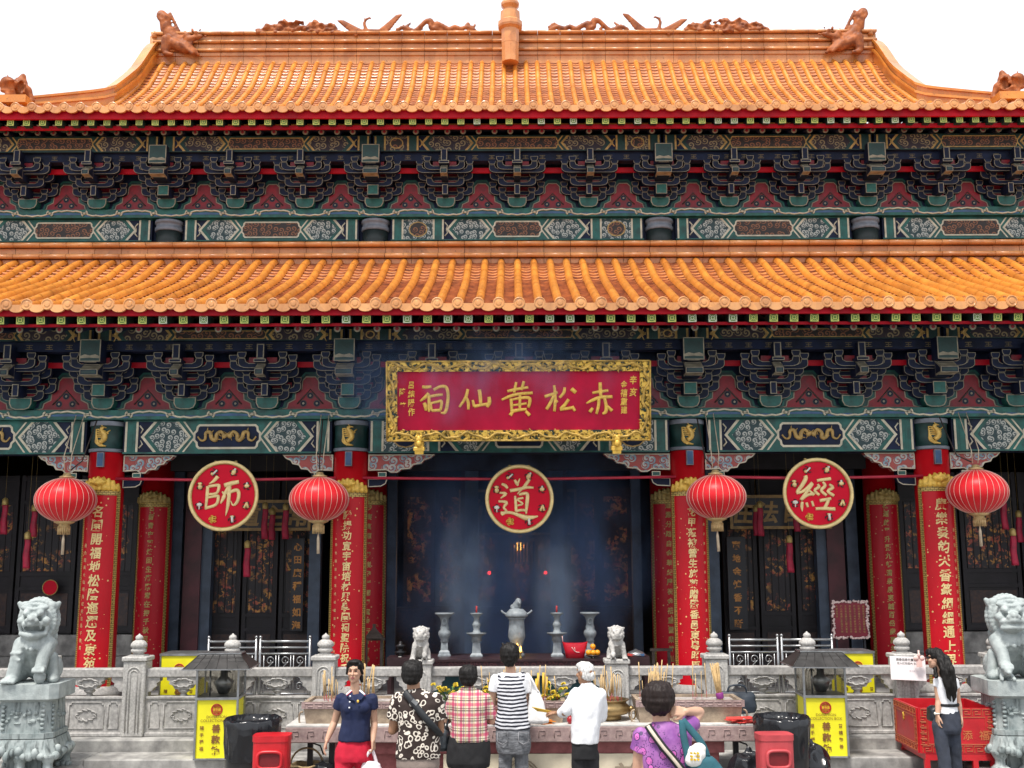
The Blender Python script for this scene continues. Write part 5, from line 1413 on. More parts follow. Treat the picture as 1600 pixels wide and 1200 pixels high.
def lion_prims(k, flip=1, mouth=True, simple=False):
    """seated guardian lion, 1 unit tall at k=1, front towards -y"""
    P = []
    def s(c, r, rot=None): P.append(('s', (c[0] * k * flip, c[1] * k, c[2] * k), tuple(q * k for q in (r if isinstance(r, tuple) else (r, r, r)))) + ((rot,) if rot else ()))
    def c(a, b, r0, r1): P.append(('c', (a[0] * k * flip, a[1] * k, a[2] * k), (b[0] * k * flip, b[1] * k, b[2] * k), r0 * k, r1 * k))
    # body
    c((0, .10, .22), (0, -.08, .48), .20, .205); s((0, .16, .17), (.25, .22, .17)); s((0, -.15, .46), (.20, .13, .16))
    # haunches and hind feet
    for x in (-1, 1): s((x * .23, .10, .15), (.11, .19, .15)); c((x * .27, -.03, .05), (x * .28, -.2, .045), .07, .06)
    # forelegs: one planted, the other raised on a ball or cub
    c((-.19, -.16, .46), (-.235, -.21, .26), .10, .082); c((-.235, -.21, .26), (-.27, -.24, .07), .08, .08); s((-.275, -.29, .05), (.105, .12, .055))
    for q in range(4): c((-.345 + q * .047, -.35, .05), (-.35 + q * .05, -.405, .03), .03, .026)
    for zz in (.28, .36): c((-.30, -.25, zz), (-.17, -.28, zz), .02, .02)
    c((.19, -.16, .46), (.16, -.25, .32), .10, .08); c((.16, -.25, .32), (.15, -.30, .21), .078, .075); s((.15, -.34, .185), (.095, .11, .05))
    for q in range(4): c((.085 + q * .043, -.41, .18), (.085 + q * .045, -.44, .155), .026, .022)
    if mouth: s((.15, -.33, .085), .088)
    else:                                              # cub under the paw
        c((.15, -.2, .07), (.15, -.34, .10), .075, .07); s((.15, -.42, .12), .065); s((.10, -.43, .18), .022); s((.20, -.43, .18), .022); s((.15, -.48, .105), (.035, .03, .025))
        for x in (-1, 1): c((.15 + x * .07, -.36, .06), (.15 + x * .085, -.42, .02), .025, .025)
        for q in range(9): s((.15 + .07 * math.cos(q), -.28 - .05 * math.sin(q * 2), .13), .025)
    c((.25, -.12, .30), (.29, -.14, .08), .07, .065); s((.30, -.19, .04), (.075, .09, .045))
    # chest bib, collar, bell
    for q in range(9):
        a = math.pi * (q / 8); c((.175 * math.cos(a), -.20 - .06 * math.sin(a), .56 - .05 * math.sin(a)), (.19 * math.cos(a), -.20 - .09 * math.sin(a), .52 - .12 * math.sin(a)), .028, .018)
    s((0, -.305, .41), .035)
    # head
    hz = .76; s((0, -.10, hz), (.235, .20, .205)); c((-.2, -.10, .93), (.2, -.10, .93), .055, .055)
    s((0, -.23, hz + .075), (.185, .11, .075))                       # brow
    for x in (-1, 1):
        s((x * .095, -.315, hz + .085), (.062, .045, .045)); s((x * .095, -.35, hz + .08), .033); c((x * .03, -.32, hz + .13), (x * .17, -.27, hz + .15), .026, .03)
        c((x * .235, -.05, .91), (x * .285, -.08, .955), .05, .03); c((x * .285, -.08, .955), (x * .255, -.1, .89), .03, .02)   # ears
        s((x * .065, -.385, hz - .005), (.04, .035, .032)); s((x * .17, -.28, hz - .01), (.07, .07, .055))
    s((0, -.37, hz + .02), (.075, .07, .048)); s((0, -.41, hz + .015), (.05, .035, .032))
    if mouth:
        c((-.16, -.29, hz - .045), (0, -.395, hz - .04), .032, .036); c((.16, -.29, hz - .045), (0, -.395, hz - .04), .032, .036)
        c((-.17, -.27, hz - .165), (0, -.355, hz - .185), .034, .04); c((.17, -.27, hz - .165), (0, -.355, hz - .185), .034, .04); s((0, -.27, hz - .2), (.14, .09, .05))
        for x in (-1, 1): c((x * .125, -.335, hz - .055), (x * .12, -.335, hz - .115), .02, .008); s((x * .185, -.25, hz - .10), (.035, .04, .07))
        c((-.08, -.30, hz - .15), (.08, -.30, hz - .15), .022, .022)
    else:
        s((0, -.28, hz - .09), (.19, .12, .11)); c((-.16, -.32, hz - .06), (0, -.42, hz - .04), .028, .032); c((.16, -.32, hz - .06), (0, -.42, hz - .04), .028, .032)
        c((-.15, -.33, hz - .135), (0, -.40, hz - .125), .028, .03); c((.15, -.33, hz - .135), (0, -.40, hz - .125), .028, .03)
    # curled mane
    n = 26 if not simple else 14
    for q in range(n):
        a = R(-60 + 300 * q / (n - 1)) 
        for (rr, yy, sz) in ((.25, -.10, .042), (.265, .0, .045), (.22, .09, .05)):
            s((rr * math.cos(a) * (1.0), yy - .02, hz - .01 + rr * .93 * math.sin(a)), sz * (1 if not simple else 1.15))
    for q in range(10):
        for zz in (.62, .54, .46): a = R(20 + 140 * q / 9); s((.22 * math.cos(a), .02 + .2 * math.sin(a), zz), .045)
    for q in range(7): s((-.15 + .05 * q, -.24, .945 - .002 * (q - 3) ** 2), .032)
    # tail
    c((0, .33, .15), (0, .36, .42), .06, .08); s((0, .33, .5), (.09, .07, .1))
    return P
def post(px, kind):
    x = W(px, 1060, BY).x; hw = .145
    m = MB(); zt = ZR1 + .095 if kind == 'b' else ZR1 + .04
    m.boxb((x - hw, BY - hw, ZPB), (x + hw, BY + hw, zt), 0, .012)
    m.boxb((x - hw - .02, BY - hw - .02, zt), (x + hw + .02, BY + hw + .02, zt + .06), 0, .012)
    for s in (-1, 1):                                  # carved arch on the faces
        yf = BY - hw - .002
        for (r_, w_) in ((.085, .014), (.045, .012)):
            pts = [(x - r_, yf, ZPB + .06), (x - r_, yf, zt - .16)] + [(x + r_ * math.cos(a), yf, zt - .16 + r_ * math.sin(a)) for a in [math.pi * (1 - k / 8) for k in range(1, 8)]] + [(x + r_, yf, zt - .16), (x + r_, yf, ZPB + .06)]
            m.tube(pts, w_ * .8, 5, 0)
        break
    o = m.build('post', [GR], bal)
    if kind == 'b':
        m = MB(); bud(m, x, BY, zt + .06, W(px, 988, BY).z - zt - .06); widen(m, 8, x, BY, 1.22); m.build('bud_finial', [GR], o)
    else:
        pr = slim(lion_prims(.42, 1 if px < 800 else -1, False, True), .88)
        pr = [p for p in pr]
        q = remesh('lion_finial', pr, .011, [GR], o, 1)
        q.location = Vector((x, BY, zt + .058)) - Vector(ORG[bal.name])
for px, kind in posts: post(px, kind)
def cloud_poly(w_, h, n=3):
    P = [(-w_, 0), (-w_, -h * .25), (-w_ * .8, -h * .35), (-w_ * .85, -h * .55), (-w_ * .62, -h * .68), (-w_ * .5, -h * .95), (-w_ * .25, -h), (w_ * .25, -h), (w_ * .5, -h * .95), (w_ * .62, -h * .68), (w_ * .85, -h * .55), (w_ * .8, -h * .35), (w_, -h * .25), (w_, 0)]
    return P
def panel(xa, xb, nmid):
    m = MB(); t = .07
    m.boxb((xa, BY - t - .02, ZR0), (xb, BY + t + .02, ZR1), 0, .012)
    m.boxb((xa, BY - t, ZPB + .05), (xb, BY + t, ZO0), 0); m.boxb((xa, BY - t - .03, ZPB), (xb, BY + t + .03, ZPB + .05), 0, .01)
    m.boxb((xa, BY - t - .02, ZO0 - .02), (xb, BY + t + .02, ZO0 + .012), 0, .006)
    L_ = xb - xa; H_ = ZR0 - ZO0
    ctr = [xa + L_ * (k + .5) / nmid for k in range(nmid)]
    for c in ctr:
        P = [(c + u, ZR0 + .002 + v) for u, v in cloud_poly(.21, H_ * .62)]
        m.prism(P, BY - t, BY + t, 0)
        for q in range(8): a = q * .8; m.tube(smoothpath([(c + .11 * math.cos(a), BY - t - .004, ZR0 - H_ * .28 + .04 * math.sin(a)), (c + .14 * math.cos(a + .4), BY - t - .012, ZR0 - H_ * .28 + .055 * math.sin(a + .4)), (c + .09 * math.cos(a + .9), BY - t - .004, ZR0 - H_ * .28 + .05 * math.sin(a + .9))], 2), .012, 5)
        zb = ZO0 + .012; h = H_ * .42
        m.lathe([(.05, zb), (.045, zb + h * .15), (.035, zb + h * .3), (.07, zb + h * .55), (.075, zb + h * .68), (.045, zb + h * .92), (.05, zb + h)], (c, BY, 0), 14)
    edges = [xa + L_ * k / nmid for k in range(nmid + 1)]
    for k, e in enumerate(edges):
        for s in ((1,) if k == 0 else (-1,) if k == nmid else (1, -1)):
            P = [(0, 0), (.17, 0), (.17, -H_ * .2), (.13, -H_ * .3), (.135, -H_ * .45), (.09, -H_ * .55), (.07, -H_ * .7), (.02, -H_ * .74), (.02, -H_ * 1.0), (0, -H_ * 1.0)]
            P = [(e + s * u, ZR0 + .002 + v) for u, v in P]
            m.prism(P, BY - t + .004, BY + t - .004, 0)
    z0, z1 = ZPB + .10, ZO0 - .06                       # carved fields in the solid part
    for c in ctr:
        w_ = L_ / nmid
        for (u, v) in ((-.44, -.30), (-.24, .24), (.30, .44)):
            a, b = c + u * w_, c + v * w_; k = .03; yf = BY - t - .001
            pts = [(a, yf, z0), (b, yf, z0), (b, yf, z1 - k), (b - k, yf, z1 - k), (b - k, yf, z1), (a + k, yf, z1), (a + k, yf, z1 - k), (a, yf, z1 - k), (a, yf, z0)]
            m.tube(pts, .011, 5)
        for q in range(9): a = q * .7; m.tube(smoothpath([(c + .1 * math.cos(a), BY - t, (z0 + z1) / 2 + .05 * math.sin(a)), (c + .14 * math.cos(a + .4), BY - t - .008, (z0 + z1) / 2 + .07 * math.sin(a + .4)), (c + .1 * math.cos(a + .8), BY - t, (z0 + z1) / 2 + .08 * math.sin(a + .8))], 2), .01, 4)
    m.build('panel', [GRD], bal)
pxs = [W(p, 1060, BY).x for p, k in posts]
for i in range(len(pxs) - 1):
    panel(pxs[i] + .145, pxs[i + 1] - .145, 2 if posts[i][0] == 656 else 1)

# ================================================================ GUARDIAN LIONS AND PEDESTALS
LST = M('blue_grey_carved_stone', (.40, .44, .43), .7, .25, 9, bmp=.4, col2=(.28, .32, .32), bscale=60, grime=.7)
m_, nt_, b_ = base('stained_carved_stone', .75)
v_ = objco(nt_); n1_ = noisetex(nt_, v_, 5, 6, .65); n2_ = noisetex(nt_, objco(nt_, (9, 9, 1.5)), 2.2, 4)
c_ = mixcol(nt_, ramp(nt_, n1_, .35, .65), (.20, .24, .24), (.40, .44, .43))
nt_.links.new(mixcol(nt_, ramp(nt_, n2_, .50, .68), c_, (.08, .095, .095)), b_.inputs['Base Color']); bump(nt_, b_, n1_, .5, .02)
LPED = m_
GLY = 13.75
def pedestal(px, label, rz):
    x = W(px, 1070, GLY).x; zt = zat(1066, GLY - .3)
    t = empty('lion_pedestal', label, 'pedestal', (x, GLY, 0), rz, 'stone lion pedestals', world=False)
    def oct_(m, w_, z0, z1, ch=.22, mat=0, w1=None):
        w1 = w1 or w_; v = []
        for (ww, z) in ((w_, z0), (w1, z1)):
            c = ww * ch
            for p in ((-ww, -ww + c), (-ww + c, -ww), (ww - c, -ww), (ww, -ww + c), (ww, ww - c), (ww - c, ww), (-ww + c, ww), (-ww, ww - c)): v.append((p[0], p[1], z))
        m.add(v, [[i, (i + 1) % 8, 8 + (i + 1) % 8, 8 + i] for i in range(8)] + [list(range(8))[::-1], list(range(8, 16))], mat)
    sc = .75
    m = MB(); h = zt
    oct_(m, .52 * sc, h - .17, h); oct_(m, .40 * sc, h - .21, h - .17, w1=.52 * sc); m.build('top_slab', [LST], t)
    m = MB(); oct_(m, .42 * sc, h - .56, h - .21, w1=.40 * sc); oct_(m, .46 * sc, h - .62, h - .56)
    for s in (-1, 1):                                  # carved corner beads and relief beasts
        for q in range(6): m.ball((s * .30 * sc, -.42 * sc, h - .26 - q * .05), (.03, .025, .022)); m.ball((s * .42 * sc, -.30 * sc, h - .26 - q * .05), (.025, .03, .022))
    for q in range(16): m.ball((rnd.uniform(-.2, .2), -.415 * sc, h - .38 + rnd.uniform(-.09, .08)), (rnd.uniform(.015, .05), .018, rnd.uniform(.012, .03)))
    for q in range(10): m.ball((.415 * sc, rnd.uniform(-.2, .2), h - .38 + rnd.uniform(-.09, .08)), (.018, rnd.uniform(.015, .05), rnd.uniform(.012, .03))); m.ball((-.415 * sc, rnd.uniform(-.2, .2), h - .38 + rnd.uniform(-.09, .08)), (.018, rnd.uniform(.015, .05), rnd.uniform(.012, .03)))
    m.build('carved_body', [LPED], t)
    m = MB(); oct_(m, .54 * sc, h - .80, h - .63, w1=.47 * sc)
    for q in range(40):                                # ragged lotus apron
        a = q / 40 * 4; e = int(a); u = (a - e) * 2 - 1; w_ = .53 * sc
        p = [(u * w_ * .8, -w_), (w_, u * w_ * .8), (-u * w_ * .8, w_), (-w_, -u * w_ * .8)][e]
        m.ball((p[0], p[1], h - .80 + rnd.uniform(-.02, .05)), (.05, .05, rnd.uniform(.04, .07)))
    m.build('lotus_apron', [LPED], t)
    for (sx, sy) in ((-1, -1), (1, -1), (1, 1), (-1, 1), (0, -1)):
        m = MB(); p = (sx * .42 * sc, sy * .42 * sc)
        m.lathe([(.10, h - 1.02), (.11, h - .99), (.06, h - .95), (.055, h - .9), (.09, h - .84), (.11, h - .80)], (p[0], p[1], 0), 10)
        for q in range(3): m.ball((p[0] + (q - 1) * .06, p[1] - .08, h - 1.0), .035)
        m.build('foot', [LPED], t)
    m = MB(); m.boxb((-.2, -.2, h - 1.02), (.2, .2, h - .8)); m.build('core', [LPED], t)
    m = MB(); m.boxb((-.56, -.56, .004), (.56, .56, h - 1.02), 0, .03); m.build('plinth', [STONE_D], t)
    return x, zt
x, zt = pedestal(52, 'carved stone pedestal on claw feet under the lion with a ball', R(4))
t = empty('stone_lion', 'seated grey stone lion with open fanged mouth and paw on a ball', 'stone lion', (x + .02, GLY, zt), R(8), 'stone guardian lions', world=False)
remesh('body', slim(lion_prims(.97, 1, True), .82), .0115, [LST], t, 1)
x, zt = pedestal(1580, 'carved stone pedestal on claw feet under the lion with a cub', R(-4))
t = empty('stone_lion', 'seated grey stone lion with closed mouth and paw on a small cub', 'stone lion', (x - .02, GLY, zt), R(-10), 'stone guardian lions', world=False)
remesh('body', slim(lion_prims(.97, -1, False), .84), .0115, [LST], t, 1)

# ================================================================ METAL RAILINGS
STEEL = M('brushed_steel', (.36, .37, .38), .35, .2, 10, metal=.85, bmp=.05)
def railing(px0, px1, label):
    y = 16.1; a, b = W(px0, 1000, y).x, W(px1, 1000, y).x; z1 = zat(1001, y)
    t = empty('metal_railing', label, 'railing', ((a + b) / 2, y, ZF))
    mid = a + (b - a) * .49
    for x in (a, mid - .03, mid + .03, b):
        m = MB(); m.tube([(x, y, ZF), (x, y, z1 + .04)], .019, 8); m.ball((x, y, z1 + .06), .024); m.build('post', [STEEL], t)
    for (u, v) in ((a, mid - .03), (mid + .03, b)):
        for z in (z1, z1 - .085, z1 - .17, ZF + .12):
            m = MB(); m.tube([(u, y, z), (v, y, z)], .016 if z < z1 else .02, 6); m.build('rail', [STEEL], t)
    for (u, v) in ((a, mid - .03), (mid + .03, b)):
        for c in (u + (v - u) * .2, u + (v - u) * .5, u + (v - u) * .8):
            m = MB(); za, zb = ZF + .13, z1 - .18
            for s in (-1, 1): m.tube([(c + s * .085, y, za), (c + s * .085, y, zb)], .008, 5)
            zc = (za + zb) / 2
            for (s, z_) in ((1, zb - .09), (-1, zc - .0), (1, za + .09)):
                pts = [(c + s * .06 * (1 - q / 14) * math.cos(q * .6), y, z_ + .07 * (1 - q / 14) * math.sin(q * .6)) for q in range(13)]
                m.tube(pts, .008, 5)
            m.tube(smoothpath([(c + .05, y, zb - .1), (c - .03, y, zc + .08), (c - .05, y, zc), (c + .03, y, zc - .08), (c + .05, y, za + .1)], 3), .008, 5)
            m.build('scroll_panel', [STEEL], t)
railing(325, 483, 'steel railing with scroll panels on the terrace left of the middle bay')
railing(1138, 1298, 'steel railing with scroll panels on the terrace right of the middle bay')

# ================================================================ DONATION BOXES
YELS = M('sign_yellow', (.86, .78, .015), .4, .1, 3, bmp=.03)
BLK = M('ink_black', (.02, .018, .015), .5); INKR = M('ink_red', (.5, .02, .02), .5); INKB = M('ink_brown', (.22, .09, .02), .5)
ROOFG = M('dark_sheet_roof', (.035, .033, .032), .45, .3, 6)
def M_glass():
    m, nt, b = base('grimy_glass', .08)
    b.inputs['Base Color'].default_value = (.75, .74, .70, 1); b.inputs['Transmission Weight'].default_value = 1; b.inputs['IOR'].default_value = 1.08
    return m
GLASS = M_glass()
def emblem(m, x, z, r, y):
    n = 24
    m.tube([(x + r * math.cos(k / n * 6.2832), y, z + r * math.sin(k / n * 6.2832)) for k in range(n + 1)], .006, 4, 1, True, False)
    m.tube([(x + r * .82 * math.cos(k / n * 6.2832), y, z + r * .82 * math.sin(k / n * 6.2832)) for k in range(n + 1)], .003, 4, 1, True, False)
    m.boxb((x - r * .95, y - .002, z - r * .28), (x + r * .95, y, z + r * .28), 1)
    text_line(m, '嗇色園', x, z - r * .17, r * .5, y - .004, 3, .0)
    for s in (-1, 1):
        for q in range(5): m.tube([(x + (q - 2) * r * .24, y, z + s * r * .34), (x + (q - 2) * r * .16, y, z + s * r * .72)], .004, 4, 1)
def kiosk(px, rz, label, y=14.25, z0=.30):
    c = W(px, 1100, y)
    t = empty('donation_box', label, 'donation box', (c.x, y, z0), rz, 'yellow donation boxes', world=False)
    h1 = zat(1088, y - .25) - z0; h2 = zat(1046, y - .25) - z0; h3 = zat(1019, y) - z0; w_ = .25
    m = MB(); m.boxb((-w_ + .01, -w_ + .01, .02), (w_ - .01, w_ - .01, h1 - .03), 0)
    m.build('cabinet', [YELS], t)
    m = MB()
    for s in (-1, 1):
        for u in (-1, 1): m.boxb((s * w_ - .012, u * w_ - .012, 0), (s * w_ + .012, u * w_ + .012, h2 + .0))
    m.boxb((-w_ - .015, -w_ - .015, h1 - .03), (w_ + .015, w_ + .015, h1), 0); m.boxb((-w_ - .012, -w_ - .012, -.0), (w_ + .012, w_ + .012, .02), 0)
    m.boxb((-w_ - .02, -w_ - .02, h2), (w_ + .02, w_ + .02, h2 + .018), 0); m.build('steel_frame', [STEEL], t)
    m = MB()
    for s in (-1, 1): m.boxb((-w_ + .013, s * (w_ - .004) - .003, h1 + .002), (w_ - .013, s * (w_ - .004) + .003, h2 - .002)); m.boxb((s * (w_ - .004) - .003, -w_ + .013, h1 + .002), (s * (w_ - .004) + .003, w_ - .013, h2 - .002))
    m.build('glass_case', [GLASS], t)
    m = MB(); m.lathe([(.06, h1 + .01), (.10, h1 + .10), (.13, h1 + .16), (.05, h1 + .22), (.04, h2 - .02)], (.02, .05, 0), 12); m.tube([(-.12, -.1, h1), (-.12, -.1, h2)], .012, 6); m.build('inner_funnel', [STEEL], t)
    m = MB(); a, b = w_ + .15, w_ + -.0; zt = h2 + .018
    lo = [(-a, -a), (a, -a), (a, a), (-a, a)]; hi = [(-b, -b * .6), (b, -b * .6), (b, b * .6), (-b, b * .6)]
    v = [(p[0], p[1], zt + .01) for p in lo] + [(p[0], p[1], h3) for p in hi]
    m.add(v, [(0, 1, 5, 4), (1, 2, 6, 5), (2, 3, 7, 6), (3, 0, 4, 7), (4, 5, 6, 7), (3, 2, 1, 0)], 0)
    for k in range(7):
        u = -1 + 2 * k / 6; m.tube([(u * a, -a - .003, zt + .012), (u * b, -b * .6 - .003, h3)], .005, 4, 0)
    for k in range(1, 4): f = k / 4; m.tube([(-a + (a - b) * f, -a + (a - b * .6) * f - .004, zt + (h3 - zt) * f), (a - (a - b) * f, -a + (a - b * .6) * f - .004, zt + (h3 - zt) * f)], .005, 4, 0)
    m.boxb((-a - .01, -a - .01, zt), (a + .01, a + .01, zt + .012), 1); m.boxb((-b - .01, -b * .6 - .01, h3), (b + .01, b * .6 + .01, h3 + .015), 1)
    m.build('hipped_roof', [ROOFG, STEEL], t)
    m = MB(); yf = -w_ + .004; H = h1
    emblem(m, 0, H * .80, .065, yf)
    text_line(m, 'DONATION', 0, H * .665, .045, yf - .002, 2, 0); text_line(m, 'COLLECTION BOX', 0, H * .605, .045, yf - .002, 2, 0)
    for i, ch in enumerate('善款箱'): put_text(m, ch, 0, H * (.50 - .175 * i), .105, yf - .002, 2, .03)
    for i, ch in enumerate('隨手種福'): put_text(m, ch, -.17, H * (.51 - .11 * i), .05, yf - .002, 2, .02)
    for i, ch in enumerate('普積勸善'): put_text(m, ch, .17, H * (.51 - .11 * i), .05, yf - .002, 2, .02)
    m.build('lettering', [BLK, INKR, INKB, YELS], t)
kiosk(343, R(4), 'yellow donation box with glass case and dark roof, behind the black bin at left')
kiosk(1281, R(-3), 'yellow donation box with glass case and dark roof, between black bin and red chest')
def back_box(px0, px1, pyt, label):
    y = 15.6; a, b = W(px0, 1040, y).x, W(px1, 1040, y).x; z1 = zat(pyt, y)
    t = empty('collection_cabinet', label, 'donation box', ((a + b) / 2, y, ZT), 0, None)
    m = MB(); m.boxb((a, y - .25, ZT + .02), (b, y + .25, z1 - .03)); m.build('cabinet', [YELS], t)
    m = MB(); m.boxb((a - .015, y - .265, z1 - .03), (b + .015, y + .265, z1)); [m.boxb((x_ - .01, y - .26, ZT), (x_ + .01, y - .24, z1 - .03)) for x_ in (a, b)]; m.build('steel_frame', [STEEL], t)
    m = MB(); cx = (a + b) / 2; H = z1 - ZT; emblem(m, cx, ZT + H * .80, .065, y - .252)
    for i, ch in enumerate('善款箱'): put_text(m, ch, cx, ZT + H * (.50 - .175 * i), .105, y - .254, 2, .03)
    for i, ch in enumerate('隨手種福'): put_text(m, ch, cx - .17, ZT + H * (.51 - .11 * i), .05, y - .254, 2, .02)
    for i, ch in enumerate('普積勸善'): put_text(m, ch, cx + .17, ZT + H * (.51 - .11 * i), .05, y - .254, 2, .02)
    m.build('lettering', [BLK, INKR, INKB, YELS], t)
back_box(258, 316, 1017, 'plain yellow cabinet behind the balustrade at left, partly hidden by the roofed donation box')
back_box(1305, 1355, 1017, 'plain yellow cabinet behind the balustrade at right, below the maroon notice')

# ================================================================ BINS
BAG = M('black_plastic_bag', (.012, .012, .014), .22, .3, 3, bmp=.0, spec=.6)
m_, nt_, b_ = base('crumpled_black_plastic', .2); b_.inputs['Base Color'].default_value = (.012, .013, .016, 1)
vo_ = N(nt_, 'ShaderNodeTexVoronoi'); vo_.inputs['Scale'].default_value = 9; nt_.links.new(objco(nt_, (1, 1, .4)), vo_.inputs['Vector']); bump(nt_, b_, vo_.outputs['Distance'], .9, .05); BAG = m_
BINR = M('bin_red_paint', (.55, .012, .02), .38, .2, 3)
BINP = M('faded_red_paint', (.5, .06, .07), .5, .25, 3)
def black_bin(px, pyt, r, y, label):
    c = W(px, pyt, y); z1 = c.z
    t = empty('black_bin', label, 'bin', (c.x, y, 0), 0, 'black bins lined with bags', world=False)
    m = MB(); m.lathe([(r * .86, 0), (r * .9, .02), (r * .98, z1 - .05), (r * .97, z1 - .04)], (0, 0, 0), 24, 0, True); m.build('drum', [M('black_drum', (.02, .02, .022), .4)], t)
    m = MB(); n = 36; prof = []
    rings = [(.995, z1 - .42, .05), (1.03, z1 - .25, .06), (1.05, z1 - .08, .05), (1.07, z1 - .01, .04), (1.0, z1 + .02, .03), (.9, z1 - .05, .06), (.7, z1 - .22, .12)]
    b = len(m.v)
    for (q, z, a) in rings:
        for k in range(n):
            an = 6.2832 * k / n
            f = 1 + a * (noise.noise(Vector((math.cos(an) * 4 + px, math.sin(an) * 4, z * 7))))
            m.v.append(Vector((r * q * f * math.cos(an), r * q * f * math.sin(an), z + a * .5 * noise.noise(Vector((an * 3, z, px))))))
    for i in range(len(rings) - 1):
        for k in range(n): m.f.append([b + i * n + k, b + i * n + (k + 1) % n, b + (i + 1) * n + (k + 1) % n, b + (i + 1) * n + k]); m.m.append(0); m.sm.append(True)
    m.f.append([b + (len(rings) - 1) * n + k for k in range(n)]); m.m.append(0); m.sm.append(True)
    m.build('bag_lining', [BAG], t)
black_bin(394, 1122, .30, 12.75, 'open black bin lined with a plastic bag, beside the left red bin')
black_bin(1219, 1122, .295, 12.75, 'open black bin lined with a plastic bag, between altar table and yellow box')
def red_bin(px0, px1, pyt, y, label, mt):
    a, b = W(px0, pyt, y), W(px1, pyt, y); w_ = (b.x - a.x) / 2; h = a.z
    t = empty('red_bin', label, 'bin', ((a.x + b.x) / 2, y, 0), R(3), 'red litter bins', world=False)
    m = MB(); n = 20; prof = []
    for k in range(n): 
        an = 6.2832 * k / n; prof.append((w_ * math.copysign(abs(math.cos(an)) ** .45, math.cos(an)), w_ * .8 * math.copysign(abs(math.sin(an)) ** .45, math.sin(an))))
    for (z0, z1, q) in ((0, h - .06, 1.0), (h - .06, h, 1.04)):
        m.add([(p[0] * q, p[1] * q, z0) for p in prof] + [(p[0] * q, p[1] * q, z1) for p in prof], [[i, (i + 1) % n, n + (i + 1) % n, n + i] for i in range(n)] + [list(range(n))[::-1], list(range(n, 2 * n))], 0)
    m.build('body', [mt], t)
    m = MB(); pts = []
    for k in range(25):
        an = 6.2832 * k / 24; pts.append((w_ * .66 * math.copysign(abs(math.cos(an)) ** .5, math.cos(an)), -w_ * .8 - .012, h - .24 + .085 * math.copysign(abs(math.sin(an)) ** .5, math.sin(an))))
    m.tube(pts, .018, 8, 0, True, False); m.build('slot_rim', [mt], t)
    m = MB(); m.plate([(p[0] * .97, p[2]) for p in pts[:-1]], -w_ * .8 - .006, 0); 
    m.plate([(p[0] * .97, h - .24 + (p[2] - h + .24) * .97) for p in pts[:-1]], -w_ * .8 - .007, 0); m.v = m.v[len(pts) - 1:]; m.f = [list(range(len(pts) - 1))]; m.m = [0]; m.sm = [False]
    m.build('slot', [M('slot_dark_red', (.16, .004, .008), .6)], t)
red_bin(396, 452, 1146, 12.15, 'red litter bin with a rounded slot, in front of the left black bin', BINR)
red_bin(1180, 1234, 1147, 12.15, 'faded red litter bin right of the altar table', BINP)

# ================================================================ RED CHEST ON A STAND
CH_R = M('chest_red', (.52, .010, .018), .38, .2, 3); CH_D = M('chest_key_gold', (.45, .13, .05), .45, .2, 20)
c = W(1468, 1180, 13.75)
t = empty('red_chest', 'large open-topped red chest with key-pattern borders on a red stand', 'chest', (c.x + .18, 14.1, 0), R(-3), None, world=False)
w_, d_ = .44, .48; z0, z1 = zat(1180, 13.6), zat(1109, 13.6)
m = MB()
for s in (-1, 1):
    m.boxb((-w_, s * d_ - .015 * s, z0), (w_, s * d_ + .015 * s, z1)); m.boxb((s * w_ - .015 * s, -d_ + .02, z0), (s * w_ + .015 * s, d_ - .02, z1))
m.boxb((-w_ + .02, -d_ + .02, z0), (w_ - .02, d_ - .02, z0 + .03))
m.build('box', [CH_R], t)
def key_face(m, ax, off, L_, mat):
    """raised key pattern round one face"""
    def Pn(u, z, o=0): return (u, off - o, z) if ax == 'x' else (off - o, -u, z)
    f = .085
    for (zz0, zz1) in ((z1 - f, z1 - .012), (z0 + .012, z0 + f)):
        n = int(2 * L_ / .12)
        for k in range(n):
            a = -L_ + .02 + (2 * L_ - .04) * k / n; s_ = (2 * L_ - .04) / n
            pts = [Pn(a + .1 * s_, zz0, .004), Pn(a + .1 * s_, zz1, .004), Pn(a + .9 * s_, zz1, .004), Pn(a + .9 * s_, zz0 + .015, .004), Pn(a + .35 * s_, zz0 + .015, .004), Pn(a + .35 * s_, (zz0 + zz1) / 2 + .008, .004), Pn(a + .65 * s_, (zz0 + zz1) / 2 + .008, .004)]
            m.tube(pts, .0045, 4, mat, False)
    for s in (-1, 1):
        n = 5; a0, a1 = (L_ - f, L_ - .012) if s > 0 else (-L_ + .012, -L_ + f)
        for k in range(n):
            zz = z0 + f + .01 + (z1 - z0 - 2 * f - .02) * k / n; s_ = (z1 - z0 - 2 * f - .02) / n
            pts = [Pn(a0, zz + .1 * s_, .004), Pn(a1, zz + .1 * s_, .004), Pn(a1, zz + .9 * s_, .004), Pn(a0 + .015, zz + .9 * s_, .004), Pn(a0 + .015, zz + .4 * s_, .004), Pn((a0 + a1) / 2 + .01, zz + .4 * s_, .004)]
            m.tube(pts, .0045, 4, mat, False)
    q = f + .02
    pts = [Pn(-L_ + q, z0 + q, .003), Pn(L_ - q, z0 + q, .003), Pn(L_ - q, z1 - q, .003), Pn(-L_ + q, z1 - q, .003), Pn(-L_ + q, z0 + q, .003)]
    m.tube(pts, .004, 4, mat, False)
m = MB(); key_face(m, 'x', -d_ - .015, w_, 0); key_face(m, 'y', -w_ - .015, d_, 0); m.build('key_pattern', [CH_D], t)
m = MB(); [put_text(m, ch, .12 + .19 * i, (z0 + z1) / 2 - .05, .12, -d_ - .02, 0, .01) for i, ch in enumerate('添福')]
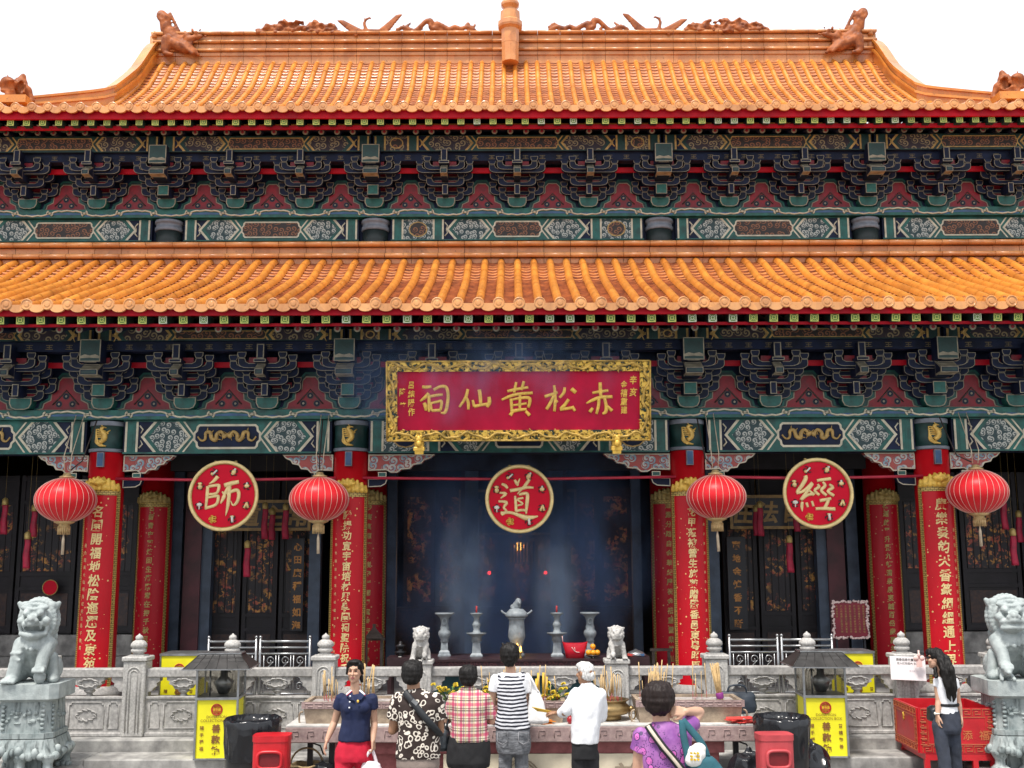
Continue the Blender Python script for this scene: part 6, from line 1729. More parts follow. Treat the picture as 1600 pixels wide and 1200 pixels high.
for k in range(12): m.tube([(-w_ - .02, .05, (z0 + z1) / 2 + .1), (-w_ - .02, .05 + .03 * math.cos(k), (z0 + z1) / 2 + .1 + .05 * math.sin(k))], .006, 4, 1)
m.build('lettering', [M('worn_gold_print', (.55, .16, .05), .5), GOLD], t)
m = MB(); zs = z0 - .03
m.boxb((-w_ + .06, -d_ - .01, zs - .05), (w_ + .01, d_, zs + .028)); 
for x in (-w_ + .08, -.12, .2, w_ - .03):
    for yy in (-d_ + .02, d_ - .02): m.boxb((x - .03, yy - .03, .004), (x + .03, yy + .03, zs - .05))
m.boxb((-w_ + .06, -d_, .15), (w_, -d_ + .03, .2)); m.build('stand', [BINR], t)

# white notice on the post with a small pink ornament
y = BY - .26; a, b = W(1391, 1065, y), W(1444, 1028, y)
t = empty('white_notice', 'plain white notice board leaning on a balustrade post by the red chest', 'notice', ((a.x + b.x) / 2, y, a.z), R(0), None, world=False)
t.rotation_euler = (R(-9), R(2.5), 0)
w2, h2 = (b.x - a.x) / 2, b.z - a.z
m = MB(); m.boxb((-w2, 0, 0), (w2, .015, h2)); m.build('board', [M('notice_white', (.80, .76, .76), .5, .05, 3, bmp=.02)], t)
m = MB(); text_line(m, '請善信將元寶香燭', .0, h2 - .055, .038, -.003, 0, .01); text_line(m, '放入紅色箱內 多謝', .0, h2 - .10, .034, -.003, 0, .0); text_line(m, '嗇色園', .05, h2 - .19, .025, -.003, 1, 0); m.build('lettering', [BLK, M('ink_faint', (.5, .46, .5), .6)], t)
c = W(1434, 1033, y - .04)
t = empty('pink_ornament', 'small pale pink hanging ornament on the corner of the white notice', 'ornament', c)
m = MB(); m.boxb((c.x - .035, y - .06, c.z - .09), (c.x + .035, y - .045, c.z + .02)); m.ball((c.x - .04, y - .055, c.z + .02), (.035, .02, .035)); m.ball((c.x + .04, y - .055, c.z + .02), (.035, .02, .035)); m.tube([(c.x, y - .055, c.z + .02), (c.x, y - .05, c.z + .12)], .012, 5); m.ball((c.x, y - .055, c.z + .06), (.02, .014, .03)); m.build('paper_body', [M('pink_paper', (.78, .55, .5), .6, .1, 6)], t)

# ================================================================ OFFERING TABLE, TROUGHS, INCENSE
PINKST = M('worn_pink_granite', (.36, .26, .24), .6, .3, 22, bmp=.25, grime=.5, col2=(.28, .19, .185))
WTOP = M('pale_table_top', (.62, .60, .57), .5, .2, 10, bmp=.1, grime=.4)
TRO = M('worn_trough_stone', (.36, .28, .20), .7, .35, 12, bmp=.4, grime=.5, col2=(.22, .165, .12))
CLOTH = M('cream_tablecloth', (.68, .60, .45), .8, .1, 5, bmp=.2)
REDST = M('dark_red_granite', (.30, .09, .09), .5, .3, 10, bmp=.2, col2=(.2, .05, .05))
TY0, TY1 = 13.1, 13.98
xa, xb = W(444, 1140, TY0).x, W(1180, 1140, TY0).x
zt = zat(1133, TY0)
ztb = zat(1160, TY0)
tab = empty('offering_table', 'long low pink stone offering table with pale top, across the front', 'table', ((xa + xb) / 2, 13.8, 0))
m = MB(); m.boxb((xa + .004, TY0 + .004, zt - .016), (xb - .004, TY1, zt)); m.build('table_top', [WTOP], tab)
m = MB(); m.boxb((xa, TY0, ztb), (xb, TY1 + .01, zt - .016), 0, .01)
for k in range(30):
    x_ = xa + .08 + (xb - xa - .1) * k / 30
    m.tube([(x_, TY0 - .002, ztb + .05), (x_, TY0 - .002, zt - .06), (x_ + .07, TY0 - .002, zt - .06), (x_ + .07, TY0 - .002, ztb + .08), (x_ + .03, TY0 - .002, ztb + .08)], .006, 4)
m.build('stone_edge', [PINKST], tab)
m = MB(); m.boxb((xa + .55, TY0 + .12, ztb - .14), (xb - .35, TY1 - .1, ztb)); m.build('under_band', [REDST], tab)
m = MB(); m.boxb((xa + .7, TY0 + .2, .0), (xb - .4, TY1 - .2, ztb - .14)); m.build('base', [REDST], tab)
for x_ in (xa + .25, xa + .5, xb - .2):
    m = MB(); m.boxb((x_ - .03, TY0 + .2, .0), (x_ + .03, TY0 + .26, ztb)); m.tube([(x_, TY0 + .2, ztb - .02), (x_ + .12, TY0 + .2, ztb - .06), (x_ + .16, TY0 + .2, ztb - .16)], .01, 5); m.build('leg', [M('black_iron', (.015, .015, .017), .45)], tab)
# cream cloth hung on the front, with brown characters
ca, cb2 = W(690, 1180, TY0).x, W(1000, 1180, TY0).x
m = MB(); n = 60; b0 = len(m.v)
for i in range(n + 1):
    x_ = ca + (cb2 - ca) * i / n
    for z_ in (ztb - .142, ztb - .3, .05): m.v.append(Vector((x_, TY0 + .1 - .01 * math.sin(i * .9) * (1 - z_ * .8), z_)))
for i in range(n):
    for j in range(2): m.f.append([b0 + i * 3 + j + 1, b0 + (i + 1) * 3 + j + 1, b0 + (i + 1) * 3 + j, b0 + i * 3 + j]); m.m.append(0); m.sm.append(True)
cl = m.build('tablecloth', [CLOTH]); 
tag(cl, 'cream cloth with large brown characters hung on the front of the offering table', 'cloth')
m = MB(); zc = ztb - .14
for (px, ch) in ((905, '永'), (979, '普')):
    x_ = W(px, 1190, TY0).x; put_text(m, ch, x_, zc - .26, .34, TY0 + .075, 0, .02)
x_ = W(812, 1200, TY0).x
for r_ in (.22, .19): m.tube([(x_ + r_ * math.cos(q / 24 * 6.2832), TY0 + .08, zc - .28 + r_ * math.sin(q / 24 * 6.2832)) for q in range(25)], .008, 4, 0, True, False)
for q in range(6): m.tube([(x_ - .12 + .05 * q, TY0 + .08, zc - .38), (x_ - .12 + .04 * q, TY0 + .08, zc - .18)], .007, 4)
o = m.build('printed_characters', [M('brown_print', (.30, .24, .17), .7)], cl)
# stone incense troughs
def trough(px0, px1, pyt, label, y0=13.24, y1=13.86, zb=None):
    a, b = W(px0, 1100, y0).x, W(px1, 1100, y0).x; zb = zt; z1 = zat(pyt, y0)
    t = empty('incense_trough', label, 'incense trough', ((a + b) / 2, (y0 + y1) / 2, zb), 0, 'stone incense troughs on the table')
    m = MB(); fl = .04
    v = [(a + fl, y0 + .03, zb), (b - fl, y0 + .03, zb), (b - fl, y1 - .03, zb), (a + fl, y1 - .03, zb), (a, y0, z1), (b, y0, z1), (b, y1, z1), (a, y1, z1), (a + .05, y0 + .05, z1), (b - .05, y0 + .05, z1), (b - .05, y1 - .05, z1), (a + .05, y1 - .05, z1), (a + .05, y0 + .05, z1 - .06), (b - .05, y0 + .05, z1 - .06), (b - .05, y1 - .05, z1 - .06), (a + .05, y1 - .05, z1 - .06)]
    m.add(v, [(0, 1, 5, 4), (1, 2, 6, 5), (2, 3, 7, 6), (3, 0, 4, 7), (4, 5, 9, 8), (5, 6, 10, 9), (6, 7, 11, 10), (7, 4, 8, 11), (8, 9, 13, 12), (9, 10, 14, 13), (10, 11, 15, 14), (11, 8, 12, 15), (0, 3, 2, 1)])
    m.build('basin', [TRO], t)
    m = MB(); m.boxb((a - .01, y0 - .012, z1 - .075), (b + .01, y0 + .02, z1 - .0), 0)
    n = int((b - a) / .11)
    for k in range(n):
        x_ = a + .02 + (b - a - .04) * k / n; s_ = (b - a - .04) / n
        m.tube([(x_ + .1 * s_, y0 - .014, z1 - .062), (x_ + .1 * s_, y0 - .014, z1 - .014), (x_ + .9 * s_, y0 - .014, z1 - .014), (x_ + .9 * s_, y0 - .014, z1 - .052), (x_ + .4 * s_, y0 - .014, z1 - .052), (x_ + .4 * s_, y0 - .014, z1 - .034)], .006, 4, 0, False)
    m.build('key_rim', [PINKST], t)
    m = MB(); m.boxb((a + .052, y0 + .052, z1 - .058), (b - .052, y1 - .052, z1 - .03)); o = m.build('ash', [M('incense_ash', (.42, .38, .36), .95, .3, 20, bmp=.6)], t)
    for s, x_ in ((-1, a), (1, b)):
        m = MB(); m.tube(smoothpath([(x_ + s * .01, y0 + .1, z1 - .12), (x_ + s * .05, y0 + .1, z1 - .14), (x_ + s * .05, y0 + .1, z1 - .24), (x_ + s * .01, y0 + .1, z1 - .26)], 3), .012, 5); m.build('ring_handle', [TRO], t)
    return a, b, y0, y1, z1 - .035
TA = trough(471, 612, 1096, 'stone incense trough behind the woman in navy')
TB_ = trough(700, 882, 1096, 'stone incense trough behind the striped and plaid tops')
TC = trough(993, 1160, 1095, 'stone incense trough at the right end, beside the woman in purple')
# bronze censer
c = W(946, 1100, 13.55); BRZ = M('aged_bronze', (.34, .23, .10), .36, .4, 6, metal=.75, bmp=.15, col2=(.16, .11, .05))
t = empty('bronze_censer', 'round-bellied bronze incense censer right of the white-haired man', 'censer', (c.x, 13.55, zt), 0, None, world=False)
hz = zat(1095, 13.4) - zt; r = .27
m = MB(); m.lathe([(r * .62, 0), (r * .66, .03), (r * .6, .05), (r * .9, hz * .3), (r * 1.04, hz * .5), (r * 1.0, hz * .66), (r * .86, hz * .82), (r * .86, hz * .88), (r * .98, hz * .97), (r * 1.0, hz), (r * .9, hz), (r * .82, hz * .9), (.01, hz * .9)], (0, 0, 0), 36); m.build('bowl', [BRZ], t)
for s in (-1, 1):
    m = MB(); m.ball((s * r * 1.06, -.03, hz * .52), .04); m.tube([(s * r * 1.1 + .04 * math.cos(q), -.05, hz * .3 + .07 * math.sin(q)) for q in [k * 6.2832 / 14 for k in range(15)]], .009, 5, 0, True, False); m.build('ring_handle', [BRZ], t)
# incense sticks: every stick its own object
SM = {}
def stick_mesh(kind):
    if kind in SM: return SM[kind]
    m = MB(); L_, r_ = {'thin': (.36, .0042), 'mid': (.44, .006), 'tall': (.44, .015)}[kind]
    m.cone((0, 0, 0), (0, 0, L_ * .28), r_ * .55, r_ * .55, 5, 1); m.cone((0, 0, L_ * .28), (0, 0, L_), r_, r_, 6, 0)
    o = m.build('incense_stick', [M('incense_tan', (.55, .38, .18), .8, .2, 20) if kind != 'tall' else M('incense_yellow', (.66, .42, .05), .7, .2, 10), M('incense_foot_red', (.4, .03, .05), .7)])
    SM[kind] = o.data; bpy.data.objects.remove(o); return SM[kind]
def stick(kind, x, y, z, lab, grp, lean=.12):
    o = bpy.data.objects.new('incense_stick', stick_mesh(kind)); COL.objects.link(o)
    o.location = (x, y, z - .03); o.rotation_euler = (rnd.gauss(0, lean * .6), rnd.gauss(0, lean), rnd.random() * 6); s_ = rnd.uniform(.62, 1.1); o.scale = (1, 1, s_)
    tag(o, lab, 'incense', grp)
for (Tq, n, lab, grp) in ((TA, 26, 'thin incense stick burning in the trough behind the woman in navy', 'incense in the left trough'), (TB_, 34, 'thin incense stick burning in the middle trough before the striped top', 'incense in the middle trough'), (TC, 36, 'thin incense stick burning in the trough at the right end', 'incense in the right trough')):
    a, b, y0, y1, z_ = Tq
    cl_ = [rnd.uniform(a + .15, b - .15) for _ in range(6)]
    for k in range(n):
        x_ = min(max(rnd.choice(cl_) + rnd.gauss(0, .07), a + .08), b - .08); stick(rnd.choice(['thin', 'mid', 'mid']), x_, rnd.uniform(y0 + .1, y1 - .1), z_, lab, grp)
for k in range(26):
    an, q = rnd.random() * 6.28, rnd.random() ** .5 * r * .7
    stick(rnd.choice(['thin', 'mid']), c.x + q * math.cos(an), 13.55 + q * math.sin(an), zt + hz * .9, 'thin incense stick burning in the round bronze censer', 'incense in the bronze censer')
for px in (840, 847, 853, 836): stick('tall', W(px, 1090, 13.6).x, 13.6, TB_[4], 'thick yellow incense stick standing in the middle trough', 'thick yellow incense sticks', .03)
# bundle of incense leaning on the right trough
x_ = W(1124, 1090, 13.5).x
t = empty('incense_bundle', 'tied bundle of incense with a purple band leaning over the right trough', 'incense', (x_, 13.5, TC[4]), 0, None, world=False); t.rotation_euler = (0, R(-8), 0)
m = MB(); [m.cone((rnd.uniform(-.03, .03), rnd.uniform(-.03, .03), 0), (rnd.uniform(-.05, .05), rnd.uniform(-.04, .04), rnd.uniform(.36, .44)), .005, .007, 5) for _ in range(26)]; m.build('sticks', [M('incense_tan', (.5, .36, .18), .8)], t)
m = MB(); m.lathe([(.036, .02), (.045, .03), (.045, .08), (.04, .09)], (0, 0, 0), 12); m.build('purple_band', [M('purple_paper', (.25, .03, .22), .6)], t)
# yellow flower bunches in the middle trough
FLY = M('chrysanthemum_yellow', (.72, .52, .03), .7, .3, 20); LEAF = M('flower_leaf_green', (.07, .14, .02), .6, .4, 20)
for (px, py, lab, k_) in ((700, 1078, 'bunch of yellow flowers left of the plaid blouse', 1.0), (765, 1080, 'bunch of yellow flowers between plaid blouse and striped top', .9), (862, 1088, 'spray of yellow flowers right of the striped top', .8)):
    c2 = W(px, py, 13.6)
    t = empty('flower_bunch', lab, 'flowers', (c2.x, 13.6, TB_[4]), 0, 'yellow flowers in the middle trough', world=False)
    m, m2 = MB(), MB(); hh = c2.z - TB_[4]
    for q in range(24):
        p = Vector((rnd.gauss(0, .11 * k_), rnd.gauss(0, .07), hh + rnd.gauss(0, .07)))
        m2.tube([(0, 0, -.02), p * .6, p], .004, 4, 0)
        for e in range(9):
            a = e * .7; d = Vector((math.cos(a), math.sin(a) * .7, .5 * math.sin(a * 1.7))).normalized() * .034
            m.tube([p, p + d * .6, p + d], [.006, .011, .003], 4)
        if q % 2: l = p * .8 + Vector((rnd.gauss(0, .05), rnd.gauss(0, .05), .0)); m2.tube([p * .6, l, l + Vector((.03, 0, .02))], [.004, .018, .003], 4)
    m.build('blossoms', [FLY], t); m2.build('stems', [LEAF], t)
# offerings lying on the table
PAP = M('red_paper', (.6, .05, .04), .6, .3, 12); PAPO = M('orange_paper', (.75, .25, .03), .6, .3, 12)
def paper(px, py, y, mt, label, w_=.16, d_=.1, n=4):
    c = W(px, py, y); o_ = MB()
    for k in range(n): o_.box((c.x + rnd.uniform(-.05, .05), y + rnd.uniform(-.04, .04), zt + .008 + .012 * k), (w_ * rnd.uniform(.6, 1), d_ * rnd.uniform(.6, 1), .01), 0, (rnd.uniform(-.15, .15), rnd.uniform(-.15, .15), rnd.uniform(-.8, .8)))
    tag(o_.build('paper_stack', [mt]), label, 'paper offering')
paper(1149, 1128, 13.18, PAP, 'red paper packets at the right end of the offering table, left heap', .22, .12, 5)
paper(1172, 1126, 13.18, PAP, 'red paper packets at the far right corner of the offering table', .2, .12, 5)
paper(848, 1134, 13.19, PAPO, 'orange paper packets on the table between striped top and white shirt', .2, .1, 4)
paper(776, 1130, 13.2, M('pink_paper_offering', (.7, .16, .2), .6, .2, 10), 'pink paper packets on the table behind the plaid blouse', .3, .16, 9)
c2 = W(889, 1131, 13.18); m = MB(); m.ball((c2.x, 13.18, zt + .045), (.04, .04, .045)); m.tube([(c2.x, 13.18, zt + .08), (c2.x + .01, 13.18, zt + .11)], .005, 5)
tag(m.build('red_fruit', [M('apple_red', (.4, .01, .02), .3)]), 'single dark red fruit on the table beside the white shirt', 'fruit')
# dark bags behind the left and right troughs
DKB = M('dark_blue_bag', (.02, .03, .045), .5, .3, 6)
def bagshape(px0, px1, pyt, pyb, y, label, d_=.2):
    a, b = W(px0, pyb, y), W(px1, pyt, y); m_ = []
    cx, w_ = (a.x + b.x) / 2, (b.x - a.x) / 2
    z0_ = zt; h = b.z - z0_
    t = empty('dark_bag', label, 'bag', (cx, y, z0_), 0, None, world=False)
    remesh('body', [('l', [(0.005, 0, 0, w_ * .9, d_ * .5), (h * .3, 0, 0, w_, d_ * .55), (h * .8, .01, 0, w_ * .93, d_ * .4), (h, .0, 0, w_ * .8, d_ * .2)])], .014, [DKB], t, 1, None, lambda p: .012 * noise.noise(p * 9))
    m = MB(); m.tube(smoothpath([(-w_ * .5, -.02, h * .9), (-w_ * .35, -.03, h + .07), (w_ * .35, -.03, h + .07), (w_ * .5, -.02, h * .9)], 4), .012, 6); m.build('handle', [DKB], t)
bagshape(500, 522, 1079, 1098, 13.93, 'small dark bag resting behind the left trough by the navy shirt', .14)
bagshape(1120, 1180, 1082, 1125, 14.0, 'dark blue bag standing behind the right end of the right trough', .16)
# rubbish and baskets under the table
WIC = M('wicker', (.34, .24, .12), .8, .4, 25)
x_ = W(476, 1190, 13.25).x
t = empty('wicker_basket', 'round wicker basket on the ground under the left end of the table', 'basket', (x_, 13.3, .15), 0, None, world=False)
m = MB(); n = 8
for k in range(n): rr = .15 + .05 * k / n; z_ = .02 + .22 * k / n; m.tube([(rr * math.cos(q), rr * math.sin(q), z_ + .01 * math.sin(q * 6 + k)) for q in [j * 6.2832 / 24 for j in range(25)]], .014, 5, 0, True, False)
m.lathe([(.15, .0), (.19, .22), (.17, .22), (.13, .02)], (0, 0, 0), 20); m.build('basket_body', [WIC], t)
m = MB(); m.tube([(.19 * math.cos(q), 0, .2 + .2 * math.sin(q)) for q in [j * math.pi / 12 for j in range(13)]], .012, 5); m.build('handle', [WIC], t)
def plasticbag(px, y, label, r_, mt, z_=.15):
    x_ = W(px, 1190, y).x; t = empty('rubbish_bag', label, 'rubbish bag', (x_, y, z_), 0, None, world=False)
    remesh('body', [('s', (0, 0, r_ * .75), (r_, r_ * .8, r_ * .78)), ('s', (r_ * .3, 0, r_ * .9), (r_ * .6, r_ * .5, r_ * .7)), ('c', (0, 0, r_ * 1.3), (.02, 0, r_ * 1.75), r_ * .25, r_ * .1)], .02, [mt], t, 1, None, lambda p: .05 * noise.noise(p * 7) * r_ * 4)
plasticbag(500, 13.2, 'dark plastic bag beside the wicker basket under the table', .16, BAG)
plasticbag(1165, 13.0, 'black plastic bag on the ground by the right bin', .24, BAG)
plasticbag(1262, 13.2, 'black plastic bag slumped below the right yellow box', .27, BAG)

# ================================================================ ALTAR ON THE PORCH
AY0, AY1 = 16.0, 17.0
ALT = M_spiral('carved_maroon_altar', (.05, .018, .025), (.14, .045, .05), 12, 2.4, .5, bmp=.5)
ALD = M('altar_dark_lacquer', (.035, .015, .018), .4, .3, 5)
xa2, xb2 = W(641, 1030, AY0).x, W(972, 1030, AY0).x; z1 = zat(1030, AY0)
t = empty('altar_table', 'dark carved altar table behind the balustrade in the middle bay', 'table', ((xa2 + xb2) / 2, 16.5, ZF))
m = MB(); m.boxb((xa2 - .05, AY0 - .03, z1 - .03), (xb2 + .05, AY1 + .03, z1)); m.build('table_top', [ALD], t)
m = MB(); m.boxb((xa2, AY0, z1 - .20), (xb2, AY1, z1 - .03)); m.build('carved_apron', [ALT], t)
for x_ in (xa2 + .06, xb2 - .06):
    for y_ in (AY0 + .06, AY1 - .06): m = MB(); m.boxb((x_ - .06, y_ - .06, ZF), (x_ + .06, y_ + .06, z1 - .2)); m.build('leg', [ALD], t)
m = MB(); m.boxb((xa2 + .12, AY0 + .08, ZF + .1), (xb2 - .12, AY0 + .1, z1 - .2)); m.build('front_panel', [M('altar_teal', (.01, .05, .06), .5)], t)
VST = M('pewter_grey_stone', (.25, .28, .30), .5, .25, 14, bmp=.15)
def vase(px, pyt, y, label, kind, grp):
    c = W(px, 1027, y); h = zat(pyt, y) - z1
    t = empty(kind, label, 'altar vase' if kind == 'altar_vase' else 'candlestick', (c.x, y, z1), 0, grp, world=False); t.scale = (.76, .76, 1)
    m = MB()
    if kind == 'altar_vase':
        m.lathe([(.17, 0), (.17, .03 * h), (.15, .04 * h), (.14, .10 * h), (.10, .14 * h), (.085, .32 * h)], (0, 0, 0), 4, 0, False); m.build('foot', [VST], t); m = MB()
        m.lathe([(.085, .32 * h), (.07, .38 * h), (.095, .42 * h), (.125, .50 * h), (.12, .56 * h), (.08, .62 * h), (.09, .66 * h), (.075, .70 * h), (.07, .78 * h), (.09, .88 * h), (.15, .95 * h), (.19, .97 * h), (.19, h), (.06, h)], (0, 0, 0), 20); m.build('body', [VST], t)
        m = MB(); m.tube(smoothpath([(.0, -.085, .72 * h), (.04, -.1, .76 * h), (.03, -.1, .84 * h), (0, -.1, .86 * h), (-.03, -.1, .84 * h), (-.04, -.1, .76 * h), (0, -.085, .72 * h)], 3), .01, 5); m.build('handle', [VST], t)
    else:
        m.lathe([(.17, 0), (.17, .03 * h), (.145, .05 * h), (.12, .08 * h), (.10, .30 * h), (.12, .34 * h)], (0, 0, 0), 4, 0, False); m.build('foot', [VST], t); m = MB()
        m.lathe([(.10, .34 * h), (.09, .42 * h), (.12, .46 * h), (.19, .50 * h), (.20, .52 * h), (.08, .53 * h), (.06, .60 * h), (.07, .66 * h), (.085, .70 * h), (.07, .74 * h), (.05, .80 * h), (.06, .88 * h), (.12, .94 * h), (.13, .96 * h), (.03, .97 * h)], (0, 0, 0), 20); m.build('body', [VST], t)
        m = MB(); m.cone((0, 0, .97 * h), (0, 0, h * 1.12), .02, .018, 8); m.build('candle', [M('candle_red', (.4, .03, .03), .5)], t)
vase(693, 957, 16.6, 'flared grey altar vase, left end of the altar', 'altar_vase', 'grey altar vases')
vase(743, 955, 16.5, 'tall grey candlestick left of the altar censer, in thin smoke', 'candlestick', 'grey candlesticks')
vase(869, 955, 16.5, 'tall grey candlestick right of the altar censer, in thicker smoke', 'candlestick', 'grey candlesticks')
vase(921, 957, 16.6, 'flared grey altar vase behind the oranges', 'altar_vase', 'grey altar vases')
c = W(806, 1027, 16.4); h = zat(938, 16.4) - z1
t = empty('altar_censer', 'tall grey lidded censer with beast on top, in the middle of the altar', 'censer', (c.x, 16.4, z1), 0, None, world=False); t.scale = (.8, .8, 1)
m = MB(); m.lathe([(.13, 0), (.15, .03), (.11, .08), (.10, .18 * h), (.13, .28 * h), (.16, .36 * h), (.15, .46 * h), (.14, .62 * h), (.14, .66 * h), (.17, .68 * h), (.16, .70 * h)], (0, 0, 0), 20); m.build('body', [VST], t)
m = MB(); m.lathe([(.17, .70 * h), (.21, .72 * h), (.19, .78 * h), (.13, .84 * h), (.06, .86 * h)], (0, 0, 0), 20)
for s in (-1, 1): m.tube(smoothpath([(s * .16, 0, .74 * h), (s * .24, 0, .78 * h), (s * .28, 0, .82 * h)], 3), .018, 6)
m.build('lid', [VST], t)
remesh('beast_knob', [('s', (0, 0, .90 * h), (.08, .06, .07)), ('s', (.03, -.02, .97 * h), .06), ('s', (-.08, 0, .88 * h), .04), ('c', (.03, -.05, .97 * h), (.06, -.1, .95 * h), .03, .02), ('c', (-.04, 0, .9 * h), (-.06, -.03, .85 * h), .03, .03)], .012, [VST], t)
# small lamp flames before the censer
FL = M_emit('flame', (1, .52, .06), 7); BOWL = M('brass_lamp_bowl', (.5, .34, .1), .35, .2, 10, metal=.6)
for i, (px, py) in enumerate(((800, 1013), (807, 1011), (812, 1015), (804, 1017))):
    c = W(px, py, 16.15); t = empty('oil_lamp', 'small brass oil lamp burning on the altar in front of the censer', 'oil lamp', (c.x, 16.15 + .05 * (i % 2), z1), 0, 'oil lamps on the altar', world=False)
    m = MB(); m.lathe([(.03, 0), (.012, .02), (.012, c.z - z1 - .06), (.04, c.z - z1 - .04), (.042, c.z - z1 - .03)], (0, 0, 0), 12); m.build('bowl', [BOWL], t)
    m = MB(); m.lathe([(.004, c.z - z1 - .03), (.016, c.z - z1 - .01), (.012, c.z - z1 + .015), (.002, c.z - z1 + .05)], (0, 0, 0), 8); m.build('flame', [FL], t)
# red carrier, dish of oranges
y = 16.2; c = W(897, 1028, y); RP = M('red_plastic', (.62, .012, .03), .3, .2, 5)
t = empty('red_carrier', 'bright red plastic carrier standing on the altar beside the oranges', 'bag', (c.x, y, z1), 0, None, world=False)
hb = zat(1005, y) - z1
m = MB(); n = 24; b0 = 0
for (z_, wx, wy) in ((.003, .13, .07), (hb * .5, .155, .085), (hb, .185, .07)):
    for k in range(n): an = 6.2832 * k / n; m.v.append(Vector((wx * math.copysign(abs(math.cos(an)) ** .5, math.cos(an)), wy * math.copysign(abs(math.sin(an)) ** .7, math.sin(an)) + .006 * math.sin(k * 3 + z_ * 30), z_ + (.02 * math.cos(an) ** 2 if z_ > .1 else 0))))
for i in range(2):
    for k in range(n): m.f.append([i * n + k, i * n + (k + 1) % n, (i + 1) * n + (k + 1) % n, (i + 1) * n + k]); m.m.append(0); m.sm.append(True)
m.f.append(list(range(n))[::-1]); m.m.append(0); m.sm.append(True); m.build('sack', [RP], t)
m = MB(); m.tube(smoothpath([(-.05, -.08, hb * .75), (0, -.09, hb * .45), (.06, -.09, hb * .4)], 3), .006, 5); m.tube([(.0, -.09, hb * .45), (-.01, -.088, hb * .75)], .005, 5); m.tube([(-.17, 0, hb), (-.18, 0, hb + .1)], .006, 5); m.build('tie', [M('pale_pink', (.75, .45, .42), .5)], t)
c = W(925, 1021, 16.15); zd = c.z - .035
t = empty('fruit_dish', 'small dark dish on a white foot holding the oranges', 'dish', (c.x, 16.15, z1)); 
m = MB(); m.lathe([(.03, z1), (.035, z1 + .015), (.012, z1 + .03), (.012, zd - .03), (.08, zd - .01), (.11, zd + .005), (.105, zd + .012), (.01, zd + .0)], (c.x, 16.15, 0), 20); m.build('dish', [M('dish_dark', (.05, .03, .03), .3)], t)
m = MB(); m.ball((c.x, 16.12, z1 + .022), .022); m.build('white_foot', [WHITEP], t)
ORN = M('orange_peel', (.85, .33, .01), .4, .15, 30, bmp=.2)
for (u, v, d, lab) in ((-.062, 0, -.02, 'orange at the left of the dish'), (0, 0, -.045, 'orange at the front middle of the dish'), (.062, 0, -.02, 'orange at the right of the dish'), (0, .0, .05, 'orange at the back of the dish, mostly hidden'), (.0, .082, 0, 'orange on top of the pile')):
    m = MB(); m.ball((c.x + u, 16.15 + d, zd + .045 + v), (.041, .041, .039), 0, 14); tag(m.build('orange', [ORN]), lab, 'orange', 'oranges on the altar dish')
# dark incense stands and small black lamps beside the altar
DK = M('dark_bronze', (.03, .03, .033), .4, .3, 8, metal=.5)
t = empty('black_lamp', 'small black tiered lamp on the side table left of the altar', 'lamp', W(624, 1030, 16.5)); c = W(624, 1030, 16.5)
m = MB(); m.lathe([(.08, c.z), (.08, c.z + .03), (.03, c.z + .05), (.07, c.z + .09), (.09, c.z + .11), (.03, c.z + .13), (.05, c.z + .17), (.08, c.z + .2), (.03, c.z + .22), (.02, c.z + .26)], (c.x, 16.5, 0), 14); m.build('lamp_body', [DK], t)
m = MB(); m.boxb((c.x - .02, 16.42, c.z + .01), (c.x + .02, 16.43, c.z + .05)); m.build('pale_label', [WHITEP], t)
for (pa, pb, pz, lab) in ((604, 640, 1026, 'dark side table left of the altar'), (974, 1012, 1026, 'dark side table right of the altar, with a metal tray')):
    a, b = W(pa, pz, 16.4), W(pb, pz, 16.4); t = empty('side_table', lab, 'table', ((a.x + b.x) / 2, 16.5, ZF), 0, 'dark side tables')
    m = MB(); m.boxb((a.x, 16.3, a.z - .12), (b.x, 16.75, a.z)); m.build('table_top', [ALD], t)
    for x_ in (a.x + .04, b.x - .04):
        m = MB(); m.boxb((x_ - .03, 16.33, ZF), (x_ + .03, 16.4, a.z - .12)); m.boxb((x_ - .03, 16.65, ZF), (x_ + .03, 16.72, a.z - .12)); m.build('legs', [ALD], t)
c = W(992, 1020, 16.45); t = empty('metal_tray', 'covered metal tray with coloured cloth on the right side table', 'tray', (c.x, 16.45, zat(1026, 16.4)))
zq = zat(1026, 16.4); m = MB(); m.lathe([(.13, zq), (.15, zq + .015), (.1, zq + .06), (.03, zq + .085), (.01, zq + .1)], (c.x, 16.45, 0), 18); m.build('tray_lid', [STEEL], t); m = MB(); m.box((c.x - .06, 16.35, zq + .02), (.14, .06, .03), 0, (0, .1, 0)); m.box((c.x + .06, 16.35, zq + .02), (.1, .06, .03), 1, (0, -.1, 0)); m.build('cloth', [PAP, P_BLUE], t)
for (px, lab) in ((582, 'weathered wooden lantern stand before the smoky couplet board at left'), (1032, 'weathered wooden frame stand before the smoky couplet board at right')):
    y = 17.6; c = W(px, 1045, y); zt2 = zat(1000 if px < 700 else 1018, y); t = empty('wooden_stand', lab, 'stand', (c.x, y, ZF), 0, None)
    WDN = M('grey_wood', (.12, .09, .075), .7, .4, 10)
    for s in (-1, 1): m = MB(); m.boxb((c.x + s * .12 - .022, y - .02, ZF), (c.x + s * .12 + .022, y + .02, zt2)); m.build('leg', [WDN], t)
    m = MB(); m.boxb((c.x - .17, y - .03, zt2), (c.x + .17, y + .03, zt2 + .04)); m.build('crossbar', [WDN], t)
    if px < 700:
        m = MB(); m.lathe([(.20, zt2 + .04), (.17, zt2 + .07), (.06, zt2 + .16), (.03, zt2 + .2), (.035, zt2 + .25)], (c.x, y, 0), 4, 0, False); m.build('little_roof', [WDN], t)
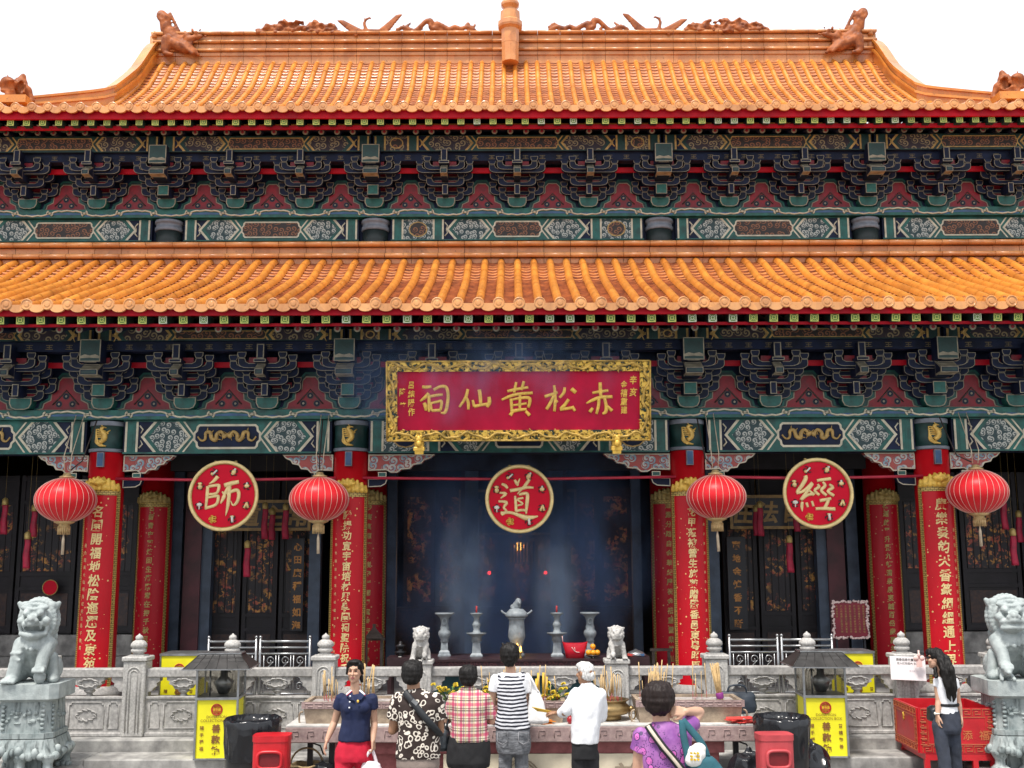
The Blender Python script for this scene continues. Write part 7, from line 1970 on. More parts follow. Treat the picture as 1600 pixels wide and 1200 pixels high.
# ================================================================ PEOPLE
SKIN = M('skin', (.56, .34, .23), .5, .12, 6, bmp=.03, col2=(.50, .28, .19))
SKIN_T = M('tanned_skin', (.36, .19, .11), .5, .15, 6, bmp=.03)
m_, nt_, b_ = base('black_hair', .55, 0, 0, .3); 
v_ = objco(nt_, (40, 40, 5)); n_ = noisetex(nt_, v_, 2.5, 3); nt_.links.new(mixcol(nt_, n_, (.004, .0035, .0035), (.011, .009, .008)), b_.inputs['Base Color']); bump(nt_, b_, n_, .6, .01); HAIR = m_
m_, nt_, b_ = base('brown_black_hair', .55, 0, 0, .3); 
v_ = objco(nt_, (40, 40, 5)); n_ = noisetex(nt_, v_, 2.5, 3); nt_.links.new(mixcol(nt_, n_, (.006, .004, .0035), (.022, .010, .008)), b_.inputs['Base Color']); bump(nt_, b_, n_, .6, .01); HAIRB = m_
m_, nt_, b_ = base('white_hair', .5)
v_ = objco(nt_, (30, 30, 8)); n_ = noisetex(nt_, v_, 2.5, 3); nt_.links.new(mixcol(nt_, ramp(nt_, n_, .3, .6), (.30, .29, .28), (.80, .79, .77)), b_.inputs['Base Color']); bump(nt_, b_, n_, .6, .01); HAIRW = m_
def M_cloth(name, col, rough=.85, var=.12):
    m = M(name, col, rough, var, 9, bmp=.25, bscale=120); return m
NAVYC = M_cloth('navy_cotton', (.006, .013, .055)); REDC = M_cloth('red_cotton', (.55, .008, .035)); TAUPE = M_cloth('taupe_cotton', (.24, .19, .165)); BLACKC = M_cloth('black_cotton', (.012, .012, .014)); WHITEC = M_cloth('white_cotton', (.82, .83, .86), .8, .04); SLATE = M_cloth('dark_slate_cotton', (.035, .042, .062), .85, .3)
def patt(name, rough=.85):
    m, nt, b = base(name, rough); return m, nt, b
# flower loops
m_, nt_, b_ = patt('loop_flower_print'); v_ = objco(nt_, (1, .35, 1))
nz = nt_.nodes.new('ShaderNodeTexNoise'); nz.inputs['Scale'].default_value = 7; nt_.links.new(v_, nz.inputs['Vector'])
wv = N(nt_, 'ShaderNodeVectorMath', operation='MULTIPLY_ADD'); nt_.links.new(nz.outputs['Color'], wv.inputs[0]); wv.inputs[1].default_value = (.09, .09, .09); nt_.links.new(v_, wv.inputs[2])
vo = N(nt_, 'ShaderNodeTexVoronoi'); vo.inputs['Scale'].default_value = 19; nt_.links.new(wv.outputs[0], vo.inputs['Vector'])
d_ = vo.outputs['Distance']; f_ = mth(nt_, 'LESS_THAN', mth(nt_, 'ABSOLUTE', mth(nt_, 'SUBTRACT', d_, .40)), .085)
nt_.links.new(mixcol(nt_, f_, (.028, .016, .013), (.72, .65, .56)), b_.inputs['Base Color']); FLORAL = m_
# plaid
m_, nt_, b_ = patt('pink_plaid')
tc = nt_.nodes.new('ShaderNodeTexCoord'); sp = nt_.nodes.new('ShaderNodeSeparateXYZ'); nt_.links.new(tc.outputs['Object'], sp.inputs[0])
def bands(x, per, lo, hi, ph=0): 
    f = mth(nt_, 'FRACT', mth(nt_, 'ADD', mth(nt_, 'DIVIDE', x, per), ph)); return mth(nt_, 'MULTIPLY', mth(nt_, 'GREATER_THAN', f, lo), mth(nt_, 'LESS_THAN', f, hi))
X_, Z_ = sp.outputs[0], sp.outputs[2]
c_ = mixcol(nt_, mth(nt_, 'MULTIPLY', bands(X_, .085, .0, .3), .75), (.70, .60, .48), (.50, .03, .13))
c_ = mixcol(nt_, mth(nt_, 'MULTIPLY', bands(Z_, .10, .0, .3), .7), c_, (.55, .02, .12))
c_ = mixcol(nt_, mth(nt_, 'MULTIPLY', bands(Z_, .10, .5, .62), .75), c_, (.05, .03, .03))
c_ = mixcol(nt_, mth(nt_, 'MULTIPLY', bands(Z_, .10, .75, .83), .75), c_, (.05, .03, .03))
c_ = mixcol(nt_, mth(nt_, 'MULTIPLY', bands(X_, .085, .42, .52), .7), c_, (.12, .02, .06))
c_ = mixcol(nt_, mth(nt_, 'MULTIPLY', bands(X_, .085, .66, .74), .7), c_, (.42, .40, .10))
nt_.links.new(c_, b_.inputs['Base Color']); PLAID = m_
# stripes
m_, nt_, b_ = patt('navy_stripes')
tc = nt_.nodes.new('ShaderNodeTexCoord'); sp = nt_.nodes.new('ShaderNodeSeparateXYZ'); nt_.links.new(tc.outputs['Object'], sp.inputs[0])
z_ = mth(nt_, 'ADD', sp.outputs[2], mth(nt_, 'MULTIPLY', noisetex(nt_, tc.outputs['Object'], 6, 2), .03))
z_ = mth(nt_, 'ADD', z_, mth(nt_, 'MULTIPLY', mth(nt_, 'ABSOLUTE', sp.outputs[0]), -.06))
f_ = mth(nt_, 'FRACT', mth(nt_, 'DIVIDE', z_, .040))
nt_.links.new(mixcol(nt_, mth(nt_, 'LESS_THAN', f_, .5), (.70, .71, .76), (.016, .018, .03)), b_.inputs['Base Color']); STRIPE = m_
# purple print
m_, nt_, b_ = patt('purple_print', .6); v_ = objco(nt_)
n1_ = noisetex(nt_, v_, 7, 3); n2_ = noisetex(nt_, v_, 3, 1)
c_ = mixcol(nt_, ramp(nt_, n1_, .35, .65), (.20, .055, .26), (.42, .16, .44))
vo = N(nt_, 'ShaderNodeTexVoronoi'); vo.inputs['Scale'].default_value = 15; nt_.links.new(v_, vo.inputs['Vector'])
c_ = mixcol(nt_, mth(nt_, 'MULTIPLY', mth(nt_, 'LESS_THAN', vo.outputs['Distance'], .36), ramp(nt_, n2_, .46, .54)), c_, (.62, .14, .48))
c_ = mixcol(nt_, mth(nt_, 'MULTIPLY', mth(nt_, 'LESS_THAN', mth(nt_, 'ABSOLUTE', mth(nt_, 'SUBTRACT', vo.outputs['Distance'], .40)), .04), ramp(nt_, n2_, .46, .54)), c_, (.05, .02, .10))
v2 = N(nt_, 'ShaderNodeTexVoronoi'); v2.inputs['Scale'].default_value = 75; nt_.links.new(v_, v2.inputs['Vector'])
c_ = mixcol(nt_, mth(nt_, 'MULTIPLY', mth(nt_, 'LESS_THAN', v2.outputs['Distance'], .3), ramp(nt_, noisetex(nt_, v_, 5, 1), .54, .6)), c_, (.06, .02, .12))
nt_.links.new(c_, b_.inputs['Base Color']); PURPLE = m_
# grey washed jeans
m_, nt_, b_ = patt('grey_washed_denim'); v_ = objco(nt_); n1_ = noisetex(nt_, v_, 6, 5, .6)
nt_.links.new(mixcol(nt_, ramp(nt_, n1_, .35, .65), (.07, .075, .085), (.24, .25, .27)), b_.inputs['Base Color']); bump(nt_, b_, noisetex(nt_, objco(nt_, (1, 1, 3)), 9, 2), .8, .02); JEANS = m_
EYE = M('dark_eye', (.012, .008, .007), .25); LIPS = M('lips', (.42, .13, .12), .45, .1, 20); BROW = M('eyebrow', (.03, .02, .017), .7)

def folds(amp=.006, fx=9, seed=0):
    def d(p): return amp * (noise.noise(Vector((p.x * fx + seed, p.y * fx, p.z * fx * .55))) + .5 * noise.noise(Vector((p.x * fx * 2.3, p.y * fx * 2 + seed, p.z * fx * 1.4))))
    return d
class Person:
    def __init__(s, label, px, py, H, g):
        s.Y = yhead(py, H, g); s.H = H; c = W(px, py, s.Y); s.base = Vector((c.x, s.Y, g))
        s.t = empty('person', label, 'person', s.base, 0, None, world=False)
        s.k = H / 1.7
    def P(s, px, py, dy=0.0): return W(px, py, s.Y + dy) - s.base
    def rows(s, rows):
        out = []
        for r in sorted(rows, key=lambda r: -r[0]):
            py, xl, xr, ry = r[:4]; cy = r[4] if len(r) > 4 else 0
            a, b = s.P(xl, py), s.P(xr, py)
            out.append((a.z, (a.x + b.x) / 2, cy, (b.x - a.x) / 2, ry))
        return ('l', out)
    def head(s, hx_, f, yaw=0.0, zoff=0.0):
        """skull, face, ears; f=-1 faces the camera"""
        k = s.k; zc = s.H - .118 * k + zoff; q = f * math.pi / 2 + yaw
        dx, dy = math.cos(q), math.sin(q)           # facing direction
        def at(fw, sd, z): return (hx_ + dx * fw * k - dy * sd * k, dy * fw * k + dx * sd * k, zc + z * k)
        pr = [('s', at(-.012, 0, .02), (.076 * k, .076 * k, .094 * k)), ('s', at(-.035, 0, .025), (.07 * k, .07 * k, .078 * k)), ('s', at(.02, 0, -.045), (.058 * k, .058 * k, .07 * k)), ('s', at(.05, 0, -.088), (.026 * k, .024 * k, .022 * k)),
              ('c', at(.07, 0, .02), at(.092, 0, -.022), .008 * k, .0125 * k), ('s', at(.062, .034, -.02), (.022 * k, .022 * k, .02 * k)), ('s', at(.062, -.034, -.02), (.022 * k, .022 * k, .02 * k)),
              ('c', at(.066, -.035, .034), at(.066, .035, .034), .012 * k, .012 * k), ('c', at(.074, -.014, -.052), at(.074, .014, -.052), .008 * k, .008 * k),
              ('s', at(-.01, .077, -.005), (.015 * k, .02 * k, .032 * k)), ('s', at(-.01, -.077, -.005), (.015 * k, .02 * k, .032 * k))]
        s.at = at; s.hx = hx_; s.zc = zc
        return pr
    def hand(s, w, d, nrm, side, curl=.5, size=1.0):
        """palm, four fingers of different lengths and a thumb; d = pointing direction, nrm = back-of-hand normal"""
        k = s.k * size; w, d, nrm = Vector(w), Vector(d).normalized(), Vector(nrm)
        nrm = (nrm - d * nrm.dot(d)).normalized(); lat = d.cross(nrm) * side
        pr = []
        for q in range(4):
            o = (q - 1.5) * .019 * k
            a, b = w + lat * o * .7 + d * .012 * k, w + lat * o + d * .082 * k
            pr.append(('c', a, b, .0135 * k, .0115 * k))
            L_ = (.066, .076, .071, .055)[q] * k; p = b; ang = curl * .35
            for j, (fr, r0) in enumerate(((.45, .0095), (.32, .0088), (.25, .008))):
                e = d * math.cos(ang) - nrm * math.sin(ang); n2 = p + e * L_ * fr + lat * (q - 1.5) * .002 * k
                pr.append(('c', p, n2, r0 * k, r0 * .92 * k)); p = n2; ang += curl * .75
        b = w + d * .025 * k - lat * .025 * k; e1 = (d * .75 - lat * .6 - nrm * .25).normalized(); m1 = b + e1 * .045 * k
        pr += [('c', w + d * .01 * k, b, .014 * k, .014 * k), ('c', b, m1, .013 * k, .0105 * k), ('c', m1, m1 + (d * .9 - lat * .15 - nrm * .35).normalized() * .035 * k, .0102 * k, .0085 * k)]
        return pr
    def arm(s, sh, el, wr, hd, nrm, side, curl=.5, r=1.0):
        k = s.k * r; sh, el, wr = Vector(sh), Vector(el), Vector(wr)
        return [('c', sh, el, .046 * k, .036 * k), ('c', el, el.lerp(wr, .35), .036 * k, .037 * k), ('c', el.lerp(wr, .35), wr, .037 * k, .024 * k)] + s.hand(wr, hd, nrm, side, curl)
    def sleeve(s, sh, el, fr, r0, r1):
        sh, el = Vector(sh), Vector(el); k = s.k; e = sh.lerp(el, fr); d = (e - sh).normalized()
        return [('s', sh, r0 * k), ('u', [sh - d * .02, sh.lerp(e, .5), e], [r0 * k, (r0 + r1) / 2 * k, r1 * k])]
    def legs(s, hipz, xs, dys=(0, 0), r=(.082, .055, .04), shoe=True, f=1, knee_dy=(0, 0)):
        k = s.k; out = []; feet = []
        for x, dy, kd in zip(xs, dys, knee_dy):
            a = Vector((x * .75, 0, hipz)); kn = Vector((x * .95, dy * .5 + kd, .29 * s.H)); an = Vector((x, dy, .055 * s.H))
            out += [('c', a, kn, r[0] * k, r[1] * k), ('c', kn, an, r[1] * k, r[2] * k)]
            feet += [('c', (x, dy - f * .05, .045), (x * 1.1, dy + f * .13, .035), .042 * k, .036 * k), ('s', (x, dy - f * .05, .05), (.045 * k, .05 * k, .05 * k))]
        return out, feet
    def body(s, prims, mat): return remesh('body', prims, .0062, [mat], s.t, 2)
    def cloth(s, name, prims, mat, vox=.009, amp=.009, fx=10, smooth=2): return remesh(name, prims, vox, [mat], s.t, smooth, None, folds(amp, fx, s.base.x))
    def hair(s, prims, mat, amp=.011): return remesh('hair', prims, .007, [mat], s.t, 1, None, lambda p: amp * noise.noise(Vector((p.x * 45, p.y * 45, p.z * 12))))
    def shoes(s, feet, mat): remesh('shoes', feet, .009, [mat], s.t, 1)
def strap_mesh(name, pts, wd, th, mat, parent, stripe=None):
    """flat band along a path lying on the body"""
    sp_ = smoothpath(pts, 4); m = MB()
    m.tube(sp_, wd, 8, 0, True, True, flat=(0, -1, 0))
    o = m.build(name, [mat], parent)
    if stripe:
        m = MB(); m.tube([p + Vector((0, -.008, 0)) for p in sp_], wd * .5, 8, 0, True, True, flat=(0, -1, 0)); m.build(name + '_stripe', [stripe], parent)
    return o

# ---------------------------------------------------------------- woman in the navy polo shirt, walking towards us
p = Person('woman facing us in navy polo shirt and red trousers, hair tied back', 552, 1030, 1.69, 0)
P = p.P; k = p.k
pr = p.head(P(553, 1040).x, -1, R(-8))
pr += [('c', (P(553, 1082).x, .015, P(553, 1084).z), (P(553, 1066).x, -.0, P(553, 1066).z), .052 * k, .046 * k)]
pr += [('l', [(P(0, 1150).z, P(552, 1150).x, 0, .13, .09), (P(0, 1120).z, P(554, 1120).x, 0, .12, .085), (P(0, 1095).z, P(555, 1095).x, 0, .14, .085), (P(0, 1087).z, P(555, 1087).x, 0, .11, .06)])]
shL, shR = P(532, 1091), P(579, 1091)
pr += p.arm(shL, P(521, 1127, .06), P(509, 1155, -.02), (-.28, -.1, -1), (-1, -.2, .2), -1, .55)
pr += p.arm(shR, P(583, 1128, .03), P(581, 1156, -.06), (.08, -.1, -1), (1, -.3, 0), 1, 1.5)
p.body(pr, SKIN)
p.cloth('polo_shirt', [p.rows([(1156, 526, 578, .135), (1148, 527, 577.5, .13), (1136, 530, 577, .125), (1122, 532.5, 577, .115), (1106, 530, 580, .135), (1096, 528, 582.5, .12), (1090, 530, 580.5, .10), (1086, 536, 573, .085), (1083, 541, 568, .07)]),
    *p.sleeve(shL, P(521, 1127, .06), .42, .058, .064), *p.sleeve(shR, P(583, 1128, .03), .42, .058, .062), ('s', P(543, 1106, -.09), (.062, .05, .058)), ('s', P(567, 1106, -.09), (.062, .05, .058))], NAVYC, .008, .008, 12)
# collar with red and white edge, placket buttons, small gold badge, side seam
for sg in (-1, 1):
    mb = MB(); x_ = 554 + sg * 8
    q = [P(554 + sg * 6, 1077, -.055), P(554 + sg * 15, 1084, -.095), P(554 + sg * 9, 1092, -.13), P(554 + sg * 1.5, 1094, -.138), P(554 + sg * 4, 1086, -.10)]
    mb.add(q + [v + Vector((0, .012, -.004)) for v in q], [(0, 1, 2, 3, 4) if sg > 0 else (4, 3, 2, 1, 0)] + [(i, (i + 1) % 5, 5 + (i + 1) % 5, 5 + i) for i in range(5)], 0); mb.build('collar', [NAVYC], p.t)
for a, b in ((P(560.5, 1078, -.06), P(568.5, 1085, -.10)), (P(547.5, 1078, -.06), P(539.5, 1085, -.10))):
    mb = MB(); mb.tube([a, b], .010, 6, 0); mb.tube([a + Vector((.004, -.006, -.006)), b + Vector((.004, -.006, -.006))], .006, 6, 1); mb.build('collar_trim', [WHITEC, REDC], p.t)
for py in (1087, 1096, 1105): mb = MB(); mb.ball(P(545.5 - (py - 1087) * .08, py, -.155 if py > 1090 else -.13), .009, 0, 8); mb.build('button', [WHITEC], p.t)
mb = MB(); mb.ball(P(557.5, 1095, -.155), (.013, .008, .016), 0, 8); mb.build('badge', [GOLD], p.t)
lg, ft = p.legs(P(0, 1176).z, (P(537, 1176).x * 1.0 - .02, P(566, 1176).x + .02), (-.12, .15), (.105, .075, .062), True, -1)
p.cloth('trousers', [p.rows([(1152, 529, 576, .12), (1165, 525, 578, .13), (1180, 521, 580, .135), (1188, 521, 580, .13)])] + lg, REDC, .009, .010, 9); p.shoes(ft, BLACKC)
at = p.at
p.hair([('s', at(-.028, 0, .036), (.088 * k, .088 * k, .088 * k)), ('s', at(.012, 0, .098), (.07 * k, .062 * k, .026 * k)), ('c', at(.035, .06, .075), at(.0, .082, -.02), .018 * k, .013 * k), ('c', at(.035, -.06, .075), at(.0, -.082, -.02), .018 * k, .013 * k), ('s', at(-.075, 0, -.02), (.055 * k, .05 * k, .06 * k)), ('c', at(-.08, .035, -.03), at(-.05, .062, -.10), .026 * k, .016 * k)], HAIR, .004)
for sd in (-.031, .031):
    mb = MB(); mb.ball(at(.067, sd, .012), (.0125 * k, .007 * k, .0055 * k), 0, 10); mb.build('eye', [EYE], p.t)
    mb = MB(); mb.tube([at(.072, sd - .018, .032), at(.078, sd, .037), at(.072, sd + .018, .032)], .004 * k, 5); mb.build('eyebrow', [BROW], p.t)
mb = MB(); mb.tube([at(.076, -.021, -.052), at(.084, 0, -.049), at(.076, .021, -.052)], [.003, .006, .003], 6); mb.tube([at(.075, -.017, -.057), at(.083, 0, -.060), at(.075, .017, -.057)], [.003, .0065, .003], 6); mb.build('lips', [LIPS], p.t)
# white carrier bag in her hand
hb_ = P(579, 1172, -.08) + p.base
t = empty('carrier_bag', 'small white and pink plastic bag held by the woman in navy', 'bag', hb_, 0, None, world=False)
BAGW = M('white_pink_plastic', (.80, .70, .74), .35, .15, 9, bmp=.1)
remesh('sack', [('l', [(-.40, 0, 0, .11, .05), (-.34, 0, 0, .14, .07), (-.2, 0, 0, .125, .06), (-.13, 0, 0, .09, .03), (-.10, -.03, 0, .055, .02)])], .010, [BAGW], t, 1, None, folds(.012, 14))
mb = MB(); mb.tube(smoothpath([(-.07, -.01, -.13), (-.045, -.01, -.04), (0, .0, .0), (.025, .01, -.05), (.055, .01, -.14)], 4), .016, 6, 0, True, True, flat=(0, 1, 0)); mb.build('handle', [BAGW], t)

def back_hair(p, mat, wide=.088, low=-.085, top=.045, full=1.0):
    at, k = p.at, p.k
    w = wide * 1.06 * k
    pr = [('s', at(-.018, 0, .032), (w, w, .096 * k * full)), ('s', at(-.028, 0, -.005), (w * .98, w * .95, .088 * k)), ('s', at(-.042, 0, -.045), (w * .84, w * .78, .062 * k)), ('c', at(-.062, -.03, low), at(-.062, .03, low), .026 * k, .026 * k)]
    pr += [('s', at(rnd.uniform(-.06, .03), rnd.uniform(-.08, .08), rnd.uniform(-.03, .11)), rnd.uniform(.014, .026) * k) for _ in range(22)]
    return p.hair(pr, mat)

# ---------------------------------------------------------------- man in the flower-loop shirt, from behind
p = Person('man from behind in brown shirt with cream flower loops, black strap across', 645, 1031, 1.73, 0); P = p.P; k = p.k
pr = p.head(P(643, 1040).x, 1, R(-6)); pr += [('c', (P(645, 1082).x, 0, P(0, 1084).z), (P(644, 1062).x, 0.01, P(0, 1062).z), .066, .06), ('c', P(630, 1093), P(668, 1093), .034, .034), ('l', [(P(0, 1170).z, P(651, 1170).x, 0, .15, .10), (P(0, 1095).z, P(650, 1095).x, 0, .17, .09)])]
pr += p.arm(P(620, 1092), P(611, 1141, .04), P(630, 1128, .36), (.35, 1, .35), (-.6, 0, .8), 1, 1.3, 1.1) + p.arm(P(681, 1092), P(686, 1141, .04), P(668, 1128, .36), (-.35, 1, .35), (.6, 0, .8), -1, 1.3, 1.1)
p.body(pr, SKIN_T)
p.cloth('shirt', [p.rows([(1183, 616, 686, .155), (1165, 618, 686, .155), (1140, 621, 684, .15), (1115, 620, 684, .145), (1098, 617, 686, .125), (1088, 619, 683, .10), (1080, 629, 669, .08), (1075, 634, 657, .07)]), *p.sleeve(P(621, 1092), P(611, 1141, .04), .62, .066, .082), *p.sleeve(P(680, 1092), P(686, 1141, .04), .62, .066, .080)], FLORAL, .010, .010, 10)
lg, ft = p.legs(P(0, 1195).z, (P(634, 1190).x, P(668, 1190).x), (0, 0), (.11, .08, .065)); p.cloth('trousers', [p.rows([(1172, 618, 684, .14), (1195, 618, 684, .15), (1204, 620, 682, .14)])] + lg, TAUPE); p.shoes(ft, BLACKC)
back_hair(p, HAIR, .098, -.06)
BAGK = M('black_webbing', (.015, .018, .022), .6, .2, 20)
sp_ = [P(630, 1080, -.10), P(638, 1090, -.135), P(652, 1108, -.165), (P(668, 1127, -.172)), P(682, 1143, -.12), P(687, 1150, -.02)]
strap_mesh('shoulder_strap', sp_, .032, .01, BAGK, p.t)
mb = MB(); mb.box(P(646.5, 1096.5, -.165), (.06, .015, .035), 0, (0, R(40), 0)); mb.build('buckle', [STEEL], p.t)

# ---------------------------------------------------------------- woman in the plaid blouse
p = Person('woman from behind in pink and cream plaid blouse and black trousers', 731, 1039, 1.60, 0); P = p.P; k = p.k
pr = p.head(P(730, 1048).x, 1, R(4)); pr += [('c', (P(731, 1082).x, 0, P(0, 1084).z), (P(731, 1066).x, .01, P(0, 1066).z), .056, .05), ('c', P(716, 1091), P(752, 1092), .034, .034), ('l', [(P(0, 1150).z, P(732, 1150).x, 0, .15, .1), (P(0, 1090).z, P(732, 1090).x, 0, .15, .08)])]
pr += p.arm(P(706, 1090), P(697, 1126, .04), P(712, 1118, .33), (.35, 1, .3), (-.6, 0, .8), 1, 1.3) + p.arm(P(759, 1090), P(767, 1127, .04), P(752, 1118, .33), (-.35, 1, .3), (.6, 0, .8), -1, 1.3)
p.body(pr, SKIN)
p.cloth('plaid_blouse', [p.rows([(1157, 702, 764, .15), (1140, 703, 761, .15), (1120, 704, 758, .14), (1102, 703, 760, .135), (1090, 704, 761, .115), (1083, 708, 757, .095), (1077, 716, 746, .08), (1073, 721, 740, .07)]), *p.sleeve(P(707, 1091), P(697, 1126, .04), .85, .060, .066), *p.sleeve(P(758, 1091), P(767, 1127, .04), .85, .060, .066)], PLAID, .009, .010, 11)
lg, ft = p.legs(P(0, 1185).z, (P(716, 1180).x, P(746, 1180).x), (0, 0), (.125, .09, .075)); p.cloth('black_trousers', [p.rows([(1150, 701, 763, .14), (1165, 697, 764, .155), (1190, 695, 764, .165), (1198, 697, 763, .15)])] + lg, BLACKC); p.shoes(ft, BLACKC)
back_hair(p, HAIR, .102, -.07)
c = p.base + P(690, 1140, .06)
t = empty('handbag', 'black handbag hanging at the left side of the plaid blouse', 'bag', c, 0, None, world=False)
LEA = M('black_leather', (.02, .026, .032), .35, .3, 8)
remesh('body', [('l', [(-.2, 0, 0, .06, .10), (-.17, 0, 0, .085, .13), (-.02, .0, 0, .075, .11), (.03, .01, 0, .05, .06)])], .01, [LEA], t, 1, None, folds(.008, 14))
mb = MB(); mb.tube(smoothpath([(.0, .06, .0), (.03, .03, .18), (.07, .0, .33), (.10, -.06, .26), (.03, -.06, .0)], 4), .013, 6); mb.build('strap', [LEA], t)

# ---------------------------------------------------------------- woman in the striped top
p = Person('tall woman from behind in striped sleeveless top over white tee, grey jeans', 797, 1005, 1.76, 0); P = p.P; k = p.k
pr = p.head(P(795, 1015).x, 1, R(-5)); pr += [('c', (P(797, 1054).x, 0, P(0, 1056).z), (P(796, 1038).x, .01, P(0, 1038).z), .056, .05), ('c', P(780, 1062), P(814, 1062), .034, .034), ('l', [(P(0, 1130).z, P(799, 1130).x, 0, .14, .1), (P(0, 1062).z, P(798, 1062).x, 0, .15, .08)])]
pr += p.arm(P(773, 1061), P(767, 1100, .04), P(781, 1093, .33), (.35, 1, .35), (-.6, 0, .8), 1, 1.3) + p.arm(P(821, 1061), P(830, 1098, .05), P(815, 1092, .34), (-.35, 1, .35), (.6, 0, .8), -1, 1.3)
p.body(pr, SKIN)
p.cloth('white_tee', [p.rows([(1130, 777, 821, .12), (1090, 777, 820, .115), (1066, 773, 822, .10), (1056, 774, 820, .085), (1051, 780, 814, .07)]), *p.sleeve(P(773, 1061), P(767, 1100, .04), .48, .057, .066), *p.sleeve(P(821, 1061), P(830, 1098, .05), .52, .057, .068)], WHITEC, .009, .005)
p.cloth('striped_top', [p.rows([(1138, 772, 828, .15), (1126, 772, 826, .145), (1110, 776, 823, .135), (1090, 775, 821, .132), (1072, 774, 820, .125), (1062, 775, 819, .11), (1057, 778, 816, .095), (1054.5, 782, 812, .085)]), ('c', P(779, 1060, -.05), P(778.5, 1053, -.02), .03, .022), ('c', P(815, 1060, -.05), P(815.5, 1053, -.02), .03, .022)], STRIPE, .008, .009, 11)
lg, ft = p.legs(P(0, 1160).z, (P(787, 1160).x, P(814, 1160).x), (0, 0), (.10, .075, .06)); p.cloth('jeans', [p.rows([(1130, 774, 826, .125), (1145, 773, 827, .145), (1165, 773, 828, .15), (1176, 775, 826, .14)])] + lg, JEANS, .009, .010, 12)
for px in (783, 816):
    mb = MB(); a = P(px, 1150, -.155); mb.tube([a + Vector((-.055, 0, .04)), a + Vector((-.055, .005, -.06)), a + Vector((0, .0, -.09)), a + Vector((.055, .005, -.06)), a + Vector((.055, 0, .04)), a + Vector((-.055, 0, .04))], .005, 4); mb.build('pocket_seam', [M('pale_stitch', (.3, .3, .32), .8)], p.t)
p.shoes(ft, WHITEC)
back_hair(p, HAIR, .102, -.10, .05)
c = p.base + P(836, 1081, -.02)
t = empty('shoulder_bag', 'white shoulder bag hanging from the right arm of the striped top', 'bag', c, 0, None, world=False)
WB = M('white_leather', (.82, .81, .80), .5, .06, 8)
remesh('body', [('l', [(-.34, .02, 0, .11, .05), (-.31, .02, 0, .125, .07), (-.12, .0, 0, .085, .055), (.0, -.02, 0, .055, .035), (.02, -.02, 0, .045, .025)])], .01, [WB], t, 1, None, folds(.007, 12))
for sg in (-1, 1): mb = MB(); mb.tube(smoothpath([(-.06, .02 * sg, -.01), (-.065, .03 * sg, .10), (-.10, .01 * sg, .2), (-.04, .03 * sg, .12), (.02, .02 * sg, -.01)], 4), .013, 6); mb.build('handle', [WB], t)

# ---------------------------------------------------------------- white-haired man
p = Person('white-haired man in white shirt and black trousers, turned left, holding incense', 911, 1034, 1.66, 0); P = p.P; k = p.k
pr = p.head(P(912, 1043).x, 1, R(52)); pr += [('c', (P(915, 1074).x, 0, P(0, 1076).z), (P(912, 1060).x, .01, P(0, 1060).z), .056, .052), ('c', P(904, 1083), P(930, 1083), .034, .034), ('l', [(P(0, 1150).z, P(912, 1150).x, 0, .12, .1), (P(0, 1085).z, P(916, 1085).x, 0, .14, .09)])]
elL, wrL = P(881, 1114, .0), P(868, 1114.5, .20)
pr += p.arm(P(897, 1083), elL, wrL, (-.75, .65, .03), (0, -.2, 1), 1, 1.2) + p.arm(P(937, 1084), P(937, 1122, .1), P(915, 1118, .32), (-.8, .6, .1), (.5, 0, .8), -1, 1.2)
p.body(pr, SKIN_T)
p.cloth('white_shirt', [p.rows([(1161, 890, 933, .14), (1145, 891, 935, .145), (1125, 892, 937, .14), (1105, 892, 939, .14), (1090, 892, 941, .125), (1081, 895, 939, .105), (1074, 903, 931, .085), (1067, 906, 924, .072)]), ('c', P(898, 1085), P(884, 1109), .066, .062), ('c', P(884, 1109), elL.lerp(wrL, .35), .058, .052), ('c', P(935, 1086), P(937, 1120, .08), .066, .06), ('c', P(937, 1120, .08), P(926, 1120, .22), .06, .055)], WHITEC, .008, .014, 9)
lg, ft = p.legs(P(0, 1180).z, (P(902, 1175).x, P(923, 1175).x), (0, 0), (.095, .075, .065)); p.cloth('trousers', [p.rows([(1150, 892, 932, .12), (1168, 891, 932, .13), (1185, 892, 931, .125)])] + lg, BLACKC); p.shoes(ft, BLACKC)
p.hair([('s', p.at(0, -.03, .03), (.074 * k, .074 * k, .075 * k)), ('s', p.at(-.022, 0, .035), (.083 * k, .083 * k, .083 * k)), ('s', p.at(-.05, 0, -.02), (.066 * k, .066 * k, .06 * k)), ('s', p.at(.025, 0, .075), (.068 * k, .068 * k, .042 * k)), ('s', p.at(-.03, .05, -.015), (.034 * k, .034 * k, .05 * k)), ('s', p.at(-.03, -.055, -.015), (.04 * k, .04 * k, .055 * k)), ('s', p.at(-.01, -.072, .0), (.025 * k, .025 * k, .045 * k))], HAIRW)
c = p.base + P(861, 1115, .25)
t = empty('incense_bundle', 'few yellow incense sticks held out by the white-haired man', 'incense', c, 0, None, world=False)
mb = MB(); [mb.cone((.04, .0, .004 * q), (-.16 - .015 * q, .06, .02 + .012 * q), .004, .005, 5) for q in range(4)]; mb.build('sticks', [M('incense_yellow', (.66, .42, .05), .7)], t)

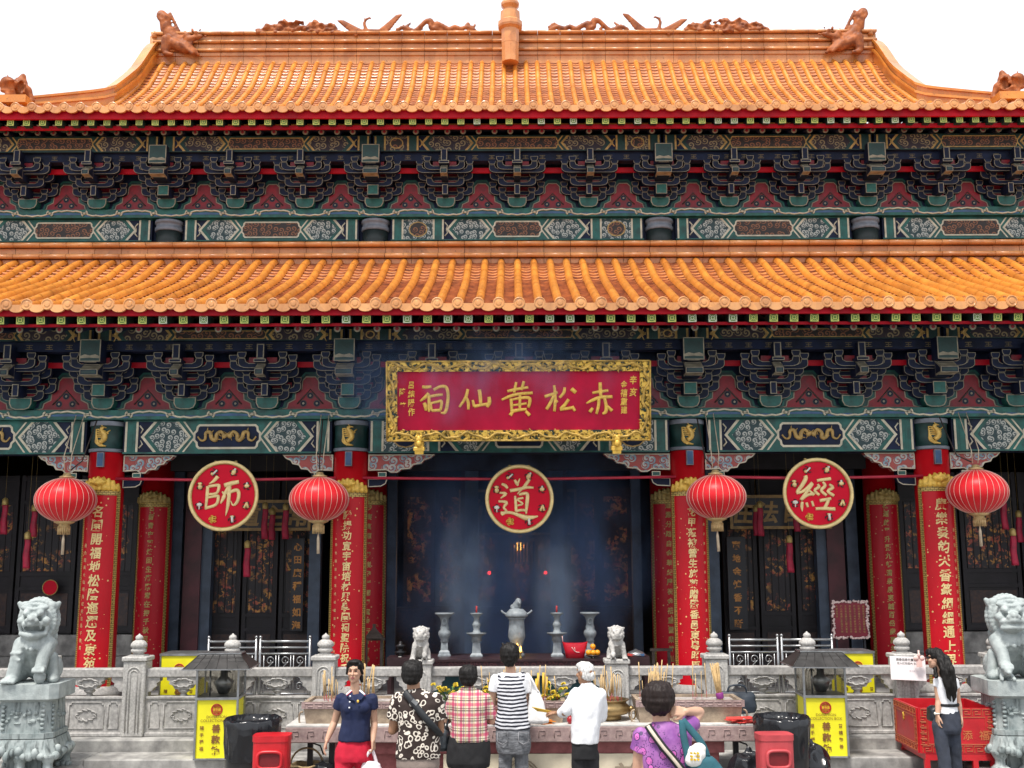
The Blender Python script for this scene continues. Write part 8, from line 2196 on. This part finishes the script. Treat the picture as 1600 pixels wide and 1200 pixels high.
# ---------------------------------------------------------------- woman in purple, nearest
p = Person('nearest woman, from behind, in purple printed top, one hand raised to shoulder', 1028, 1067, 1.59, .25); P = p.P; k = p.k
pr = p.head(P(1027, 1083).x, 1, R(-10)); pr += [('c', (P(1034, 1136).x, 0, P(0, 1138).z), (P(1029, 1112).x, .01, P(0, 1112).z), .06, .055), ('c', P(1010, 1149), P(1062, 1145), .034, .034), ('l', [(P(0, 1230).z, P(1036, 1230).x, 0, .15, .1), (P(0, 1150).z, P(1035, 1150).x, 0, .16, .085)])]
pr += p.arm(P(1000, 1152), P(994, 1212, .03), P(1006, 1240, .22), (.3, .9, -.2), (-.8, 0, .5), 1, .8, 1.15) + p.arm(P(1072, 1140), P(1091, 1114, .16), P(1070, 1113, -.01), (-1, -.25, .1), (0, -.9, .4), 1, 1.5, 1.1)
p.body(pr, SKIN)
p.cloth('printed_top', [p.rows([(1300, 994, 1082, .17), (1240, 998, 1078, .155), (1200, 1002, 1076, .15), (1170, 1001, 1078, .145), (1152, 999, 1079, .125), (1142, 1004, 1072, .105), (1133, 1013, 1058, .088), (1127, 1020, 1049, .075)]), *p.sleeve(P(1001, 1152), P(994, 1212, .03), .36, .068, .078), *p.sleeve(P(1071, 1141), P(1091, 1114, .16), .45, .064, .066)], PURPLE, .008, .010, 10)
lg, ft = p.legs(P(0, 1290).z, (P(1020, 1290).x, P(1058, 1290).x), (0, 0), (.12, .09, .07)); p.cloth('trousers', [p.rows([(1270, 997, 1080, .15), (1310, 996, 1081, .165)])] + lg, BLACKC); p.shoes(ft, BLACKC)
back_hair(p, HAIRB, .116, -.085, .055, 1.06)
strap_mesh('shoulder_strap', [P(1010, 1134, -.07), P(1018, 1146, -.125), P(1034, 1168, -.165), P(1050, 1187, -.17), P(1064, 1205, -.17), P(1078, 1225, -.14)], .026, .01, BLACKC, p.t, M('cream_webbing', (.6, .52, .42), .8))
c = p.base + P(1064, 1124, -.12)
t = empty('tote_bag', 'teal cloth tote bag slung over the shoulder of the woman in purple', 'bag', c, 0, None, world=False)
TEALC = M('teal_canvas', (.018, .10, .13), .8, .25, 9, bmp=.2)
q = lambda px, py, dy=0: W(px, py, p.Y - .12 + dy) - c
a, b = q(1072, 1215), q(1126, 1215)
remesh('body', [('l', [(q(0, 1262).z, (a.x + b.x) / 2 + .03, -.02, .14, .07), (q(0, 1240).z, (a.x + b.x) / 2 + .03, -.02, .16, .10), (q(0, 1205).z, (a.x + b.x) / 2, -.02, .125, .09), (q(0, 1186).z, (a.x + b.x) / 2 - .01, -.02, .085, .065), (q(0, 1180).z, (a.x + b.x) / 2 - .01, -.02, .06, .04)])], .01, [TEALC], t, 1, None, folds(.012, 9))
for pts in ([q(1064, 1126), q(1066, 1150, -.03), q(1071, 1175, -.05), q(1074, 1198, -.06)], [q(1064, 1126), q(1078, 1142, -.02), (q(1094, 1162, -.04)), q(1103, 1184, -.04)]):
    mb = MB(); mb.tube(smoothpath(pts, 4), .024, 8, 0, True, True, flat=(0, -1, .1)); mb.build('strap', [TEALC], t)
c2 = p.base + P(1086, 1178, -.17)
t2 = empty('paper_packet', 'white packet with a yellow character sticking out of the teal tote bag', 'packet', c2, 0, None, world=False)
remesh('wrapper', [('s', (0, 0, 0), (.065, .05, .055)), ('s', (.02, 0, .03), (.05, .04, .04)), ('s', (-.02, -.01, -.04), (.06, .05, .05))], .008, [M('white_wrapper', (.82, .80, .76), .6, .05, 8)], t2, 1, None, folds(.006, 20))
mb = MB(); [mb.box((-.02 + .022 * i, -.062 + .006 * abs(i), -.01 + .02 * j), (.016 if j else .02, .008, .012), 0, (0, R(22), R(6 * i))) for i in (-1, 0, 1) for j in (-1, 0, 1) if (i, j) != (0, 0)]; mb.build('yellow_print', [M('print_yellow', (.78, .50, .01), .6, .4, 40)], t2)

# ---------------------------------------------------------------- long-haired woman by the red chest
p = Person('woman with very long black hair in white tee and dark trousers by red chest', 1462, 1015, 1.67, 0); P = p.P; k = p.k
pr = p.head(P(1459, 1024).x, 1, R(80)); pr += [('c', (P(1470, 1056).x, 0, P(0, 1058).z), (P(1463, 1040).x, 0, P(0, 1040).z), .05, .045), ('c', P(1467, 1067), P(1484, 1068), .034, .034), ('l', [(P(0, 1110).z, P(1478, 1110).x, 0, .11, .09), (P(0, 1066).z, P(1475, 1066).x, 0, .12, .08)])]
pr += p.arm(P(1463, 1067), P(1465, 1097, -.02), P(1463, 1119, -.06), (-.05, -.05, -1), (-1, -.2, 0), 1, .5) + p.arm(P(1490, 1067), P(1495, 1098, .04), P(1499, 1120, .04), (.08, 0, -1), (1, 0, 0), -1, .5)
p.body(pr, SKIN)
p.cloth('white_tee', [p.rows([(1117, 1464, 1495, .12), (1104, 1464, 1492, .105), (1090, 1461, 1492, .105), (1075, 1459, 1493, .11), (1065, 1460, 1491, .095), (1059, 1465, 1487, .075), (1055, 1468, 1481, .06)]), *p.sleeve(P(1464, 1066), P(1465, 1097, -.02), .30, .054, .060), *p.sleeve(P(1489, 1067), P(1495, 1098, .04), .32, .052, .056)], WHITEC, .008, .004)
lg, ft = p.legs(P(0, 1135).z, (P(1470, 1135).x - .03, P(1489, 1135).x + .01), (-.12, .06), (.092, .075, .068)); p.cloth('dark_trousers', [p.rows([(1112, 1465, 1496, .115), (1124, 1465, 1498, .13), (1142, 1464, 1498, .135), (1148, 1465, 1497, .12)])] + lg, SLATE); p.shoes(ft, BLACKC)
mb = MB(); n = 24; cc = P(1479, 1103); mb.tube([cc + Vector((.112 * math.cos(q / n * 6.2832), .108 * math.sin(q / n * 6.2832), 0)) for q in range(n + 1)], .018, 6, 0, True, False); mb.build('belt', [BLACKC], p.t)
at = p.at
hp = [('s', at(-.02, 0, .035), (.088 * k, .088 * k, .09 * k)), ('s', at(.03, 0, .07), (.07 * k, .07 * k, .05 * k)), ('s', at(-.06, 0, -.02), (.075 * k, .075 * k, .09 * k)), ('c', at(.05, 0, .075), at(.085, .02, .04), .03 * k, .016 * k)]
for i in range(16):
    u = i / 15; sx = rnd.uniform(-.05, .05)
    a = P(1463 + 14 * u, 1026 + 4 * u, -.04 + sx); b = P(1470 + 16 * u, 1050, -.10 + sx * 1.5); c = P(1476 + 15 * u, 1075, -.13 + sx); e = P(1480 + 11 * u + rnd.uniform(-2, 2), 1090 + rnd.uniform(-6, 10), -.12 + sx)
    hp += [('c', a, b, .034, .032), ('c', b, c, .032, .026), ('c', c, e, .026, .008)]
hp += [('c', at(.0, -.07, .03), P(1461, 1060, -.09), .03, .02)]
p.hair(hp, HAIR, .012)
mb = MB(); mb.tube([at(.085, -.035, .012), at(.085, .035, .012)], .014 * k, 6); mb.tube([at(.085, -.04, .014), at(-.02, -.085, .01)], .005 * k, 5); mb.build('spectacles', [M('dark_glasses', (.015, .015, .017), .3)], p.t)
mb = MB(); c = P(1462.5, 1117, -.06); mb.tube([c + Vector((.028 * math.cos(q / 12 * 6.2832), .028 * math.sin(q / 12 * 6.2832), 0)) for q in range(13)], .007, 5, 0, True, False); mb.ball(c + Vector((-.028, -.01, 0)), (.012, .018, .018)); mb.build('wrist_watch', [WHITEP], p.t)
c = p.base + P(1455, 1116, .10)
t = empty('waist_bag', 'small black waist bag on the left hip of the long-haired woman', 'bag', c, 0, None, world=False)
remesh('body', [('l', [(-.09, 0, 0, .04, .07), (-.07, 0, 0, .06, .09), (.05, .01, 0, .06, .09), (.08, .02, 0, .035, .06)])], .009, [LEA], t, 1, None, folds(.006, 14))

# ================================================================ INCENSE SMOKE
def smoke(name, c, r, dens, label, seed, col=(.33, .55, 1.0), ns=1.3, lo=.44):
    mb = MB(); mb.ball((0, 0, 0), r, 0, 24)
    m = bpy.data.materials.new(name); m.use_nodes = True; nt = m.node_tree; nt.nodes.clear()
    out = nt.nodes.new('ShaderNodeOutputMaterial'); pv = nt.nodes.new('ShaderNodeVolumePrincipled')
    pv.inputs['Color'].default_value = (*col, 1); pv.inputs['Anisotropy'].default_value = .2
    tc = nt.nodes.new('ShaderNodeTexCoord'); mp = nt.nodes.new('ShaderNodeMapping'); nt.links.new(tc.outputs['Object'], mp.inputs[0])
    mp.inputs['Location'].default_value = (seed, seed * 1.7, 0); mp.inputs['Scale'].default_value = (1, 1, .55)
    n1 = noisetex(nt, mp.outputs[0], ns, 4, .6)
    ln = N(nt, 'ShaderNodeVectorMath', operation='LENGTH'); dv = N(nt, 'ShaderNodeVectorMath', operation='DIVIDE'); nt.links.new(tc.outputs['Object'], dv.inputs[0]); dv.inputs[1].default_value = r; nt.links.new(dv.outputs[0], ln.inputs[0])
    fall = mth(nt, 'SUBTRACT', 1.0, ramp(nt, ln.outputs['Value'], .35, 1.0))
    d = mth(nt, 'MULTIPLY', mth(nt, 'MULTIPLY', ramp(nt, n1, lo, .66), fall), dens)
    nt.links.new(d, pv.inputs['Density']); nt.links.new(pv.outputs[0], out.inputs['Volume'])
    o = mb.build(name, [m]); o.location = c; tag(o, label, 'smoke', None, 'stuff'); return o
smoke('incense_smoke', (X0 + .0, 19.3, 2.9), (2.5, 2.3, 2.7), 1.9, 'thin blue incense smoke drifting in the middle bay', 3.1)
smoke('incense_smoke', (X0 - .45, 16.0, 5.3), (2.8, .85, .95), 1.7, 'faint blue incense smoke rolling under the lower eave', 8.4)
smoke('incense_smoke', (X0 - .85, 17.4, 2.3), (.5, .45, 1.45), 3.6, 'brighter wisp of incense smoke over the left candlestick', 5.2, (.62, .78, 1.0), 3.5, .36)
smoke('incense_smoke', (X0 + .55, 17.2, 2.2), (.42, .4, 1.2), 4.0, 'brighter wisp of incense smoke over the right candlestick', 1.7, (.62, .78, 1.0), 3.5, .36)
